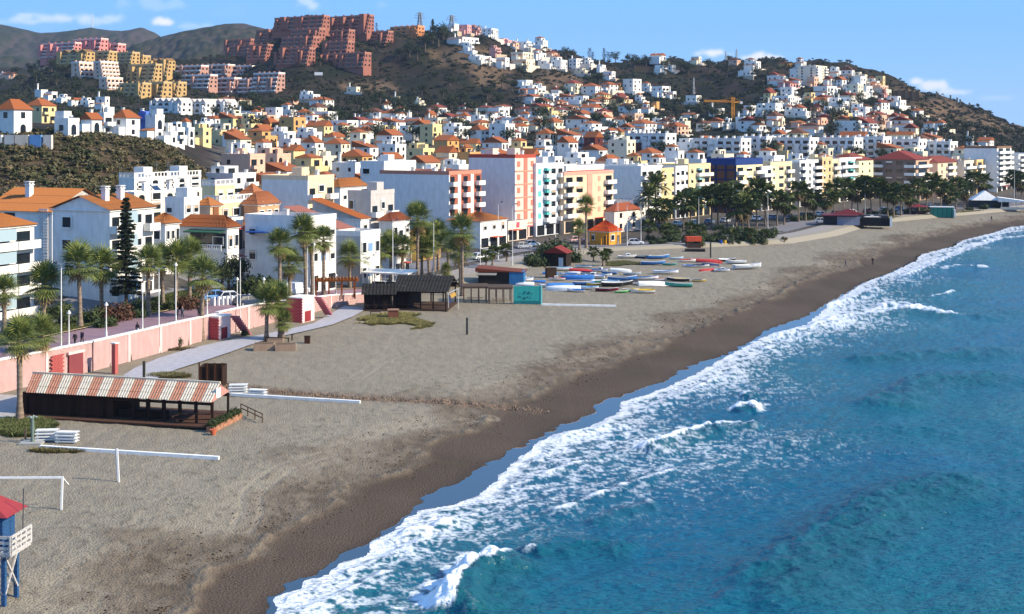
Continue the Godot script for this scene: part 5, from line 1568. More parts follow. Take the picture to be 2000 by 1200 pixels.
func setup_plants() -> void:
	leafm = paint(Color(1, 1, 1), 0.7, "leaf")
	leafm.backlight = Color(0.10, 0.13, 0.04)
	barkm = paint(Color(1, 1, 1), 0.95, "bark")
	barkm.uv1_triplanar = false
	barkm.vertex_color_use_as_albedo = true
	plants.fan = fan_frond(18, false)
	plants.dead = fan_frond(11, true)
	plants.feather = feather_frond()
	for i in 3:
		plants["round%d" % i] = crown(30 + i, 22, 26, "round", 0.085, Color(0.012, 0.02, 0.008), Color(0.045, 0.06, 0.02))
		plants["cypress%d" % i] = crown(40 + i, 18, 22, "column", 0.06, Color(0.01, 0.017, 0.008), Color(0.03, 0.042, 0.018))
		plants["pine%d" % i] = crown(50 + i, 34, 16, "cone", 0.07, Color(0.012, 0.02, 0.01), Color(0.035, 0.05, 0.022))
		plants["bush%d" % i] = crown(60 + i, 30, 30, "bush", 0.085, Color(0.022, 0.036, 0.012), Color(0.07, 0.09, 0.028))
		plants["scrub%d" % i] = crown(70 + i, 5, 14, "bush", 0.2, Color(0.5, 0.5, 0.5), Color(1, 1, 1))
		plants["redbush%d" % i] = crown(80 + i, 28, 28, "bush", 0.08, Color(0.05, 0.022, 0.014), Color(0.12, 0.055, 0.03))
	# far crowns: whole heads of fronds
	for v in 3:
		rng.seed = 90 + v
		var s := Shape.new()
		for k in 30:
			var live := k < 24
			var el := rng.randf_range(-0.5, 1.25) if live else rng.randf_range(-1.35, -0.9)
			var b := Basis(Vector3.UP, rng.randf() * TAU) * Basis(Vector3.RIGHT, -el)
			var l := rng.randf_range(0.85, 1.1) if live else 0.7
			var hub := b * Vector3(0, 0, 0.85 * l)
			for q in 8:
				var a := lerpf(-1.6, 1.6, q / 7.0)
				var d := b * Vector3(sin(a), -0.1, cos(a))
				var sd := b * Vector3(cos(a), 0.2, -sin(a)) * 0.11
				s.colour = (Color(0.035, 0.055, 0.014).lerp(Color(0.12, 0.14, 0.036), rng.randf())) if live else Color(0.11, 0.075, 0.032)
				var tip := hub + d * l * 0.95 + Vector3(0, -0.25, 0)
				s.tri(hub, hub + d * l * 0.5 + sd, tip)
				s.tri(hub, tip, hub + d * l * 0.5 - sd)
			s.colour = Color(0.10, 0.10, 0.04)
			s.tri(Vector3.ZERO, hub + Vector3(0.03, 0, 0.03), hub - Vector3(0.03, 0, 0.03))
		plants["head%d" % v] = s.mesh()

func trunk(h: float, r: float, lean: Vector2, c: Color) -> ArrayMesh:
	var s := Shape.new()
	var n := int(clampf(h / 0.22, 8, 60))
	for k in n:
		var t0 := float(k) / n
		var t1 := (k + 1.0) / n
		var f0 := r * (1.35 - 0.55 * minf(1.0, t0 * 4.0)) * (1.0 + 0.10 * (k % 2))
		var f1 := r * (1.35 - 0.55 * minf(1.0, t1 * 4.0)) * (1.0 + 0.10 * ((k + 1) % 2))
		s.colour = c * (0.72 + 0.5 * fmod(k * 0.618, 1.0))
		var p0 := Vector3(lean.x * t0 * t0, t0 * h - (0.4 if k == 0 else 0.0), lean.y * t0 * t0)
		var p1 := Vector3(lean.x * t1 * t1, t1 * h, lean.y * t1 * t1)
		s.tube([p0, p1], [f0, f1], 8, false)
	return s.mesh()

func palm(px: float, yb: float, yc: float, rpx: float, kind: String, near: bool, label: String, group: String, from := 70.0) -> void:
	var p := hit(px, yb, from)
	var z := -p.z
	var h := (yb - yc) * z / F
	var r := rpx * z / F * 1.12
	var o := thing("palm_tree", label, "palm tree", p, rng.randf() * TAU, group)
	var lean := Vector2(rng.randf_range(-.4, .4), rng.randf_range(-.4, .4))
	part("trunk", trunk(h, (0.31 if near else 0.24) if kind == "fan" else 0.3, lean, Color(0.23, 0.175, 0.13)), barkm, o)
	var head := Vector3(lean.x, h, lean.y)
	if near:
		var f: Mesh = plants.fan if kind == "fan" else plants.feather
		var span := 2.0 if kind == "fan" else 2.1
		var n := 30 if kind == "fan" else 34
		for k in n:
			var t := (k + 0.5) / n
			var el := lerpf(1.4, -0.6, pow(t, 0.95)) + rng.randf_range(-.12, .12)
			part("frond", f, leafm, o, head + Vector3(0, lerpf(0.25, -0.35, t), 0), Vector3.ONE * r / span * rng.randf_range(0.85, 1.12), Vector3(-el, k * 2.39996 + rng.randf_range(-.2, .2), 0))
		if kind == "fan":
			for k in 9: part("dry_frond", plants.dead, leafm, o, head + Vector3(0, -0.35, 0), Vector3.ONE * r / 2.6 * rng.randf_range(0.8, 1.1), Vector3(rng.randf_range(1.0, 1.4), k * 0.55 + rng.randf(), 0))
	else:
		part("crown", plants["head%d" % (rng.randi() % 3)], leafm, o, head, Vector3.ONE * r / 1.55, Vector3(0, rng.randf() * TAU, 0))

func tree(px: float, yb: float, hpx: float, kind: String, label: String, group: String, wide := 1.0, z := 0.0) -> void:
	var p := hit(px, yb) if z == 0.0 else atz(px, z)
	var zz := -p.z
	var h := hpx * zz / F
	var o := thing({"r": "tree", "p": "pine_tree", "c": "cypress_tree", "b": "bush", "x": "bush"}[kind], label, "bush" if kind in ["b", "x"] else "tree", p, rng.randf() * TAU, group)
	var v := str(rng.randi() % 3)
	match kind:
		"r":
			part("trunk", trunk(h * 0.5, h * 0.035, Vector2(0.1, 0.1), Color(0.12, 0.09, 0.07)), barkm, o)
			part("crown", plants["round" + v], leafm, o, Vector3(0, h * 0.6, 0), Vector3(h * 0.42 * wide, h * 0.42, h * 0.42 * wide))
		"p":
			part("trunk", trunk(h * 0.6, h * 0.03, Vector2(0.1, 0), Color(0.12, 0.09, 0.07)), barkm, o)
			part("crown", plants["pine" + v], leafm, o, Vector3(0, h * 0.52, 0), Vector3(h * 0.45 * wide, h * 0.48, h * 0.45 * wide))
		"c":
			part("trunk", trunk(h * 0.3, h * 0.025, Vector2.ZERO, Color(0.12, 0.09, 0.07)), barkm, o)
			part("crown", plants["cypress" + v], leafm, o, Vector3(0, h * 0.5, 0), Vector3(h * 0.5 * wide, h * 0.5, h * 0.5 * wide))
		"b", "x":
			part("stem", trunk(h * 0.3, h * 0.05, Vector2.ZERO, Color(0.12, 0.09, 0.07)), barkm, o)
			part("crown", plants[("redbush" if kind == "x" else "bush") + v], leafm, o, Vector3.ZERO, Vector3(h * 0.75 * wide, h * 1.1, h * 0.75 * wide))

const TREES := "530,100,18,r;545,112,18,r;560,92,14,c;618,118,16,r;625,128,16,r;632,92,14,r;696,100,16,r;700,90,16,c;648,72,12,r;560,62,12,r;515,98,14,r;490,120,16,r;720,110,16,r;735,96,16,r;250,140,16,r;235,165,18,r;255,180,16,r;130,110,14,r;345,190,16,r;845,86,38,p;856,91,42,r;830,101,36,r;866,77,26,r;800,112,30,r;815,118,26,r;735,52,14,c;780,120,26,r;1152,111,20,c;1158,113,15,c;1180,113,22,c;1188,113,19,c;1202,113,22,r;1105,113,20,r;1120,116,18,r;1230,126,20,r;1262,131,22,r;1240,133,24,r;1300,141,24,r;1330,141,24,r;1345,146,22,r;1385,141,24,r;1405,146,20,r;1420,151,22,r;1150,166,20,r;1170,166,22,r;1020,151,24,r;1212,216,26,r;1230,226,22,r;1325,216,28,r;1345,223,20,r;1480,191,24,r;1266,246,26,r;700,216,28,r;720,221,24,r;745,226,22,c;800,216,32,c;790,236,28,r;815,226,24,r;530,216,24,r;600,241,22,r;515,226,22,r;665,236,22,r;640,226,22,r;870,246,22,r;910,256,20,r;925,263,22,r;760,271,30,p;1540,146,22,r;1620,236,24,r;1625,251,26,r;1640,166,18,r;1660,167,18,r;1760,191,14,r;1800,216,16,r;1850,251,20,r;1870,256,22,r;1890,263,24,r;1910,263,22,r;1930,269,24,r;1950,271,24,r;1970,273,24,r;1990,275,26,r;1860,241,18,r;1900,281,22,r;1960,286,20,r;60,131,26,r;80,121,22,r;100,141,26,r;120,151,24,r;70,161,24,r;40,166,22,r;110,166,22,r;30,151,20,r;150,186,24,r;180,191,22,r;205,196,20,r;230,201,22,r;150,246,30,r;165,240,24,p;290,216,22,r;255,211,20,r;345,166,24,r;450,241,24,r;485,231,26,r;510,216,22,r;495,206,22,r;1500,160,18,c;1560,165,16,c;1478,152,20,r;1740,170,12,c;1100,190,20,r;1145,222,24,r;1195,224,22,r;1060,232,22,r;1370,212,22,r;1440,215,20,r;1500,212,20,r;1575,212,18,r;1640,215,20,r;1700,222,18,r;1720,212,16,r;1775,232,18,r;1800,242,20,r;980,170,22,r;1000,180,24,r;880,170,20,r;950,190,18,r"

func build_trees() -> void:
	rng.seed = 300
	for e in TREES.split(";"):
		var q := e.split(",")
		var k := q[3]
		var px := q[0].to_float()
		var z := -hit(px, q[1].to_float()).z
		var where := "on the skyline ridge" if z > 1010.0 else ("high on the scrubby hillside" if z > 850.0 else "between houses below the hills")
		if px < 250.0 and z > 850.0: where = "on the dark flank of the knoll"
		if px > 1780.0: where = "on the headland slope beyond the white houses"
		tree(px, q[1].to_float(), q[2].to_float() * 1.25, k, ("dark round tree " if k == "r" else "dark spreading pine " if k == "p" else "slim dark cypress ") + where, ("round trees " if k == "r" else "pines " if k == "p" else "cypresses ") + where, rng.randf_range(0.95, 1.35))
	for k in 150:
		var px := rng.randf_range(420, 1900)
		var z := rng.randf_range(610, 880)
		tree(px, 0.0, rng.randf_range(6.5, 12.0) * F / z, "r" if rng.randf() < 0.85 else "c", "dark garden tree between roofs below the hills", "garden trees below the hills", rng.randf_range(0.9, 1.4), z)

func build_scrub() -> void:
	rng.seed = 400
	for v in 3:
		var spots := []
		var tints := []
		for k in 12500:
			var z := 620.0 * pow(2.2, rng.randf())
			var px := rng.randf_range(-150, 2150)
			var bluff := k % 7 == 0
			if bluff:
				px = rng.randf_range(-120, 425)
				z = rng.randf_range(236, 372)
			var x := (px - 1000.0) * z / F
			if x > lookup(PROM, z) - 3.0: continue
			var n := nf.get_noise_2d(x * 3.0, z * 3.0)
			if not bluff and n < -0.3 + rng.randf_range(-.2, .2): continue
			var sc := (rng.randf_range(0.4, 0.9) if rng.randf() < 0.75 else rng.randf_range(1.1, 2.0)) if bluff else rng.randf_range(0.9, 2.6) * (1.0 if z > 800.0 else 0.7)
			spots.append(Transform3D(Basis(Vector3.UP, rng.randf() * TAU).scaled(Vector3(sc * 1.3, sc, sc * 1.3)), Vector3(x, land(x, z) - 0.1, -z)))
			tints.append(Color(0.028, 0.042, 0.015).lerp(Color(0.10, 0.085, 0.05), rng.randf() * rng.randf()) if not bluff else Color(0.045, 0.06, 0.018).lerp(Color(0.20, 0.155, 0.075), rng.randf()))
		scatter("scrub", plants["scrub%d" % v], spots, tints, "low dark scrub covering the hillsides" if v == 0 else "")

func scatter(called: String, m: Mesh, spots: Array, tints: Array, label: String) -> void:
	var mm := MultiMesh.new()
	mm.transform_format = MultiMesh.TRANSFORM_3D
	mm.use_colors = true
	mm.mesh = m
	mm.instance_count = spots.size()
	for k in spots.size():
		mm.set_instance_transform(k, spots[k])
		mm.set_instance_color(k, tints[k])
	var o := MultiMeshInstance3D.new()
	o.name = numbered(called)
	o.multimesh = mm
	o.material_override = leafm
	add_child(o)
	o.set_meta("kind", "stuff")
	if label: tag(o, label, called)

func build_palms() -> void:
	rng.seed = 500
	var idx := -1
	var lawn := " fan palm along the lawn strip from the balconied white flats"
	for e in [[8, 650, 572, 36], [85, 640, 557, 44], [156, 640, 520, 46], [198, 614, 524, 44], [289, 618, 512, 36], [318, 606, 512, 34], [343, 604, 508, 40], [370, 598, 502, 40]]:
		idx += 1
		palm(e[0], e[1], e[2], e[3], "fan", true, ordinal(idx) + lawn, "lawn palms")
	palm(394, 666, 540, 42, "fan", true, "fan palm growing on the sand against the pink wall stair", "")
	palm(38, 822, 664, 46, "fan", true, "fan palm on small lawn beside striped beach bar", "")
	palm(80, 725, 655, 42, "fan", true, "stout palm behind striped beach bar roof", "")
	palm(520, 666, 592, 36, "fan", true, "taller palm rising from stone planter boxes on sand", "")
	palm(547, 664, 588, 36, "fan", true, "second palm rising from stone planter boxes on sand", "")
	palm(551, 666, 628, 24, "fan", true, "short stubby palm at planter boxes on sand", "")
	idx = -1
	var row := " fan palm past the planter palms lining promenade by white houses"
	for e in [[546, 590, 478, 34], [597, 582, 452, 34], [610, 580, 470, 30], [632, 578, 470, 30], [566, 585, 518, 36], [683, 562, 500, 30], [722, 552, 508, 28], [742, 552, 490, 28], [763, 550, 480, 30], [815, 548, 428, 34], [824, 545, 466, 32], [700, 558, 506, 26], [785, 550, 484, 28], [838, 546, 486, 26], [856, 528, 460, 30], [848, 530, 475, 26], [876, 538, 474, 26], [870, 548, 530, 16], [903, 578, 452, 36], [899, 560, 492, 36]]:
		idx += 1
		palm(e[0], e[1], e[2], e[3], "fan", true, ordinal(idx) + row, "promenade palms by the white houses")
	palm(1145, 486, 402, 22, "fan", true, "tall palm beside the orange roofed kiosk", "")
	palm(1132, 490, 446, 20, "fan", true, "shorter palm beside the orange roofed kiosk", "")
	for e in [[1281, 446, 362, 28], [1266, 448, 382, 24]]: palm(e[0], e[1], e[2], e[3], "feather", true, ("taller" if e[3] > 26 else "shorter") + " feathery date palm among beach plants", "date palms among beach plants")
	idx = -1
	var far := " fan palm beyond the date palms in the long far promenade row"
	for e in [[1293, 452, 412, 18], [1335, 450, 398, 17], [1350, 448, 392, 17], [1362, 446, 388, 17], [1390, 446, 384, 16], [1402, 444, 380, 17], [1420, 446, 386, 16], [1450, 448, 408, 20], [1438, 442, 376, 16], [1462, 446, 396, 17], [1478, 442, 370, 16], [1495, 442, 376, 16], [1518, 442, 392, 15], [1532, 440, 398, 16], [1560, 434, 372, 15], [1574, 432, 386, 14], [1590, 430, 392, 14], [1614, 430, 390, 15], [1630, 428, 372, 14], [1648, 426, 366, 15], [1664, 424, 368, 15], [1676, 424, 378, 14], [1690, 424, 362, 14], [1702, 424, 370, 14], [1720, 424, 366, 14], [1734, 424, 376, 15], [1746, 424, 380, 15], [1760, 422, 376, 14], [1778, 420, 384, 13], [1795, 418, 364, 13], [1810, 416, 370, 13], [1822, 416, 354, 13], [1838, 414, 366, 13], [1852, 412, 380, 15], [1868, 410, 364, 13], [1884, 408, 374, 14], [1904, 402, 352, 14], [1918, 400, 356, 14], [1984, 398, 350, 13], [1996, 398, 358, 13]]:
		idx += 1
		palm(e[0], e[1], e[2], e[3] * 1.5, "fan", false, ordinal(idx) + far, "far promenade palms")
	for e in [[962, 520, 492, 14], [990, 512, 488, 14], [950, 524, 500, 13], [1160, 510, 492, 12], [1185, 512, 496, 12], [1178, 520, 500, 11], [1265, 466, 442, 15], [1300, 470, 448, 14], [1345, 470, 446, 14], [1368, 468, 450, 13], [1405, 470, 452, 13], [1430, 472, 458, 12], [1460, 472, 456, 12], [1490, 472, 458, 12]]:
		palm(e[0], e[1], e[2], e[3], "fan", false, "low young palm among beach plants at the sand edge", "low palms at the sand edge")
	# garden shrubs along the lawn, hedges, beach planting
	for e in [[110, 622, 44, "b", 1.3], [140, 632, 30, "b", 1.6], [180, 630, 40, "b", 1.3], [228, 628, 50, "x", 1.2], [205, 640, 30, "b", 1.5], [262, 612, 36, "b", 1.3], [270, 622, 26, "b", 1.2], [330, 606, 30, "b", 1.2], [366, 604, 34, "x", 1.4], [382, 600, 26, "b", 1.3], [55, 640, 30, "b", 1.6], [30, 650, 26, "b", 1.4], [240, 618, 30, "b", 1.2], [305, 606, 26, "b", 1.3]]:
		tree(e[0], e[1], e[2], e[3], "clipped green shrub on the lawn strip" if e[3] == "b" else "clipped reddish shrub on the lawn strip", "lawn shrubs", e[4])
	for e in [[446, 580, 96, 0.8], [462, 578, 90, 0.8], [434, 582, 78, 0.8]]: tree(e[0], e[1], e[2], "r", "dense dark tree with brown foliage beside white garden wall", "dense trees by the garden wall", e[3])
	for e in [[482, 582, 60], [500, 584, 62], [518, 586, 60], [534, 586, 54]]: tree(e[0], e[1], e[2], "b", "tall dark hedge bush in front of the white sea house", "hedge by the sea house", 0.8)
	for e in [[1066, 516, 44, 1.1], [1090, 510, 54, 1.1], [1112, 512, 38, 1.2], [1046, 520, 36, 1.2], [1080, 502, 52, 1.0]]: tree(e[0], e[1], e[2], "b", "big rounded evergreen around the dark beach hut", "evergreens at the beach hut", e[3])
	for k in 24:
		var px := rng.randf_range(1255, 1535)
		tree(px, rng.randf_range(468, 478) - maxf(0.0, px - 1480.0) * 0.05, rng.randf_range(10, 26), "b", "rounded shrub in the planting bed at the sand edge", "planting bed shrubs", rng.randf_range(0.9, 1.5))
	for k in 12:
		var px := rng.randf_range(1290, 1530)
		tree(px, rng.randf_range(452, 466), rng.randf_range(16, 30), "b", "taller shrub inside the planting bed", "tall planting bed shrubs", rng.randf_range(0.8, 1.2))
	for k in 34:
		var px := rng.randf_range(1545, 1960)
		tree(px, lerpf(432, 404, (px - 1545.0) / 415.0) + rng.randf_range(-3, 3), rng.randf_range(8, 18), "b", "shrub under the far promenade palms", "shrubs under the far palms", rng.randf_range(0.9, 1.6))
	tree(346, 672, 22, "b", "lone dark shrub at the foot of the pink wall", "", 0.8)
	tree(478, 655, 16, "b", "small dark shrub near the red wall box", "", 0.8)
	araucaria()

func araucaria() -> void:
	var p := hit(246, 606)
	var h := (606.0 - 386.0) * -p.z / F
	var o := thing("norfolk_pine", "tall dark tiered pine in front of gabled white flats", "tree", p)
	part("trunk", trunk(h * 0.97, 0.2, Vector2.ZERO, Color(0.08, 0.06, 0.05)), barkm, o)
	rng.seed = 610
	for t in 24:
		var u := t / 23.0
		var y := lerpf(h * 0.16, h * 0.985, pow(u, 0.9))
		var r := lerpf(3.0, 0.4, pow(u, 0.8)) * rng.randf_range(0.88, 1.1)
		var s := Shape.new()
		for k in 8:
			var a := k * TAU / 8 + t * 0.7 + rng.randf_range(-.2, .2)
			var d := Vector3(cos(a), rng.randf_range(-0.22, 0.12), sin(a)) * rng.randf_range(0.62, 1.12)
			if rng.randf() < 0.12: continue
			s.colour = Color(0.05, 0.04, 0.03)
			s.tube([Vector3.ZERO, d * r * 0.6 + Vector3(0, -0.05, 0), d * r + Vector3(0, 0.15, 0)], [0.04, 0.03, 0.015], 4, false)
			for q in 64:
				var f := rng.randf_range(0.12, 1.0)
				leaf_quad(s, d * r * f + Vector3(rng.randf_range(-.16, .16), rng.randf_range(-.12, .12), rng.randf_range(-.16, .16)) * (1.2 - f * 0.5), Vector3(rng.randfn(), rng.randfn(), rng.randfn())  .normalized(), 0.2, Color(0.01, 0.017, 0.008).lerp(Color(0.03, 0.042, 0.02), rng.randf()))
		part("branch_whorl", s.mesh(), leafm, o, Vector3(0, y, 0))

# ------------------------------------------------------------------ promenade
func strip(called: String, d0: float, d1: float, z0: float, z1: float, dy: float, mat: Material, step := 3.0) -> void:
	var s := Shape.new()
	var z := z0
	while z < z1:
		var zb := minf(z + step, z1)
		var q := []
		for e in [[z, d0], [zb, d0], [zb, d1], [z, d1]]:
			var x: float = lookup(PROM, e[0]) - e[1]
			q.append(Vector3(x, (land(x - 0.6 if e[1] < 0.6 else x, e[0]) + dy) if e[1] > -0.5 else sand(x, e[0]) - 0.05, -e[0]))
		s.quad(q[0], q[3], q[2], q[1])
		z = zb
	structure(called, s.mesh(), mat)

func ribbon(called: String, list: Array, mat: Material, lift: float) -> void:   # [left px, left py, right px, right py] along a path on the sand
	var s := Shape.new()
	var prev := []
	for e in list:
		var row := []
		for k in 7:
			var p := hit(lerpf(e[0], e[2], k / 6.0), lerpf(e[1], e[3], k / 6.0))
			p.y = sand(p.x, -p.z) + lift
			row.append(p)
		if prev:
			for k in 6: s.quad(prev[k], row[k], row[k + 1], prev[k + 1])
		prev = row
	structure(called, s.mesh(), mat)

func wall_run(label: String, z0: float, z1: float, extra: float) -> Node3D:
	var at := Vector3(lookup(PROM, z0), 0, -z0)
	var o := thing("retaining_wall", label, "wall", at)
	var n := maxi(1, int((z1 - z0) / 6.0))
	for k in n:
		var za := lerpf(z0, z1, float(k) / n)
		var zb := lerpf(z0, z1, (k + 1.0) / n)
		var a := Vector3(lookup(PROM, za) + 0.25, 0, -za)
		var b := Vector3(lookup(PROM, zb) + 0.25, 0, -zb)
		var ya := land(a.x - 1.5, za) + extra
		var yb := land(b.x - 1.5, zb) + extra
		var side := (b - a).normalized().cross(Vector3.UP) * 0.22
		var s := Shape.new()
		var p := [a - side, b - side, b + side, a + side]
		var lo := -0.5
		for i in 4:
			var c: Vector3 = p[i]
			var d: Vector3 = p[(i + 1) % 4]
			var yc := ya if i in [0, 3] else yb
			var yd := yb if i in [0, 1] else ya
			s.quad(Vector3(c.x, lo, c.z), Vector3(c.x, yc, c.z), Vector3(d.x, yd, d.z), Vector3(d.x, lo, d.z))
			s.quad(Vector3(d.x, lo, d.z), Vector3(d.x, yd, d.z), Vector3(c.x, yc, c.z), Vector3(c.x, lo, c.z))
		var m := part("wall_panel", s.mesh(), hexmat("f6d4cf", 0.85), o)
		m.position -= at
		s = Shape.new()
		s.bar(Vector3(a.x, ya + 0.05, a.z), Vector3(b.x, yb + 0.05, b.z), 0.62, 0.16)
		m = part("coping", s.mesh(), hexmat("f3efea"), o)
		m.position -= at
		if k > 0: part("pilaster", unit.box, hexmat("f2cac5"), o, Vector3(a.x + 0.06, ya * 0.5, a.z) - at, Vector3(0.5, ya, 0.4), Vector3(0, -0.4, 0))
	return o

func red_box(label: String, px: float, py: float, w: float, h: float, d: float) -> void:
	var p := level(px, py, 1.7)
	var o := thing("stair_box", label, "wall", p, -0.42)
	part("wall", unit.box, hexmat("f6d4cf"), o, Vector3(-w / 2, h / 2 - 0.4, -d / 2), Vector3(w, h + 0.8, d))
	var s := Shape.new()   # red glazed brick facing on the near side
	for r in int(h / 0.2):
		var n := int(w / 0.42)
		for c in n: s.box(Vector3(-w + (c + 0.5 + (0.25 if r % 2 else -0.25)) * w / n, 0.1 + r * 0.2, 0.03), Vector3(w / n - 0.03, 0.17, 0.06))
	part("brick_facing", s.mesh(), hexmat("b8434a", 0.6), o)
	part("coping", unit.box, hexmat("f3efea"), o, Vector3(-w / 2, h + 0.08, -d / 2), Vector3(w + 0.2, 0.16, d + 0.2))
	var st := Shape.new()   # stair stringer falling away along the wall
	for k in 9: st.box(Vector3(0.5, h - 0.25 - k * 0.33, -d - 0.3 - k * 0.34), Vector3(1.2, 0.3, 0.36))
	part("stair", st.mesh(), hexmat("b06a72"), o)
	part("niche", unit.box, hexmat("8d2f36"), o, Vector3(0.0, 0.95, -d * 0.45), Vector3(0.08, 1.5, d * 0.5))

func lamp(px: float, yb: float, yt: float, heads: int, label: String, group: String, from := 70.0) -> void:
	var p := hit(px, yb, from)
	var h := (yb - yt) * -p.z / F
	var o := thing("street_lamp", label, "lamp post", p, -0.4, group)
	var s := Shape.new()
	s.tube([Vector3(0, -0.3, 0), Vector3(0, 0.8, 0), Vector3(0, 0.85, 0), Vector3(0, h, 0)], [0.13, 0.13, 0.085, 0.05], 8)
	part("pole", s.mesh(), hexmat("e6e6e2", 0.4), o)
	if heads == 0:
		s = Shape.new()
		s.tube([Vector3(0, h, 0), Vector3(0, h + 0.1, 0), Vector3(0, h + 0.45, 0)], [0.06, 0.26, 0.05], 8)
		part("lantern", s.mesh(), hexmat("f4f4f0", 0.3), o)
	for k in heads:
		var q := 1.0 if k == 0 else -1.0
		s = Shape.new()
		s.bar(Vector3(0, h, 0), Vector3(0.75 * q, h + 0.12, 0), 0.06)
		part("arm", s.mesh(), hexmat("d0d0cc", 0.4), o)
		s = Shape.new()
		s.tube([Vector3(0.55 * q, h + 0.16, 0), Vector3(0.7 * q, h + 0.18, 0), Vector3(1.15 * q, h + 0.2, 0)], [0.06, 0.15, 0.05], 7)
		part("lamp_head", s.mesh(), hexmat("55585c", 0.4), o)

var car_mesh := {}
func setup_cars() -> void:
	var s := Shape.new()   # lower body lofted along z
	var prof := [[-2.05, 0.45, 0.62, 0.70], [-1.95, 0.32, 0.86, 0.80], [-1.2, 0.28, 0.92, 0.85], [0.9, 0.28, 0.92, 0.85], [1.8, 0.32, 0.78, 0.82], [2.02, 0.42, 0.62, 0.72]]
	for k in prof.size() - 1:
		var a: Array = prof[k]
		var b: Array = prof[k + 1]
		var pa := [Vector3(-a[3], a[1], a[0]), Vector3(-a[3], a[2] - 0.12, a[0]), Vector3(-a[3] + 0.12, a[2], a[0]), Vector3(a[3] - 0.12, a[2], a[0]), Vector3(a[3], a[2] - 0.12, a[0]), Vector3(a[3], a[1], a[0])]
		var pb := [Vector3(-b[3], b[1], b[0]), Vector3(-b[3], b[2] - 0.12, b[0]), Vector3(-b[3] + 0.12, b[2], b[0]), Vector3(b[3] - 0.12, b[2], b[0]), Vector3(b[3], b[2] - 0.12, b[0]), Vector3(b[3], b[1], b[0])]
		for i in 6: s.quad(pa[i], pa[(i + 1) % 6], pb[(i + 1) % 6], pb[i])
	for e in [0, prof.size() - 1]:
		var a: Array = prof[e]
		var q := [Vector3(-a[3], a[1], a[0]), Vector3(-a[3], a[2], a[0]), Vector3(a[3], a[2], a[0]), Vector3(a[3], a[1], a[0])]
		if e > 0: s.quad(q[0], q[1], q[2], q[3])
		else: s.quad(q[3], q[2], q[1], q[0])
	car_mesh.body = s.mesh()
	s = Shape.new()
	var lo := [Vector3(-0.8, 0.88, 1.0), Vector3(0.8, 0.88, 1.0), Vector3(0.8, 0.9, -1.75), Vector3(-0.8, 0.9, -1.75)]
	var hi := [Vector3(-0.62, 1.42, 0.35), Vector3(0.62, 1.42, 0.35), Vector3(0.62, 1.42, -1.3), Vector3(-0.62, 1.42, -1.3)]
	for i in 4: s.quad(lo[i], hi[i], hi[(i + 1) % 4], lo[(i + 1) % 4])
	car_mesh.glass = s.mesh()
	s = Shape.new()
	s.box(Vector3(0, 1.45, -0.48), Vector3(1.26, 0.07, 1.72))
	for i in 4: s.bar(lo[i], hi[i], 0.08)
	for q: float in [-1.0, 1.0]: s.bar(Vector3(0.8 * q, 0.88, -0.4), Vector3(0.63 * q, 1.42, -0.4), 0.08)
	car_mesh.roof = s.mesh()
	s = Shape.new()
	s.tube([Vector3(-0.1, 0, 0), Vector3(0.1, 0, 0)], [0.32, 0.32], 12)
	car_mesh.wheel = s.mesh()

func car(px: float, py: float, turn: float, hexc: String, label: String, van := false, from := 70.0) -> void:
	var p := hit(px, py, from)
	p.y += 0.08
	var o := thing("parked_car" if not van else "parked_van", label, "car" if not van else "van", p, turn)
	var m := hexmat(hexc, 0.25, "glass")
	var up := Vector3(1.05, 1.35 if van else 1.0, 1.1 if van else 1.0)
	part("body", car_mesh.body, m, o, Vector3.ZERO, up)
	part("windows", car_mesh.glass, glass, o, Vector3.ZERO, up)
	part("roof", car_mesh.roof, m, o, Vector3.ZERO, up)
	if van: part("cargo_box", unit.box, m, o, Vector3(0, 1.35, -0.75), Vector3(1.7, 1.3, 2.9))
	for k in 4:
		var w := part("wheel", car_mesh.wheel, hexmat("17181a", 0.8, "glass"), o, Vector3(0.8 if k & 1 else -0.8, 0.32, (1.28 if k & 2 else -1.32) * up.z))
		part("rim", unit.box, hexmat("b8babd", 0.35, "metal"), w, Vector3(0.09 if k & 1 else -0.09, 0, 0), Vector3(0.06, 0.3, 0.3))
	for k in 2:
		part("headlight", unit.box, hexmat("dfe3e6", 0.2, "glass"), o, Vector3(-0.55 + k * 1.1, 0.62, 1.98) * up, Vector3(0.3, 0.14, 0.08))
		part("tail_light", unit.box, hexmat("8a1c18", 0.3, "glass"), o, Vector3(-0.6 + k * 1.2, 0.66, -2.02) * up, Vector3(0.22, 0.16, 0.08))

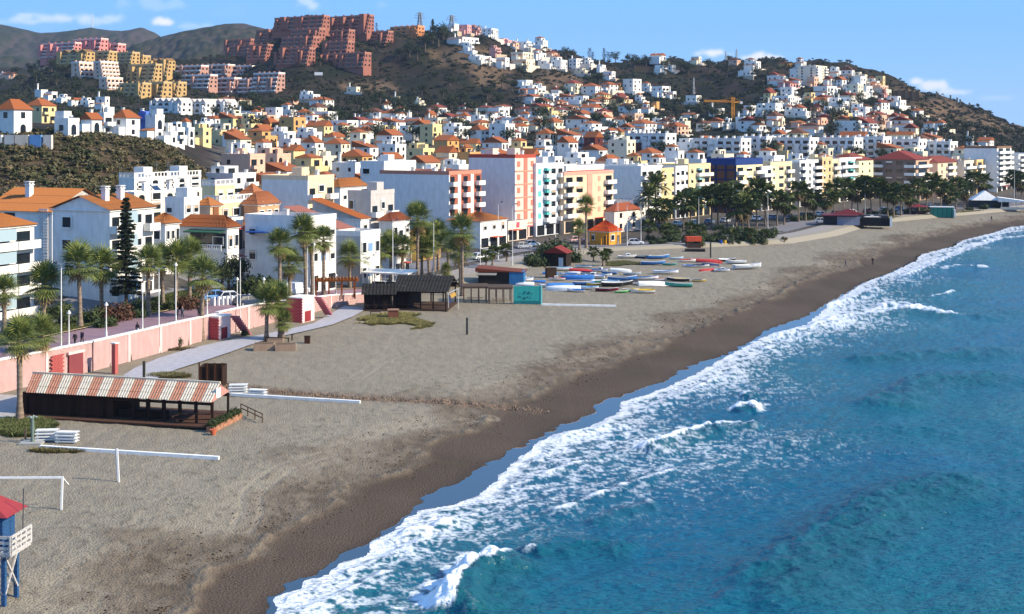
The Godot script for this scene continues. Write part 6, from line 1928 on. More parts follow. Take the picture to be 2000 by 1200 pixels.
func build_promenade() -> void:
	var pave := hexmat("8f747c", 0.9)
	strip("promenade", 0.15, 7.6, 104, 236, 0.12, pave)
	strip("promenade_far", 3.5, 9.0, 236, 560, 0.12, hexmat("98918a", 0.9), 6.0)
	strip("beach_top", 0.0, 3.5, 236, 560, 0.12, paint(lin(0.27, 0.238, 0.178), 0.95, "thatch_free"), 6.0)
	strip("beach_slope", -2.5, 0.0, 236, 560, 0.12, paint(lin(0.27, 0.238, 0.178), 0.95, "thatch_free"), 6.0)
	strip("kerb", 7.6, 7.95, 104, 236, 0.24, hexmat("d9b98c"))
	strip("lawn", 7.95, 15.0, 104, 204, 0.10, hexmat("6a7038", 0.95, "thatch"))
	strip("street", 12.0, 22.0, 236, 560, 0.08, hexmat("77757a", 0.95), 6.0)
	strip("street_near", 15.0, 26.0, 150, 236, 0.08, hexmat("7d7b7c", 0.95), 4.0)
	wall_run("pink retaining wall with white coping at the beach bar end of promenade", 100, 151.8, 0.12)
	wall_run("pink retaining wall section between red pillar and red stair box", 152, 177, 0.12)
	wall_run("pink retaining wall section behind the planter palms", 177.2, 197.9, 0.3)
	wall_run("last low pink retaining wall section beside the dark beach hut", 198, 214, 0.25)
	# red pillar, red panels and door in the wall
	var p := level(217, 731, 1.7)
	var o := thing("wall_pillar", "red pillar at the joint of two pink wall sections", "pillar", p, -0.42)
	part("shaft", unit.box, hexmat("b5605c", 0.6), o, Vector3(0.5, 1.7, 0), Vector3(0.5, 3.6, 0.5))
	part("cap", unit.box, hexmat("f3efea"), o, Vector3(0.5, 3.56, 0), Vector3(0.7, 0.14, 0.7))
	var a := level(160, 733, 1.7)
	o = thing("wall_gate", "red brick panel and dark red gate set in pink wall behind the bar roof", "gate", Vector3(lookup(PROM, 148.0) + 0.72, 1.7, -148.0), -0.42)
	var s := Shape.new()
	for r in 13:
		for c in 4: s.box(Vector3(0, 0.15 + r * 0.22, 0.9 + c * 0.46 + (0.2 if r % 2 else 0.0)), Vector3(0.1, 0.19, 0.43))
	part("brick_panel", s.mesh(), hexmat("b25854", 0.6), o)
	part("gate_leaf", unit.box, hexmat("874347", 0.6), o, Vector3(-0.02, 1.3, -1.2), Vector3(0.12, 2.6, 2.2))
	part("gate_frame", unit.box, hexmat("efc5c0"), o, Vector3(0.0, 2.75, -1.2), Vector3(0.3, 0.3, 2.6))
	red_box("red brick faced stair box projecting from pink wall beside a palm", 427, 667, 2.3, 3.1, 2.6)
	red_box("larger red stair box on the pink wall behind the planter palms", 590, 633, 2.6, 3.6, 3.2)
	ribbon("path", [[232, 742, 305, 742], [262, 722, 345, 724], [310, 702, 405, 705], [372, 683, 450, 690], [430, 670, 500, 672], [490, 660, 545, 660], [560, 646, 600, 648], [612, 634, 650, 636], [640, 618, 690, 620], [672, 600, 720, 603]], hexmat("a9a8ad", 0.9), 0.16)
	ribbon("slab_path", [[-60, 830, 20, 834], [-50, 800, 45, 802], [-30, 772, 40, 776]], hexmat("a9a6a4", 0.9), 0.16)
	for e in [[119, 716, 517], [310, 690, 525], [469, 650, 503]]: lamp(e[0], e[1], e[2], 2, "tall twin headed floodlight mast rising from sand by the pink wall", "floodlight masts by the pink wall")
	var idx := -1
	for e in [[134, 686, 614], [207, 661, 598], [278, 657, 572], [343, 629, 520], [404, 619, 556], [463, 606, 548], [515, 600, 548], [613, 584, 480], [656, 578, 540]]: 
		idx += 1
		lamp(e[0], e[1], e[2], 0, ordinal(idx) + " slim white lamp post along the pink wall from the beach bar", "white promenade lamp posts")
	idx = -1
	for e in [[600, 590, 480], [722, 560, 500], [767, 556, 430], [803, 552, 490], [847, 552, 430], [938, 540, 480], [973, 508, 396], [1085, 482, 388], [1207, 478, 390], [1001, 520, 400], [1225, 480, 400], [1252, 470, 400], [1365, 452, 385], [1432, 446, 358], [1500, 446, 378], [1615, 430, 372], [1690, 425, 355], [1982, 400, 322]]: 
		idx += 1
		lamp(e[0], e[1], e[2], 1, ordinal(idx) + " tall street lamp among the palms past the pink wall end", "street lamps among the palms")
	setup_cars()
	car(940, 508, 2.2, "e9ebee", "white parked car beside the seafront shops")
	car(951, 500, 2.2, "5a6a86", "blue grey parked car beside the white car")
	car(1128, 474, 1.9, "e2b7ac", "pale pink parked car near the orange roofed kiosk")
	car(1241, 479, 1.6, "c9cccf", "silver parked car beside the orange roofed kiosk")
	car(1022, 486, 2.1, "9aa0a8", "grey parked car below the pink striped slab")
	car(1038, 482, 2.1, "dfe2e4", "white parked car in front of dark shopfronts")
	car(578, 578, 2.3, "dfe6ee", "white van parked beside the blue shop front", true)
	car(484, 598, 2.3, "2b3950", "dark blue car parked behind the white garden wall")
	car(424, 588, 2.0, "6f9bd0", "light blue car parked behind the white garden wall")
	car(452, 590, 2.0, "e6e8ea", "white car parked behind the garden wall")
	car(1605, 436, 1.4, "e6e8ea", "white car by the far beach bar")
	car(1752, 419, 1.2, "d9dcdf", "pale car on the far promenade")
	rng.seed = 905
	for k in 20:
		var px := 1262.0 + k * 31.0
		car(px, lerpf(446, 405, (px - 1262.0) / 590.0), 2.6 - k * 0.02, ["e8eaec", "b9bdc2", "3a3f46", "8a2f2c", "5f7690", "e8eaec"][rng.randi() % 6], ordinal(k) + " car parked along the far seafront street past the kiosk")
	# white garden wall with posts
	for k in 9:
		var q := hit(414 + k * 8.5, 600 - k * 0.8)
		var w := thing("garden_wall", "white garden wall bay with square posts beside parked cars", "wall", q, -0.2, "white garden wall bays")
		part("panel", unit.box, hexmat("f1efe9"), w, Vector3(0, 0.45, 0), Vector3(0.75, 1.0, 0.18))
		part("post", unit.box, hexmat("f6f4ef"), w, Vector3(0.3, 0.65, 0), Vector3(0.25, 1.5, 0.3))
	# timber pergola on the promenade
	var pg := hit(655, 582)
	o = thing("pergola", "orange timber pergola on the promenade before white houses", "pergola", pg, 0.15)
	for k in 4:
		for q in 2:
			s = Shape.new()
			s.bar(Vector3(-3.0 + k * 2.0, -0.2, -q * 2.4), Vector3(-3.0 + k * 2.0, 2.6, -q * 2.4), 0.22)
			part("post", s.mesh(), hexmat("a4572c", 0.8, "wood"), o)
	for q in 2:
		s = Shape.new()
		s.bar(Vector3(-3.6, 2.7, -q * 2.4), Vector3(3.6, 2.7, -q * 2.4), 0.22, 0.34)
		part("beam", s.mesh(), hexmat("c47234", 0.8, "wood"), o)
	for k in 14:
		s = Shape.new()
		s.bar(Vector3(-3.4 + k * 0.52, 2.94, 0.6), Vector3(-3.4 + k * 0.52, 2.94, -3.0), 0.1, 0.18)
		part("rafter", s.mesh(), hexmat("cf8238", 0.8, "wood"), o)
	var rest := hit(752, 568)
	o = thing("terrace_canopy", "white terrace canopy with slim posts behind the dark beach hut", "canopy", rest, -0.3)
	part("canopy_roof", unit.box, hexmat("e9e4da"), o, Vector3(0, 3.0, -2), Vector3(8.5, 0.22, 4.6), Vector3(0.05, 0, 0))
	for k in 10: part("post", unit.box, hexmat("e6e6e2"), o, Vector3(-4.0 + (k % 5) * 2.0, 1.4, -0.1 - (k / 5) * 3.8), Vector3(0.12, 3.0, 0.12))
	part("counter", unit.box, hexmat("4a4140"), o, Vector3(-1.0, 0.5, -3.6), Vector3(5.5, 1.1, 0.8))
	for k in 9:
		var t := thing("terrace_table", "small white terrace table under the canopy behind the dark hut", "table", hit(732 + k * 8, 566 - (k % 3) * 4), 0.3 * k, "white terrace tables")
		part("table_top", unit.box, hexmat("f0f0ee"), t, Vector3(0, 0.74, 0), Vector3(0.9, 0.06, 0.9))
		part("leg", unit.box, hexmat("d5d5d2"), t, Vector3(0, 0.36, 0), Vector3(0.1, 0.74, 0.1))
	block({"name": "kiosk", "label": "yellow kiosk with bright orange pyramid roof on the promenade", "cat": "kiosk", "xl": 1152, "xc": 1190, "xr": 1213, "yt": 453, "z": 316, "wall": "e2a23c", "roof": "hip", "rc": "e4622a", "rh": 2.5, "fl": 1, "sea": "WD", "sp": "D.W", "near": true})
	var kk: Node3D = get_child(get_child_count() - 1)
	for k in 5: part("porch_post", unit.box, hexmat("d98f2c"), kk, Vector3(-0.4 - k * 1.4, 1.2, 0.75), Vector3(0.2, 2.6, 0.2))

# ------------------------------------------------------------------ beach bars, huts
func post(o: Node3D, called: String, a: Vector3, b: Vector3, w: float, m: Material) -> void:
	var s := Shape.new()
	s.bar(a, b, w)
	part(called, s.mesh(), m, o)

func striped_bar() -> void:
	var A := level(48, 768, 3.85)
	var B := level(412, 787, 3.85)
	var R0 := level(64, 730, 5.1)
	var R1 := level(430, 750, 5.1)
	var at := Vector3(A.x, 1.6, A.z)
	var o := thing("beach_bar", "long open timber beach bar under orange and cream striped roof", "beach bar", at)
	var C0 := R0 * 2 - A
	var C1 := R1 * 2 - B
	C0.y = A.y; C1.y = A.y
	var n := 18
	for k in n:
		for side in 2:
			var s := Shape.new()
			var e0 := A if side == 0 else C0
			var e1 := B if side == 0 else C1
			var lap := Vector3(0, 0.012 * (k % 2), 0)
			rolled(s, R0.lerp(R1, float(k) / n) - at + lap, R0.lerp(R1, (k + 1.0) / n) - at + lap, e0.lerp(e1, (k + 1.0) / n) - at + lap, e0.lerp(e1, float(k) / n) - at + lap, 0.24)
			part("roof_panel", s.mesh(), hexmat("d39a80" if k % 2 == 0 else "eee8d8", 0.75, "wood"), o)
	var dark := hexmat("3a2419", 0.85, "wood")
	post(o, "ridge_cap", R0 - at + Vector3(0, .1, 0), R1 - at + Vector3(0, .1, 0), 0.2, hexmat("d8cbb4"))
	var along := (B - A) / 12.0
	for k in 13:
		if k in [1, 2, 4, 6]: continue
		var f := A + along * k - at
		f.y = 2.2
		post(o, "post", Vector3(f.x, -0.5, f.z - 0.5), f + Vector3(0, 0, -0.5), 0.22, dark)
		var b := C0.lerp(C1, k / 12.0) - at
		post(o, "post", Vector3(b.x, -0.5, b.z + 0.5), Vector3(b.x, 2.2, b.z + 0.5), 0.2, dark)
	post(o, "eaves_beam", A - at + Vector3(0, -0.25, -0.5), B - at + Vector3(0, -0.25, -0.5), 0.22, dark)
	post(o, "eaves_beam", C0 - at + Vector3(0, -0.25, 0.5), C1 - at + Vector3(0, -0.25, 0.5), 0.22, dark)
	# closed kitchen at the far end from the steps, boarded wall behind, low counter
	var dirx := (B - A).normalized()
	var dirz := Vector3(-dirx.z, 0, dirx.x) * -1.0
	var ang := atan2(-dirx.z, dirx.x)
	var mid := A.lerp(C0, 0.5).lerp(B.lerp(C1, 0.5), 0.27) - at
	var deep := A.distance_to(C0)
	for k in 14: part("board", unit.box, hexmat("4a2e20" if k % 2 else "412819", 0.85, "wood"), o, Vector3(mid.x, 1.0, mid.z) + dirx * (-4.6 + k * 0.7), Vector3(0.67, 2.4, deep * 0.72), Vector3(0, ang, 0))
	part("counter", unit.box, dark, o, A.lerp(C0, 0.28).lerp(B.lerp(C1, 0.28), 0.62) - at + Vector3(0, -1.9, 0), Vector3(5.0, 1.0, 0.7), Vector3(0, ang, 0))
	part("deck", unit.box, hexmat("6a4a38", 0.9, "wood"), o, A.lerp(C1, 0.5) - at + Vector3(0, -2.18, 0), Vector3(A.distance_to(B) + 0.4, 0.16, deep), Vector3(0, ang, 0))
	var s2 := Shape.new()
	s2.tri(B - at + Vector3(0.02, 0, 0), R1 - at + Vector3(0.02, -0.1, 0), C1 - at + Vector3(0.02, 0, 0))
	s2.tri(C1 - at, R1 - at + Vector3(0, -0.1, 0), B - at)
	part("gable_board", s2.mesh(), hexmat("c98c80"), o)
	part("sign_board", unit.box, hexmat("f2f0ea"), o, B.lerp(R1, 0.55) - at + Vector3(0.14, -0.1, -0.2), Vector3(0.1, 0.9, 0.9), Vector3(0, ang, 0))
	for k in 3: post(o, "fence_rail", B - at + Vector3(-3.4, -1.2 - k * 0.5, -0.6), B - at + Vector3(-0.2, -1.2 - k * 0.5, -0.6), 0.09, dark)
	# planter of succulents beside the steps
	var p0 := hit(410, 846)
	var p1 := hit(466, 816)
	var pl := thing("planter", "long terracotta brick planter with straggling plants at the bar steps", "planter", p0)
	for k in 9:
		var q := p0.lerp(p1, (k + 0.5) / 9.0) - p0
		part("planter_block", unit.box, hexmat("b08066" if k % 2 else "a3745a"), pl, q + Vector3(0, 0.25, 0), Vector3(0.75, 0.55, p0.distance_to(p1) / 9.0 - 0.03), Vector3(0, atan2(p1.x - p0.x, p1.z - p0.z), 0))
		part("plant", plants["bush%d" % (k % 3)], leafm, pl, q + Vector3(0, 0.5, 0), Vector3(0.6, 0.9, 0.6), Vector3(0, k, 0))
	var pot := thing("flower_pot", "round terracotta pot at the end of the planter", "pot", hit(416, 850))
	var sp := Shape.new()
	sp.tube([Vector3(0, -0.05, 0), Vector3(0, 0.45, 0), Vector3(0, 0.5, 0)], [0.2, 0.32, 0.36], 10)
	part("pot", sp.mesh(), hexmat("b9603f"), pot)
	# little rail beyond the planter
	var f0 := hit(470, 806)
	var f1 := hit(512, 826)
	var fe := thing("handrail", "low weathered timber handrail beside the planter", "fence", f0)
	var ff := f1 - f0
	for k in 4: post(fe, "post", ff * (k / 3.0) + Vector3(0, -0.3, 0), ff * (k / 3.0) + Vector3(0, 0.85, 0), 0.1, hexmat("8a735e", 0.9, "wood"))
	for k in 2: post(fe, "rail", Vector3(0, 0.85 - k * 0.4, 0), ff + Vector3(0, 0.85 - k * 0.4, 0), 0.09, hexmat("8a735e", 0.9, "wood"))
	# boarded enclosure behind the roof
	var c0 := level(389, 756, 1.7)
	var c1 := level(434, 756, 1.7)
	var en := thing("timber_enclosure", "dark boarded timber enclosure standing on sand behind striped roof", "enclosure", c0)
	var w := c1 - c0
	for side in 4:
		for k in 8:
			var t := (k + 0.5) / 8.0
			var q := [w * t, w + Vector3(0, 0, -2.2) * t, w * t + Vector3(0, 0, -2.2), Vector3(0, 0, -2.2) * t][side] as Vector3
			part("board", unit.box, hexmat("3b2318" if k % 2 else "47301f", 0.9, "wood"), en, q + Vector3(0, 1.05, 0), Vector3(w.x / 8.2, 2.2, 0.06) if side % 2 == 0 else Vector3(0.06, 2.2, 0.27))
	for k in 4: post(en, "post", w * (k / 3.0) + Vector3(0, -0.3, 0.08), w * (k / 3.0) + Vector3(0, 2.6, 0.08), 0.14, hexmat("5c3a26", 0.9, "wood"))

# open-sided hut: gable along local x
func hut(label: String, px0: float, px1: float, py: float, eave: float, ridge_h: float, deep: float, turn: float, roofc: String, wallc: String, closed: float) -> Node3D:
	var a := hit(px0, py)
	var b := hit(px1, py)
	var L := a.distance_to(b)
	var o := thing("beach_hut", label, "beach hut", a, turn)
	var dark := hexmat("2f211a", 0.9, "wood")
	var s := Shape.new()
	var e := 0.5
	rolled(s, Vector3(-e, ridge_h, -deep / 2), Vector3(L + e, ridge_h, -deep / 2), Vector3(L + e, eave, e), Vector3(-e, eave, e), 0.5)
	rolled(s, Vector3(L + e, ridge_h, -deep / 2), Vector3(-e, ridge_h, -deep / 2), Vector3(-e, eave, -deep - e), Vector3(L + e, eave, -deep - e), 0.5)
	part("roof", s.mesh(), hexmat(roofc, 0.95, "thatch"), o)
	var n := maxi(3, int(L / 1.6))
	for k in n + 1:
		for q in 2: post(o, "post", Vector3(L * k / n, -0.4, -deep * q), Vector3(L * k / n, eave, -deep * q), 0.2, dark)
	for q in 2: post(o, "eaves_beam", Vector3(0, eave - 0.1, -deep * q), Vector3(L, eave - 0.1, -deep * q), 0.2, dark)
	if closed > 0.0:
		var nb := int(L * closed / 0.5)
		for k in nb: part("board", unit.box, hexmat(wallc, 0.9, "wood"), o, Vector3((k + 0.5) * 0.5, eave * 0.45, -deep * 0.5), Vector3(0.48, eave * 0.98, deep * 0.94))
	part("rail", unit.box, dark, o, Vector3(L * 0.5, 0.9, 0.12), Vector3(L, 0.12, 0.1))
	part("deck", unit.box, hexmat("5f4a3c", 0.9, "wood"), o, Vector3(L / 2, 0.1, -deep / 2), Vector3(L + 0.6, 0.24, deep + 0.4))
	return o

func frame_shelter(label: String, px0: float, px1: float, py: float, h: float, deep: float) -> void:
	var a := hit(px0, py)
	var b := hit(px1, py)
	var L := a.distance_to(b)
	var o := thing("shade_shelter", label, "shelter", a, 0.05)
	var m := hexmat("6f5f55", 0.9, "wood")
	for k in 8: post(o, "post", Vector3(L * (k % 4) / 3.0, -0.3, -deep * (k / 4)), Vector3(L * (k % 4) / 3.0, h, -deep * (k / 4)), 0.14, m)
	for k in 11: post(o, "roof_slat", Vector3(-0.3, h + 0.08, -deep * k / 10.0), Vector3(L + 0.3, h + 0.08, -deep * k / 10.0), 0.22, hexmat("857264" if k % 2 else "75645a", 0.9, "wood"))
	post(o, "beam", Vector3(-0.2, h - 0.1, 0), Vector3(L + 0.2, h - 0.1, 0), 0.16, m)
	part("bench", unit.box, hexmat("b9a890", 0.9, "wood"), o, Vector3(L / 2, 0.45, -deep * 0.7), Vector3(L * 0.7, 0.1, 0.5))

func build_huts() -> void:
	striped_bar()
	hut("black felt roofed wing of the dark beach hut beside dry grass", 712, 768, 608, 2.5, 3.9, 5.0, 0.05, "3a3734", "2e1d16", 0.95)
	hut("large dark open beach hut with black pitched roof on posts", 772, 872, 606, 2.9, 4.9, 9.0, -0.12, "3d3b38", "2a1c15", 0.3)
	var lt := thing("table", "low dark picnic table in front of the dark hut", "table", hit(733, 618), 0.1)
	part("table_top", unit.box, hexmat("4a3a30", 0.9, "wood"), lt, Vector3(0, 0.72, 0), Vector3(1.6, 0.08, 0.8))
	for k in 4: part("leg", unit.box, hexmat("3a2c24", 0.9, "wood"), lt, Vector3(-0.7 if k & 1 else 0.7, 0.34, -0.3 if k & 2 else 0.3), Vector3(0.1, 0.72, 0.1))
	var bx := thing("storage_box", "brown brick storage box in front of the dark hut", "box", hit(768, 622), 0.1)
	part("box_body", unit.box, hexmat("7a4c3c"), bx, Vector3(0, 0.6, 0), Vector3(1.5, 1.3, 1.2))
	part("lid", unit.box, hexmat("9a7460"), bx, Vector3(0, 1.28, 0), Vector3(1.7, 0.12, 1.4))
	var fp := thing("flag_frame", "slim white frame with yellow and blue cloth beside the dark hut", "frame", hit(876, 606))
	post(fp, "post", Vector3(0, -0.2, 0), Vector3(0, 2.6, 0), 0.08, hexmat("e6e6e2"))
	post(fp, "post", Vector3(1.5, -0.2, -0.5), Vector3(1.5, 3.3, -0.5), 0.08, hexmat("e6e6e2"))
	post(fp, "bar", Vector3(0, 2.6, 0), Vector3(1.5, 3.3, -0.5), 0.07, hexmat("e6e6e2"))
	part("cloth", unit.box, hexmat("e0b25a"), fp, Vector3(0.7, 2.3, -0.25), Vector3(0.9, 0.6, 0.04), Vector3(0, 0.3, 0.4))
	part("cloth", unit.box, hexmat("3a4a72"), fp, Vector3(0.15, 1.7, -0.1), Vector3(0.5, 1.2, 0.04), Vector3(0, 0.3, 0.1))
	frame_shelter("weathered slatted shade shelter with green bench beside the tall palm", 906, 950, 592, 2.5, 4.0)
	frame_shelter("second weathered slatted shade shelter beside the mural wall", 956, 998, 594, 2.5, 4.0)
	# painted wall
	var m0 := hit(1003, 594)
	var m1 := hit(1052, 592)
	var mw := thing("mural_wall", "free standing teal painted wall with dark blue scrawl on the beach", "wall", m0, 0.02)
	var L := m0.distance_to(m1)
	part("panel", unit.box, hexmat("2f9a97"), mw, Vector3(L / 2, 1.4, 0), Vector3(L, 2.9, 0.25))
	part("border", unit.box, hexmat("7fd6cf"), mw, Vector3(L + 0.12, 1.4, 0), Vector3(0.24, 3.0, 0.4))
	part("border", unit.box, hexmat("1d6f78"), mw, Vector3(L / 2, 0.25, 0.14), Vector3(L, 0.5, 0.06))
	rng.seed = 8
	var sc := Shape.new()
	for w in 11:
		var q := Vector3(L * 0.26 + (w % 6) * L * 0.085 + (0.12 if w > 5 else 0.0), 1.75 if w < 6 else 1.05, 0.16)
		for k in 3:
			var r := q + Vector3(rng.randf_range(-.16, .16), rng.randf_range(-.22, .22), 0)
			sc.bar(q, r, 0.07, 0.03)
			q = r
	part("scrawl", sc.mesh(), hexmat("1f4a86"), mw)
	# low boathouse with blue tarpaulin
	var bo := hit(934, 556)
	var bh := thing("boathouse", "low dark boathouse with rust roof and blue tarpaulin end", "boathouse", bo, -0.1)
	part("wall", unit.box, hexmat("3d3a3a", 0.9, "wood"), bh, Vector3(3.6, 1.1, -2.5), Vector3(7.2, 2.4, 5.0))
	part("roof", unit.shed, hexmat("8a4f3c", 0.9, "tile"), bh, Vector3(4.0, 2.3, -2.5), Vector3(9.0, 0.7, 5.8))
	part("tarpaulin", unit.box, hexmat("2f6fa6", 0.6), bh, Vector3(6.9, 1.2, -1.8), Vector3(2.6, 2.3, 4.2))
	part("awning", unit.box, hexmat("8a8680"), bh, Vector3(1.6, 2.0, 0.8), Vector3(3.6, 0.1, 1.8), Vector3(0.15, 0, 0))
	# dark hut under the evergreens
	var dh := hit(1064, 520)
	var dk := thing("beach_hut", "dark hut with red strip roof under rounded evergreens", "beach hut", dh, -0.3)
	part("wall", unit.box, hexmat("33291f", 0.9, "wood"), dk, Vector3(2.2, 1.3, -2), Vector3(4.6, 2.8, 4.0))
	part("roof", unit.gable, hexmat("9a4038", 0.9, "tile"), dk, Vector3(2.2, 2.7, -2), Vector3(5.4, 1.3, 5.0))
	part("doorway", unit.box, hexmat("b9c6d4"), dk, Vector3(3.4, 0.9, 0.03), Vector3(0.9, 1.8, 0.1))
	var cr := thing("timber_crate", "dark upright timber crate among white boats", "crate", hit(1076, 543), 0.2)
	part("crate_body", unit.box, hexmat("4d3a2a", 0.9, "wood"), cr, Vector3(0, 0.9, 0), Vector3(1.9, 1.9, 1.4))
	part("crate_top", unit.box, hexmat("6a523c", 0.9, "wood"), cr, Vector3(0, 1.9, 0), Vector3(2.1, 0.1, 1.6))
	# play equipment and red shelter by the planting bed
	var rs := thing("red_shelter", "small red roofed counter at the planting bed", "kiosk", hit(1354, 484), 0.1)
	part("roof", unit.box, hexmat("b9492f"), rs, Vector3(0, 2.1, 0), Vector3(3.6, 1.1, 2.4))
	part("counter", unit.box, hexmat("3a2c28"), rs, Vector3(0, 0.5, 0), Vector3(3.2, 1.2, 2.0))
	for k in 4: part("post", unit.box, hexmat("6a4030"), rs, Vector3(-1.6 if k & 1 else 1.6, 1.2, -1.0 if k & 2 else 1.0), Vector3(0.14, 2.4, 0.14))
	var pt := thing("pallet_platform", "dark low platform on sand beside the red counter", "platform", hit(1358, 492), -0.1)
	for k in 6: part("plank", unit.box, hexmat("2c2a2a" if k % 2 else "363232", 0.9, "wood"), pt, Vector3(0, 0.3, -k * 0.42), Vector3(4.6, 0.5, 0.4))
	for k in 3:
		var bn := thing("beach_bin", "blue and yellow beach bin beside the planting bed", "bin", hit(1408 + k * 8, 476), 0.0, "beach bins")
		var s := Shape.new()
		s.tube([Vector3.ZERO, Vector3(0, 0.9, 0)], [0.35, 0.42], 10)
		part("bin_body", s.mesh(), hexmat(["2c4f9a", "e0b02f", "2c4f9a"][k]), bn)
		part("lid", unit.box, hexmat("2a2a2e"), bn, Vector3(0, 0.95, 0), Vector3(0.8, 0.1, 0.8))
	# far beach bars
	var fb := hit(1610, 440)
	var o := thing("beach_bar", "long dark beach bar with maroon roof and pale blue panel far along the beach", "beach bar", fb, -0.18)
	part("wall", unit.box, hexmat("3a3a42"), o, Vector3(9, 1.4, -3), Vector3(18, 3.0, 6))
	part("pale_panel", unit.box, hexmat("9aa3bd"), o, Vector3(7.0, 1.3, 0.1), Vector3(6.6, 2.4, 0.2))
	part("terrace_screen", unit.box, hexmat("17171a"), o, Vector3(14.2, 1.1, 0.8), Vector3(8.4, 2.2, 0.3))
	part("canopy", unit.box, hexmat("6a2f3a"), o, Vector3(4.5, 2.95, -1.5), Vector3(10, 0.25, 8))
	part("upper_roof", unit.hip, hexmat("7a3038", 0.9, "tile"), o, Vector3(7, 3.1, -4), Vector3(9, 1.5, 6))
	part("umbrella", unit.hip, hexmat("e9e6df"), o, Vector3(13.5, 2.5, -1.0), Vector3(5, 0.5, 2.5))
	part("end_post", unit.box, hexmat("f0f0ee"), o, Vector3(18.6, 1.3, 1.2), Vector3(0.6, 2.8, 0.6))
	o = thing("beach_bar", "green glazed beach bar with white end wall far along the beach", "beach bar", hit(1820, 424), -0.2)
	part("wall", unit.box, hexmat("2f8a78", 0.4), o, Vector3(3.4, 1.5, -2), Vector3(7.0, 3.2, 4))
	part("roof", unit.box, hexmat("c9cfd0"), o, Vector3(3.4, 3.2, -2), Vector3(7.6, 0.2, 4.6))
	part("end_wall", unit.box, hexmat("eef0ee"), o, Vector3(7.1, 1.2, 0.3), Vector3(0.5, 2.6, 2.4))
	for k in 5: part("mullion", unit.box, hexmat("1d5a50"), o, Vector3(0.6 + k * 1.4, 1.5, 0.05), Vector3(0.14, 3.0, 0.1))
	o = thing("beach_bar", "open beach bar with maroon awning beside the green glazed one", "beach bar", hit(1775, 420), -0.2)
	part("awning", unit.hip, hexmat("7a2f38"), o, Vector3(3, 2.6, -2), Vector3(6.6, 0.9, 5))
	for k in 6: part("post", unit.box, hexmat("3a3030"), o, Vector3((k % 3) * 3.0, 1.2, -(k / 3) * 4.0), Vector3(0.16, 2.8, 0.16))
	part("counter", unit.box, hexmat("4a3b34"), o, Vector3(3, 0.6, -3.0), Vector3(5.4, 1.2, 1.0))
	o = thing("marquee", "white peaked marquee over dark glazed restaurant at the beach end", "marquee", hit(1892, 406), -0.2)
	part("wall", unit.box, hexmat("2c3338", 0.4), o, Vector3(7, 1.3, -4), Vector3(14, 2.8, 8))
	part("tent_roof", unit.hip, hexmat("ecebe7"), o, Vector3(6, 2.7, -4), Vector3(10, 3.4, 9))
	o = thing("marquee", "long white awning terrace beyond the peaked marquee", "marquee", hit(1957, 409), -0.25)
	part("awning", unit.shed, hexmat("efefec"), o, Vector3(5, 2.6, -3), Vector3(12, 1.6, 7))
	for k in 5: part("post", unit.box, hexmat("d8d8d4"), o, Vector3(k * 2.5, 1.3, 0.2), Vector3(0.2, 2.8, 0.2))
	part("base_wall", unit.box, hexmat("d9cfc0"), o, Vector3(5.5, 0.4, 0.8), Vector3(12, 0.9, 0.4))

# ------------------------------------------------------------------ boats and beach furniture
var boat_mesh := {}
func setup_boats() -> void:
	# lofted open rowing boat, 1 long (z), bow at +z
	var rows := []
	var inner := []
	for k in 11:
		var t := k / 10.0
		var w := 0.17 * pow(sin(PI * clampf(0.22 + t * 0.78, 0, 1)), 0.7) * (1.0 if t < 0.99 else 0.05)
		var top := 0.125 + 0.07 * pow(t, 3.0) + 0.02 * pow(1.0 - t, 2.0)
		var keel := 0.0 + 0.06 * pow(t, 4.0)
		var z := -0.5 + t + 0.02 * t
		var r := []
		var q := []
		for i in 9:
			var a := PI * i / 8.0
			r.append(Vector3(-cos(a) * w, top - (top - keel) * pow(sin(a), 0.75), z))
			q.append(Vector3(-cos(a) * w * 0.9, top - 0.004 - (top - keel - 0.03) * pow(sin(a), 0.8) * 0.85, z * 0.985))
		rows.append(r)
		inner.append(q)
	var s := Shape.new()
	for k in 10:
		for i in 8: s.quad(rows[k][i], rows[k][i + 1], rows[k + 1][i + 1], rows[k + 1][i])
	for i in range(1, 8): s.tri(rows[0][0], rows[0][i + 1], rows[0][i])
	boat_mesh.hull = s.mesh()
	s = Shape.new()
	for k in 10:
		for i in 8: s.quad(inner[k + 1][i], inner[k + 1][i + 1], inner[k][i + 1], inner[k][i])
	for i in range(1, 8): s.tri(inner[0][0], inner[0][i], inner[0][i + 1])
	boat_mesh.inside = s.mesh()
	s = Shape.new()
	for k in 10:
		for e in [0, 8]: s.bar(rows[k][e], rows[k + 1][e], 0.016)
	s.bar(rows[0][0], rows[0][8], 0.018)
	boat_mesh.gunwale = s.mesh()
	s = Shape.new()
	s.box(Vector3(0, 0.09, 0), Vector3(0.29, 0.012, 0.05))
	boat_mesh.thwart = s.mesh()
	s = Shape.new()
	var f := [inner[7][0], inner[7][8], inner[9][8], inner[9][0]]
	s.quad(f[0], f[3], f[2], f[1])
	boat_mesh.deck = s.mesh()

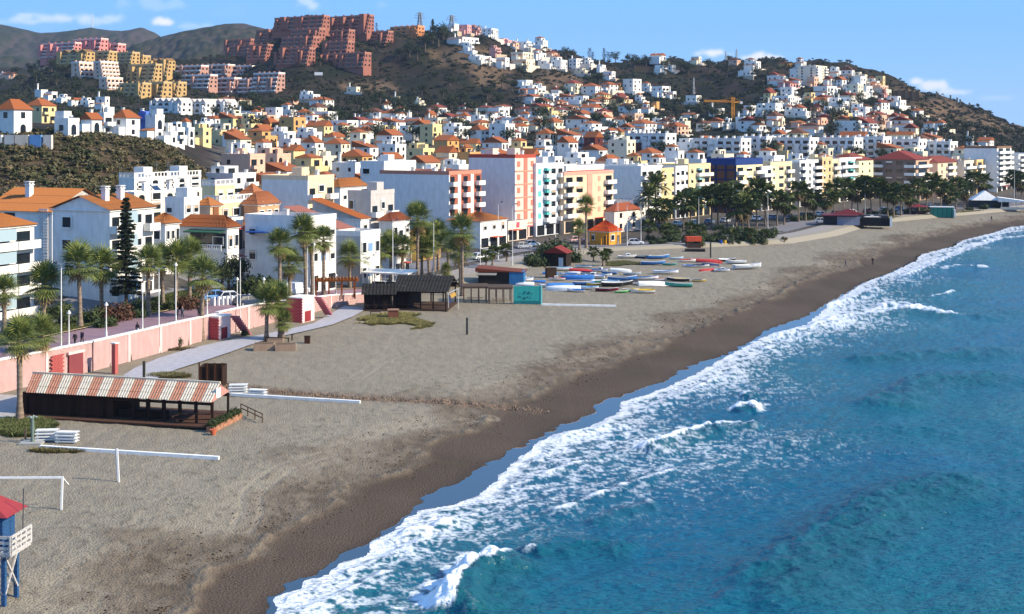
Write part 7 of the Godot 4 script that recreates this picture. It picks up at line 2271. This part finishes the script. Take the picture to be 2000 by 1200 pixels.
const BOATS := "1075,536,30,w,b,;1088,548,32,w,r,d;1120,535,28,l,w,;1150,536,30,w,n,;1190,536,30,b,w,;1192,553,34,w,l,;1235,538,34,g,b,;1240,556,36,w,n,;1170,552,30,t,w,;1295,549,34,w,r,;1068,562,34,w,w,;1125,571,34,w,b,;1160,558,28,y,w,;1345,522,26,w,b,;1225,505,36,e,w,d;1255,505,34,n,n,;1286,506,44,b,w,;1322,507,26,l,l,;1343,512,32,w,r,;1275,518,46,b,b,;1308,519,28,t,w,;1385,514,50,b,r,;1388,520,32,n,n,;1420,511,34,k,w,;1437,516,42,g,g,;1460,526,58,g,w,;1380,530,32,k,r,;1410,531,30,w,w,d;1213,531,42,e,w,;1300,536,48,w,w,;1097,529,42,w,l,;1140,524,32,w,w,;1135,532,46,w,r,;1171,531,32,w,b,d;1128,547,64,b,b,;1160,544,42,w,w,d;1215,549,56,b,n,;1260,548,50,w,b,;1325,550,42,k,y,;1365,551,24,y,k,;1095,561,54,n,b,;1140,557,42,b,b,;1150,566,38,w,l,;1100,568,68,l,w,;1205,560,60,k,w,;1275,558,58,b,w,;1326,561,52,t,t,;1185,570,44,m,n,;1216,573,24,v,v,;1232,570,32,y,w,;1256,573,46,w,y,;1020,551,44,w,w,d;1020,558,46,w,w,;1052,552,22,w,b,;1370,522,30,w,n,;1180,540,30,w,w,;1110,540,34,w,b,"
func build_boats() -> void:
	setup_boats()
	rng.seed = 640
	var pal := {"w": "eeeeec", "e": "c9c9c6", "n": "27355e", "b": "3c79bf", "l": "9cc3e0", "r": "bf3f3a", "t": "4fb3a0", "k": "2a2c30", "g": "c3cdd4", "y": "e0bd3f", "m": "7a2535", "v": "3fae55"}
	var word := {"w": "white", "e": "off white", "n": "navy", "b": "blue", "l": "pale blue", "r": "red", "t": "teal", "k": "black", "g": "grey", "y": "yellow", "m": "maroon", "v": "green"}
	for e in BOATS.split(";"):
		var q := e.split(",")
		var p := hit(q[0].to_float(), q[1].to_float())
		var L := clampf(q[2].to_float() * -p.z / F, 2.6, 7.0)
		var turn := PI / 2 + rng.randf_range(-0.35, 0.35) + (PI if rng.randf() < 0.4 else 0.0)
		var over := rng.randf() < 0.22
		var label := "%s rowing boat with %s %s drawn up on the sand" % [word[q[3]], word[q[4]], "interior and short cabin" if q[5] == "d" else "bottom lying upturned" if over else "interior"]
		var o := thing("rowing_boat", label, "boat", p + Vector3(0, 0.05, 0), turn, "boats drawn up on the sand")
		var sc := Vector3(L, L, L)
		var hm := hexmat(pal[q[3]], 0.45, "stucco")
		var im := hexmat(pal[q[4]], 0.55, "stucco")
		var flip := Vector3(0, 0, PI) if over else Vector3(0, 0, rng.randf_range(-0.12, 0.12))
		var at := Vector3(0, 0.15 * L, 0) if over else Vector3.ZERO
		part("hull", boat_mesh.hull, im if over else hm, o, at, sc, flip)
		part("gunwale", boat_mesh.gunwale, hexmat("f0efea", 0.5) if q[3] != "w" else hexmat(pal["b" if q[4] == "w" else q[4]], 0.5), o, at, sc, flip)
		part("inside", boat_mesh.inside, im, o, at, sc, flip)
		if not over:
			for k in 3: part("thwart", boat_mesh.thwart, hexmat("d8cbb0", 0.6, "wood"), o, Vector3(0, 0, L * (-0.28 + k * 0.22)), sc)
			part("foredeck", boat_mesh.deck, hm, o, Vector3(0, 0.01, 0), sc)
			if q[5] == "d":
				part("cabin", unit.box, hexmat("f2f2f0", 0.4), o, Vector3(0, L * 0.2, L * 0.05), Vector3(L * 0.2, L * 0.13, L * 0.22))
				part("cabin_window", unit.box, glass, o, Vector3(0, L * 0.21, L * 0.05), Vector3(L * 0.205, L * 0.06, L * 0.16))

func sunbeds(px: float, py: float, n: int, turn: float, label: String, group: String) -> void:
	var p := hit(px, py)
	for k in n:
		var o := thing("sunbed", label, "sunbed", p + Vector3(0.04 * (k % 2), 0.02 + k * 0.27, 0.03 * (k % 3)), turn, group)
		var s := Shape.new()
		for q in 9: s.box(Vector3(-0.85 + q * 0.21, 0.2, 0), Vector3(0.17, 0.05, 0.62))
		part("slats", s.mesh(), hexmat("eceeed", 0.5), o)
		s = Shape.new()
		for q: float in [-0.33, 0.33]: s.box(Vector3(0, 0.16, q), Vector3(1.95, 0.09, 0.07))
		part("frame", s.mesh(), hexmat("e2e4e3", 0.5), o)
		for q in 4: part("leg", unit.box, hexmat("dcdedd", 0.5), o, Vector3(-0.75 if q & 1 else 0.75, 0.06, -0.3 if q & 2 else 0.3), Vector3(0.08, 0.2, 0.06))

func beam(a: Vector3, b: Vector3, label: String) -> void:
	var o := thing("kerb_beam", label, "beam", a)
	var n := 6
	for k in n:
		var s := Shape.new()
		var up := Vector3(0, 0.16, 0)
		s.bar((b - a) * (float(k) / n) + up, (b - a) * ((k + 0.985) / n) + up, 0.34, 0.30)
		part("beam_length", s.mesh(), hexmat("f2f2ef", 0.7), o)

func build_beach_things() -> void:
	# goal and net post
	var g0 := hit(119, 996)
	var bar_y := 2.36
	var o := thing("goal", "white beach football goal with back stay on speckled sand", "goal", g0)
	var wm := hexmat("f3f3f1", 0.4)
	var away := Vector3(-7.3, 0, 0.1)
	post(o, "goal_post", Vector3(0, -0.3, 0), Vector3(0.1, bar_y, 0), 0.13, wm)
	post(o, "goal_post", away + Vector3(0, -0.3, 0), away + Vector3(0, bar_y, 0), 0.13, wm)
	post(o, "crossbar", Vector3(0.16, bar_y, 0), away + Vector3(0, bar_y, 0), 0.13, wm)
	post(o, "back_stay", Vector3(0.1, bar_y, 0), Vector3(0.25, 1.6, -0.9), 0.06, wm)
	post(o, "back_stay", away + Vector3(0, bar_y, 0), away + Vector3(0, 1.6, -0.9), 0.06, wm)
	o = thing("net_post", "single white post planted in the sand near the long white beam", "post", hit(232, 941))
	post(o, "post", Vector3(0, -0.4, 0), Vector3(-0.16, 2.6, 0), 0.14, wm)
	part("post_strip", unit.box, hexmat("c9cdd6"), o, Vector3(-0.2, 1.4, -0.05), Vector3(0.08, 2.3, 0.12), Vector3(0, 0, 0.06))  # greyer strip along the inland side of the white post
	beam(hit(78, 877), hit(428, 899), "long white beam lying on sand behind the net post")
	beam(hit(452, 774), hit(704, 789), "long white beam lying on sand below the stony gully")
	beam(hit(1058, 597), hit(1204, 600), "thin white beam lying on sand beside the mural wall")
	beam(hit(1535, 470), hit(1562, 471), "short white beam near the end of planting bed")
	sunbeds(91, 862, 4, 0.1, "white sunbed stacked beside the beach shower", "sunbeds by the shower")
	sunbeds(131, 866, 4, -0.1, "white sunbed in the second stack from the beach shower", "sunbeds in the second stack")
	sunbeds(465, 770, 4, 0.1, "white sunbed stacked at the end of the long beam by the gully", "sunbeds by the gully beam")
	sunbeds(503, 775, 3, -0.2, "white sunbed in the low stack on the gully beam side", "sunbeds in the low gully stack")
	# shower
	o = thing("beach_shower", "grey green beach shower column with four heads", "shower", hit(63, 866))
	var s := Shape.new()
	s.tube([Vector3(0, -0.2, 0), Vector3(0, 0.25, 0), Vector3(0, 0.3, 0), Vector3(0, 1.1, 0), Vector3(0, 1.15, 0), Vector3(0, 2.3, 0)], [0.2, 0.2, 0.13, 0.13, 0.17, 0.12], 10)
	part("column", s.mesh(), hexmat("6f8079", 0.5), o)
	for k in 4:
		s = Shape.new()
		var d := Vector3(cos(k * PI / 2), 0, sin(k * PI / 2))
		s.tube([Vector3(0, 2.2, 0), d * 0.25 + Vector3(0, 2.4, 0), d * 0.4 + Vector3(0, 2.28, 0)], [0.04, 0.04, 0.09], 7)
		part("shower_head", s.mesh(), hexmat("9fb0aa", 0.4), o)
	part("tray", unit.box, hexmat("a5a5a0"), o, Vector3(0, 0.06, 0), Vector3(2.0, 0.18, 1.6))
	o = thing("marker_post", "short timber post beside the beach shower", "post", hit(49, 862))
	post(o, "post", Vector3(0, -0.2, 0), Vector3(0, 1.1, 0), 0.14, hexmat("7a6a5a", 0.9, "wood"))
	# planter boxes round the two palms
	for e in [[516, 684, 1.7, 1.1], [558, 685, 1.7, 1.0], [538, 676, 1.3, 1.2]]:
		o = thing("planter_box", "square stone planter box at the foot of two beach palms", "planter", hit(e[0], e[1]), 0.12, "planter boxes round the beach palms")
		part("box_wall", unit.box, hexmat("9c8672"), o, Vector3(0, 0.4, 0), Vector3(e[2] * 1.5, 0.9, e[3] * 1.5))
		part("soil", unit.box, hexmat("6a5644", 0.95), o, Vector3(0, 0.86, 0), Vector3(e[2] * 1.5 - 0.2, 0.04, e[3] * 1.5 - 0.2))
	o = thing("bench_rail", "low dark timber rail beside planter boxes", "rail", hit(535, 668))
	post(o, "rail", Vector3(-1.2, 0.6, 0), Vector3(2.0, 0.5, 0.2), 0.12, hexmat("4a3428", 0.9, "wood"))
	for k in 3: post(o, "post", Vector3(-1.1 + k * 1.5, -0.2, 0.1 * k), Vector3(-1.1 + k * 1.5, 0.6, 0.1 * k), 0.12, hexmat("4a3428", 0.9, "wood"))
	o = thing("litter_bin", "small dark brown litter bin on the sand", "bin", hit(600, 671))
	part("bin_body", unit.box, hexmat("5a3a28", 0.9, "wood"), o, Vector3(0, 0.45, 0), Vector3(0.7, 0.9, 0.6))
	part("lid", unit.box, hexmat("3a261c", 0.9, "wood"), o, Vector3(0, 0.93, 0), Vector3(0.8, 0.08, 0.7))
	o = thing("foot_tap", "short dark pedestal tap near planter boxes", "tap", hit(570, 665))
	post(o, "pedestal", Vector3(0, -0.1, 0), Vector3(0, 0.7, 0), 0.16, hexmat("3a3634"))
	part("basin", unit.box, hexmat("3a3634"), o, Vector3(0, 0.75, 0), Vector3(0.4, 0.1, 0.4))
	for e in [[912, 658, 621, "tall dark marker post standing alone on the open sand"], [281, 741, 706, "dark marker post at the foot of the concrete path"], [1388, 504, 472, "slim marker post above the drawn up boats"]]:
		var p := hit(e[0], e[1])
		o = thing("marker_post", e[3], "post", p)
		post(o, "post", Vector3(0, -0.3, 0), Vector3(0, (e[1] - e[2]) * -p.z / F, 0), 0.28, hexmat("3f3f3c", 0.8))
		part("cap", unit.box, hexmat("8f9088"), o, Vector3(0.16, (e[1] - e[2]) * -p.z / F * 0.5, 0), Vector3(0.04, (e[1] - e[2]) * -p.z / F * 0.9, 0.2))  # paler strip down the seaward side, nearly the full height
	# lifeguard tower
	var lp := hit(0, 1172)
	o = thing("lifeguard_tower", "blue timber lifeguard tower with red pyramid roof and white lattice rail", "lifeguard tower", lp, -0.12)
	var blue := hexmat("3a6ea8", 0.7, "wood")
	var white := hexmat("f0f0ee", 0.6, "wood")
	for k in 4: post(o, "leg", Vector3(-1.5 if k & 1 else 0.62, -0.4, -0.75 if k & 2 else 0.75), Vector3(-1.5 if k & 1 else 0.62, 3.1, -0.75 if k & 2 else 0.75), 0.24, blue)
	for k in 2:
		var zz := 0.82 if k == 0 else -0.82
		post(o, "brace", Vector3(-1.5, 0.6, zz), Vector3(0.62, 2.8, zz), 0.1, white)
		post(o, "brace", Vector3(0.62, 0.6, zz), Vector3(-1.5, 2.8, zz), 0.1, white)
		var xx := 0.7 if k == 0 else -1.58
		post(o, "brace", Vector3(xx, 0.6, -0.75), Vector3(xx, 2.8, 0.75), 0.1, white)
		post(o, "brace", Vector3(xx, 0.6, 0.75), Vector3(xx, 2.8, -0.75), 0.1, white)
	part("platform", unit.box, white, o, Vector3(-0.3, 3.05, 0.1), Vector3(3.3, 0.14, 2.5))
	part("cabin", unit.box, blue, o, Vector3(-0.55, 4.15, -0.25), Vector3(1.9, 2.1, 1.5))
	part("cabin_window", unit.box, hexmat("20160f", 0.4), o, Vector3(-0.85, 4.4, 0.5), Vector3(0.9, 1.3, 0.06))
	part("roof", unit.hip, hexmat("96383c", 0.8), o, Vector3(-0.55, 5.2, -0.2), Vector3(3.1, 0.85, 2.6))
	for side in 2:
		var sl := Shape.new()
		var L := 2.5 if side == 0 else 3.3
		for k in 5: sl.box(Vector3(-L / 2 + k * L / 4, 0.55, 0), Vector3(0.2, 1.1, 0.06))
		for k in 4: sl.box(Vector3(0, 0.08 + k * 0.32, 0.01), Vector3(L, 0.17, 0.06))
		part("lattice_rail", sl.mesh(), white, o, Vector3(1.34, 3.1, 0.1) if side == 0 else Vector3(-0.3, 3.1, 1.36), Vector3.ONE, Vector3(0, PI / 2 if side == 0 else 0.0, 0))
	post(o, "flag_pole", Vector3(1.25, 3.1, -0.3), Vector3(1.3, 6.6, -0.3), 0.045, hexmat("4a4c50"))
	# people
	var dk := Color(0.02, 0.02, 0.025)
	var jean := Color(0.04, 0.05, 0.09)
	person(hit(146, 678), -0.4, "person in black jacket walking beside another on the promenade", dk, dk, dk, 0.6)
	person(hit(160, 674), -0.4, "person in dark blue walking beside a companion on the promenade", Color(0.02, 0.02, 0.04), dk, dk, -0.5)
	person(hit(268, 657), 2.7, "person in black top and pale jeans on the promenade", dk, Color(0.35, 0.42, 0.52), dk, 0.6)
	person(hit(346, 626), -0.4, "person in navy leaning by a lamp post on the promenade", Color(0.03, 0.04, 0.08), jean, dk, 0.3)
	person(hit(356, 624), -0.4, "person in grey and tan clothes by a lamp post", Color(0.12, 0.12, 0.14), jean, Color(0.1, 0.06, 0.04), -0.5)
	person(hit(388, 622), 0.3, "person in dark clothes behind the stair palm", dk, dk, dk, 0.3)
	person(hit(694, 588), 0.3, "person in white cap and blue top by the wall end", Color(0.1, 0.14, 0.24), dk, Color(0.7, 0.7, 0.7), 0.5)
	person(hit(1652, 523), 1.2, "person in grey striding along wet sand", Color(0.06, 0.07, 0.09), Color(0.12, 0.11, 0.11), dk, 0.9)
	person(hit(1705, 518), 0.2, "person in black standing near the surf edge", dk, dk, dk, 0.3, 1.78)
	person(hit(1937, 432), 0.2, "distant person in black with pale dog near the beach end", dk, dk, dk, 0.4)
	person(hit(1692, 447), 0.5, "person in dark clothes by the far maroon roofed bar", Color(0.12, 0.08, 0.08), dk, Color(0.4, 0.35, 0.3), 0.3)
	person(hit(1532, 476), 0.5, "person in brown by the end of the planting bed", Color(0.09, 0.05, 0.03), dk, dk, 0.2)
	person(hit(1421, 476), 0.0, "person in pale shirt and blue trousers by the beach bins", Color(0.5, 0.48, 0.42), Color(0.05, 0.08, 0.25), dk, 0.3)
	person(hit(820, 556), 0.3, "person in blue walking under tall promenade palms", Color(0.08, 0.12, 0.25), dk, dk, 0.6)
	person(hit(843, 553), 0.3, "person in black under tall promenade palms", dk, dk, dk, 0.4)
	# dog beside the distant walker: trunk, neck, head, jointed legs
	var fur := Color(0.55, 0.5, 0.44)
	var d := [[Vector3(0, 0.46, -0.22), Vector3(0, 0.47, 0.22), 0.1, 0.13, fur], [Vector3(0, 0.52, 0.28), Vector3(0, 0.68, 0.4), 0.08, 0.065, fur], [Vector3(0, 0.7, 0.42), Vector3(0, 0.66, 0.58), 0.075, 0.04, fur], [Vector3(0, 0.5, -0.3), Vector3(0, 0.68, -0.48), 0.03, 0.015, fur]]
	for q: float in [-0.08, 0.08]:
		d.append([Vector3(q, 0.44, 0.2), Vector3(q, 0.24, 0.18), 0.05, 0.032, fur])
		d.append([Vector3(q, 0.24, 0.18), Vector3(q, 0.03, 0.2), 0.03, 0.028, fur])
		d.append([Vector3(q, 0.42, -0.2), Vector3(q, 0.3, -0.1), 0.07, 0.045, fur])
		d.append([Vector3(q, 0.3, -0.1), Vector3(q, 0.18, -0.28), 0.04, 0.028, fur])
		d.append([Vector3(q, 0.18, -0.28), Vector3(q, 0.03, -0.25), 0.028, 0.028, fur])
		d.append([Vector3(q * 0.6, 0.76, 0.4), Vector3(q * 0.9, 0.8, 0.38), 0.025, 0.012, fur])
	o = thing("dog", "pale dog beside the distant walker in black", "dog", hit(1932, 433), 1.2)
	part("body", bone_mesh(d, 0.03), mats["ffffffff 0.8 person"], o)
	# loose matter: clods and weed along the berm, stones in the gully, dry grass
	rng.seed = 700
	var st := Shape.new()
	st.tube([Vector3(0, -0.3, 0), Vector3(0.05, 0.1, 0), Vector3(0, 0.42, 0.06)], [0.55, 0.5, 0.22], 6)
	var stone := st.mesh()
	var spots := []
	var tints := []
	for k in 4200:
		var z := 78.0 * pow(5.0, pow(rng.randf(), 1.6))
		var x := lookup(EDGE, z)
		x -= (berm(x - lookup(BERM, z), z) + 0.8 + rng.randfn() * 0.9 + (rng.randf() * 6.0 if k % 4 == 0 else 0.0)) / 0.88
		if nz.get_noise_2d(x * 12.0, z * 12.0) < -0.05: continue
		var sc := rng.randf_range(0.035, 0.12) * (1.4 if z > 150 else 1.0)
		spots.append(Transform3D(Basis(Vector3.UP, rng.randf() * TAU).scaled(Vector3(sc * 1.5, sc * 0.8, sc)), Vector3(x, sand(x, z) + 0.04, -z)))
		tints.append(Color(0.05, 0.036, 0.026).lerp(Color(0.14, 0.10, 0.07), rng.randf()))
	var bm: StandardMaterial3D = barkm
	var keepm := leafm
	leafm = barkm
	scatter("debris", stone, spots, tints, "dark clods and weed along the wet sand line")
	spots = []; tints = []
	var g1 := polyline([440, 752, 560, 763, 700, 772, 900, 777, 1060, 779], 1.6)
	for k in 1500:
		var t := pow(rng.randf(), 1.4) * (g1.size() - 1.001)
		var q := g1[int(t)].lerp(g1[int(t) + 1], fmod(t, 1.0)) + Vector2(rng.randfn() * 0.4, rng.randfn() * 0.8)
		var sc := rng.randf_range(0.05, 0.17)
		spots.append(Transform3D(Basis(Vector3.UP, rng.randf() * TAU).scaled(Vector3(sc * 1.3, sc, sc)), Vector3(q.x, sand(q.x, q.y) + 0.02 - 0.2 * exp(-pow(rng.randfn(), 2.0)), -q.y)))
		tints.append(Color(0.34, 0.24, 0.17).lerp(Color(0.12, 0.09, 0.07), rng.randf()))
	scatter("rubble", stone, spots, tints, "loose stones in the gully across the sand")
	spots = []; tints = []
	for k in 260:
		var p := hit(rng.randf_range(20, 1000), pow(rng.randf(), 1.2) * 400 + 700)
		if -p.z > 150 and rng.randf() < 0.5: continue
		if inland(p.x, -p.z) < 14.0: continue
		var sc := rng.randf_range(0.03, 0.09)
		spots.append(Transform3D(Basis(Vector3.UP, rng.randf() * TAU).scaled(Vector3(sc * 1.5, sc * 0.7, sc)), p + Vector3(0, 0.02, 0)))
		tints.append(Color(0.06, 0.045, 0.035).lerp(Color(0.3, 0.25, 0.2), rng.randf() * rng.randf()))
	scatter("litter", stone, spots, tints, "small dark bits strewn over the dry sand")
	leafm = keepm
	# tufted grass
	var tf := Shape.new()
	for k in 14:
		var a := rng.randf() * TAU
		var b := Vector3(cos(a), 0, sin(a)) * rng.randf() * 0.2
		var tip := b + Vector3(cos(a) * 0.12, rng.randf_range(0.12, 0.26), sin(a) * 0.12)
		var sd := Vector3(-sin(a), 0, cos(a)) * 0.03
		tf.colour = Color(0.7, 0.7, 0.7).lerp(Color.WHITE, rng.randf())
		tf.tri(b - sd, tip, b + sd)
	var tuft := tf.mesh()
	spots = []; tints = []
	for patch in [[778, 628, 84, 17, 5200, Color(0.33, 0.27, 0.09), Color(0.20, 0.19, 0.06)], [45, 835, 72, 20, 3000, Color(0.09, 0.13, 0.03), Color(0.17, 0.17, 0.06)], [110, 882, 60, 6, 300, Color(0.22, 0.17, 0.07), Color(0.12, 0.12, 0.04)], [330, 735, 46, 5, 500, Color(0.22, 0.19, 0.08), Color(0.14, 0.13, 0.05)], [1215, 516, 40, 6, 800, Color(0.2, 0.19, 0.07), Color(0.14, 0.14, 0.05)], [1480, 455, 60, 5, 900, Color(0.2, 0.2, 0.07), Color(0.14, 0.15, 0.05)], [1725, 425, 40, 4, 700, Color(0.2, 0.2, 0.07), Color(0.14, 0.15, 0.05)], [1875, 414, 50, 3, 600, Color(0.22, 0.19, 0.07), Color(0.14, 0.15, 0.05)], [330, 683, 70, 5, 400, Color(0.25, 0.17, 0.09), Color(0.15, 0.12, 0.05)]]:
		for k in patch[4]:
			var r := sqrt(rng.randf()) * rng.randf_range(0.75, 1.0)
			var a := rng.randf() * TAU
			var p := hit(patch[0] + cos(a) * r * patch[2], patch[1] + sin(a) * r * patch[3])
			p.y = ground(p.x, -p.z)
			if nf.get_noise_2d(p.x * 8.0, -p.z * 8.0) + (1.0 - r) * 0.9 < 0.02: continue
			var sc := rng.randf_range(0.7, 1.5)
			spots.append(Transform3D(Basis(Vector3.UP, rng.randf() * TAU).scaled(Vector3(sc * 1.6, sc, sc * 1.6)), p))
			tints.append((patch[5] as Color).lerp(patch[6], rng.randf()))
	scatter("grass", tuft, spots, tints, "patches of dry and green grass on the sand")
	var lawn_spots := []
	tints = []
	for k in 6000:
		var z := rng.randf_range(112, 204)
		var x := lookup(PROM, z) - rng.randf_range(8.1, 14.8)
		lawn_spots.append(Transform3D(Basis(Vector3.UP, rng.randf() * TAU).scaled(Vector3(1.6, 0.7, 1.6)), Vector3(x, land(x, z) + 0.1, -z)))
		tints.append(Color(0.08, 0.11, 0.025).lerp(Color(0.16, 0.17, 0.05), rng.randf()))
	scatter("grass", tuft, lawn_spots, tints, "mown lawn strip behind the promenade kerb")

func mast(p: Vector3, h: float, called: String, label: String, cat: String, w: float, arms: bool, c: String, group := "") -> void:
	var o := thing(called, label, cat, p, 0.5, group)
	var s := Shape.new()
	var n := maxi(4, int(h / 3.0))
	for k in 4:
		var q := Vector3(1 if k & 1 else -1, 0, 1 if k & 2 else -1) * w * 0.5
		s.bar(q, q * 0.25 + Vector3(0, h, 0), w * 0.12)
	for k in n:
		var f0 := 1.0 - 0.75 * k / n
		var f1 := 1.0 - 0.75 * (k + 1.0) / n
		for q in 4:
			var a := Vector3(1 if q < 2 else -1, 0, 1 if q in [0, 3] else -1) * w * 0.5
			var b := Vector3(1 if (q + 1) % 4 < 2 else -1, 0, 1 if (q + 1) % 4 in [0, 3] else -1) * w * 0.5
			s.bar(a * f0 + Vector3(0, h * k / n, 0), b * f1 + Vector3(0, h * (k + 1.0) / n, 0), w * 0.09)
	part("lattice", s.mesh(), hexmat(c, 0.5, "metal"), o)
	if arms:
		for k in 3:
			var cs := Shape.new()
			var y := h * (0.68 + k * 0.12)
			cs.bar(Vector3(-w * (1.3 - k * 0.2), y, 0), Vector3(w * (1.3 - k * 0.2), y, 0), w * 0.12)
			part("cross_arm", cs.mesh(), hexmat(c, 0.5, "metal"), o)

func build_far_things() -> void:
	for e in [[820, 56, 20], [882, 52, 22], [936, 50, 30]]:
		var p := hit(e[0], e[1])
		mast(p, (e[1] - e[2]) * -p.z / F, "power_pylon", "lattice power pylon on the skyline ridge", "pylon", 4.0, true, "6a7078", "pylons on the ridge")
	var a := Vector3((180 - 1000.0) * 2600.0 / F, EYE + (HZ - 54.0), -2600.0)
	mast(a, 26.0, "radio_mast", "thin radio mast on the farthest hilltop", "mast", 3.0, false, "c9ced6")
	for e in [[1418, 118, 100], [1439, 115, 95], [1355, 185, 152]]:
		var p := hit(e[0], e[1])
		mast(p, (e[1] - e[2]) * -p.z / F, "radio_mast", "slim grey mast among hillside trees", "mast", 1.6, false, "8a9098", "masts among hillside trees")
	# tower crane
	var c := hit(1432, 234)
	var k := -c.z / F
	var o := thing("tower_crane", "yellow tower crane standing among white hillside houses", "crane", c, 0.12)
	var ym := hexmat("d9922c", 0.5)
	var H := 44.0 * k
	var s := Shape.new()
	for i in 4: s.bar(Vector3(1 if i & 1 else -1, 0, 1 if i & 2 else -1) * 0.7, Vector3(1 if i & 1 else -1, 0, 1 if i & 2 else -1) * 0.7 + Vector3(0, H, 0), 0.3)
	for i in 10: s.bar(Vector3(-0.7 if i % 2 else 0.7, H * i / 10.0, 0.7), Vector3(0.7 if i % 2 else -0.7, H * (i + 1) / 10.0, 0.7), 0.2)
	part("tower", s.mesh(), ym, o)
	s = Shape.new()
	var jl := 58.0 * k
	for i in 3: s.bar(Vector3(0, H * 0.78 + (0.9 if i == 0 else 0.0), -0.6 + i * 0.6), Vector3(-jl, H * 0.80 + (0.9 if i == 0 else 0.0), -0.6 + i * 0.6), 0.28)
	for i in 16: s.bar(Vector3(-jl * i / 16.0, H * 0.78, 0), Vector3(-jl * (i + 1) / 16.0, H * 0.79 + 0.9, 0), 0.18)
	s.bar(Vector3(0, H, 0), Vector3(-jl * 0.6, H * 0.82, 0), 0.12)
	part("jib", s.mesh(), ym, o)
	s = Shape.new()
	s.bar(Vector3(0, H * 0.78, 0), Vector3(18 * k, H * 0.78, 0), 0.8)
	s.bar(Vector3(0, H, 0), Vector3(16 * k, H * 0.8, 0), 0.12)
	part("counter_jib", s.mesh(), ym, o)
	part("counterweight", unit.box, hexmat("d0d0cc"), o, Vector3(16 * k, H * 0.76, 0), Vector3(1.6, 1.6, 1.4))
	var p := hit(622, 152)
	o = thing("signboard", "white signboard alone on the scrub slope under the pink estate", "sign", p)
	part("board", unit.box, hexmat("f2f2f0"), o, Vector3(0, 2.8, 0), Vector3(16.0 * -p.z / F, 6.0 * -p.z / F, 0.2))
	for i in 2: part("leg", unit.box, hexmat("8a8a88"), o, Vector3(-2 + i * 4, 0.8, 0), Vector3(0.2, 3.0, 0.2))
	# stone walled platform on the crest
	p = hit(1765, 192)
	var q := -p.z / F
	o = thing("quarry_wall", "brown stone retaining wall cut into the headland crest", "wall", p, -0.3)
	rng.seed = 33
	for i in 14:
		var h := (16.0 - absf(i - 5.0) * 0.5) * q * rng.randf_range(0.9, 1.05)
		part("stone_block", unit.box, hexmat(["8a6a4c", "7a5c44", "967658"][i % 3], 0.95), o, Vector3((-30 + i * 4.4) * q, h / 2 - 2.0, rng.randf_range(-0.5, 0.5)), Vector3(4.6 * q, h + 4.0, 6.0))
	for e in [[1830, 193, 180], [1857, 199, 187], [1870, 203, 192], [1876, 205, 195], [1894, 210, 202]]:
		p = hit(e[0], e[1])
		o = thing("stone_pillar", "upright stone pillar on the headland skyline", "pillar", p, 0.2, "pillars on the headland skyline")
		part("shaft", unit.box, hexmat("5a544e"), o, Vector3(0, (e[1] - e[2]) * -p.z / F / 2, 0), Vector3(1.0, (e[1] - e[2]) * -p.z / F + 1.0, 0.8))
	# painted wall under the bluff houses
	p = level(0, 300, 24.5)
	o = thing("garden_wall", "tall rendered garden wall with blue painted patch under bluff houses", "wall", Vector3(-112, 20.5, -285), -0.15)
	for e in [[0, 3.0, "e9e4da"], [3.4, 2.4, "d9d4cc"], [6.0, 3.2, "e6d3bd"], [9.2, 2.6, "6f9fd0"], [12.0, 1.8, "d9cfc4"]]:
		part("wall_bay", unit.box, hexmat(e[2]), o, Vector3(e[0] + 1.5, 3.6, 0), Vector3(e[1], 9.0, 0.8))

func _ready() -> void:
	nz.seed = 4
	nz.frequency = 0.01
	nf.seed = 11
	nf.frequency = 0.01
	nf.fractal_octaves = 3
	setup_shore()
	setup_view()
	setup_units()
	setup_plants()
	glass = hexmat("1c2126", 0.12, "glass")
	glass_far = glass
	build_land()
	build_beach()
	build_sea(false)
	build_sea(true)
	build_seafront()
	build_hill_houses()
	build_promenade()
	build_huts()
	build_trees()
	build_scrub()
	build_palms()
	build_boats()
	build_beach_things()
	build_far_things()
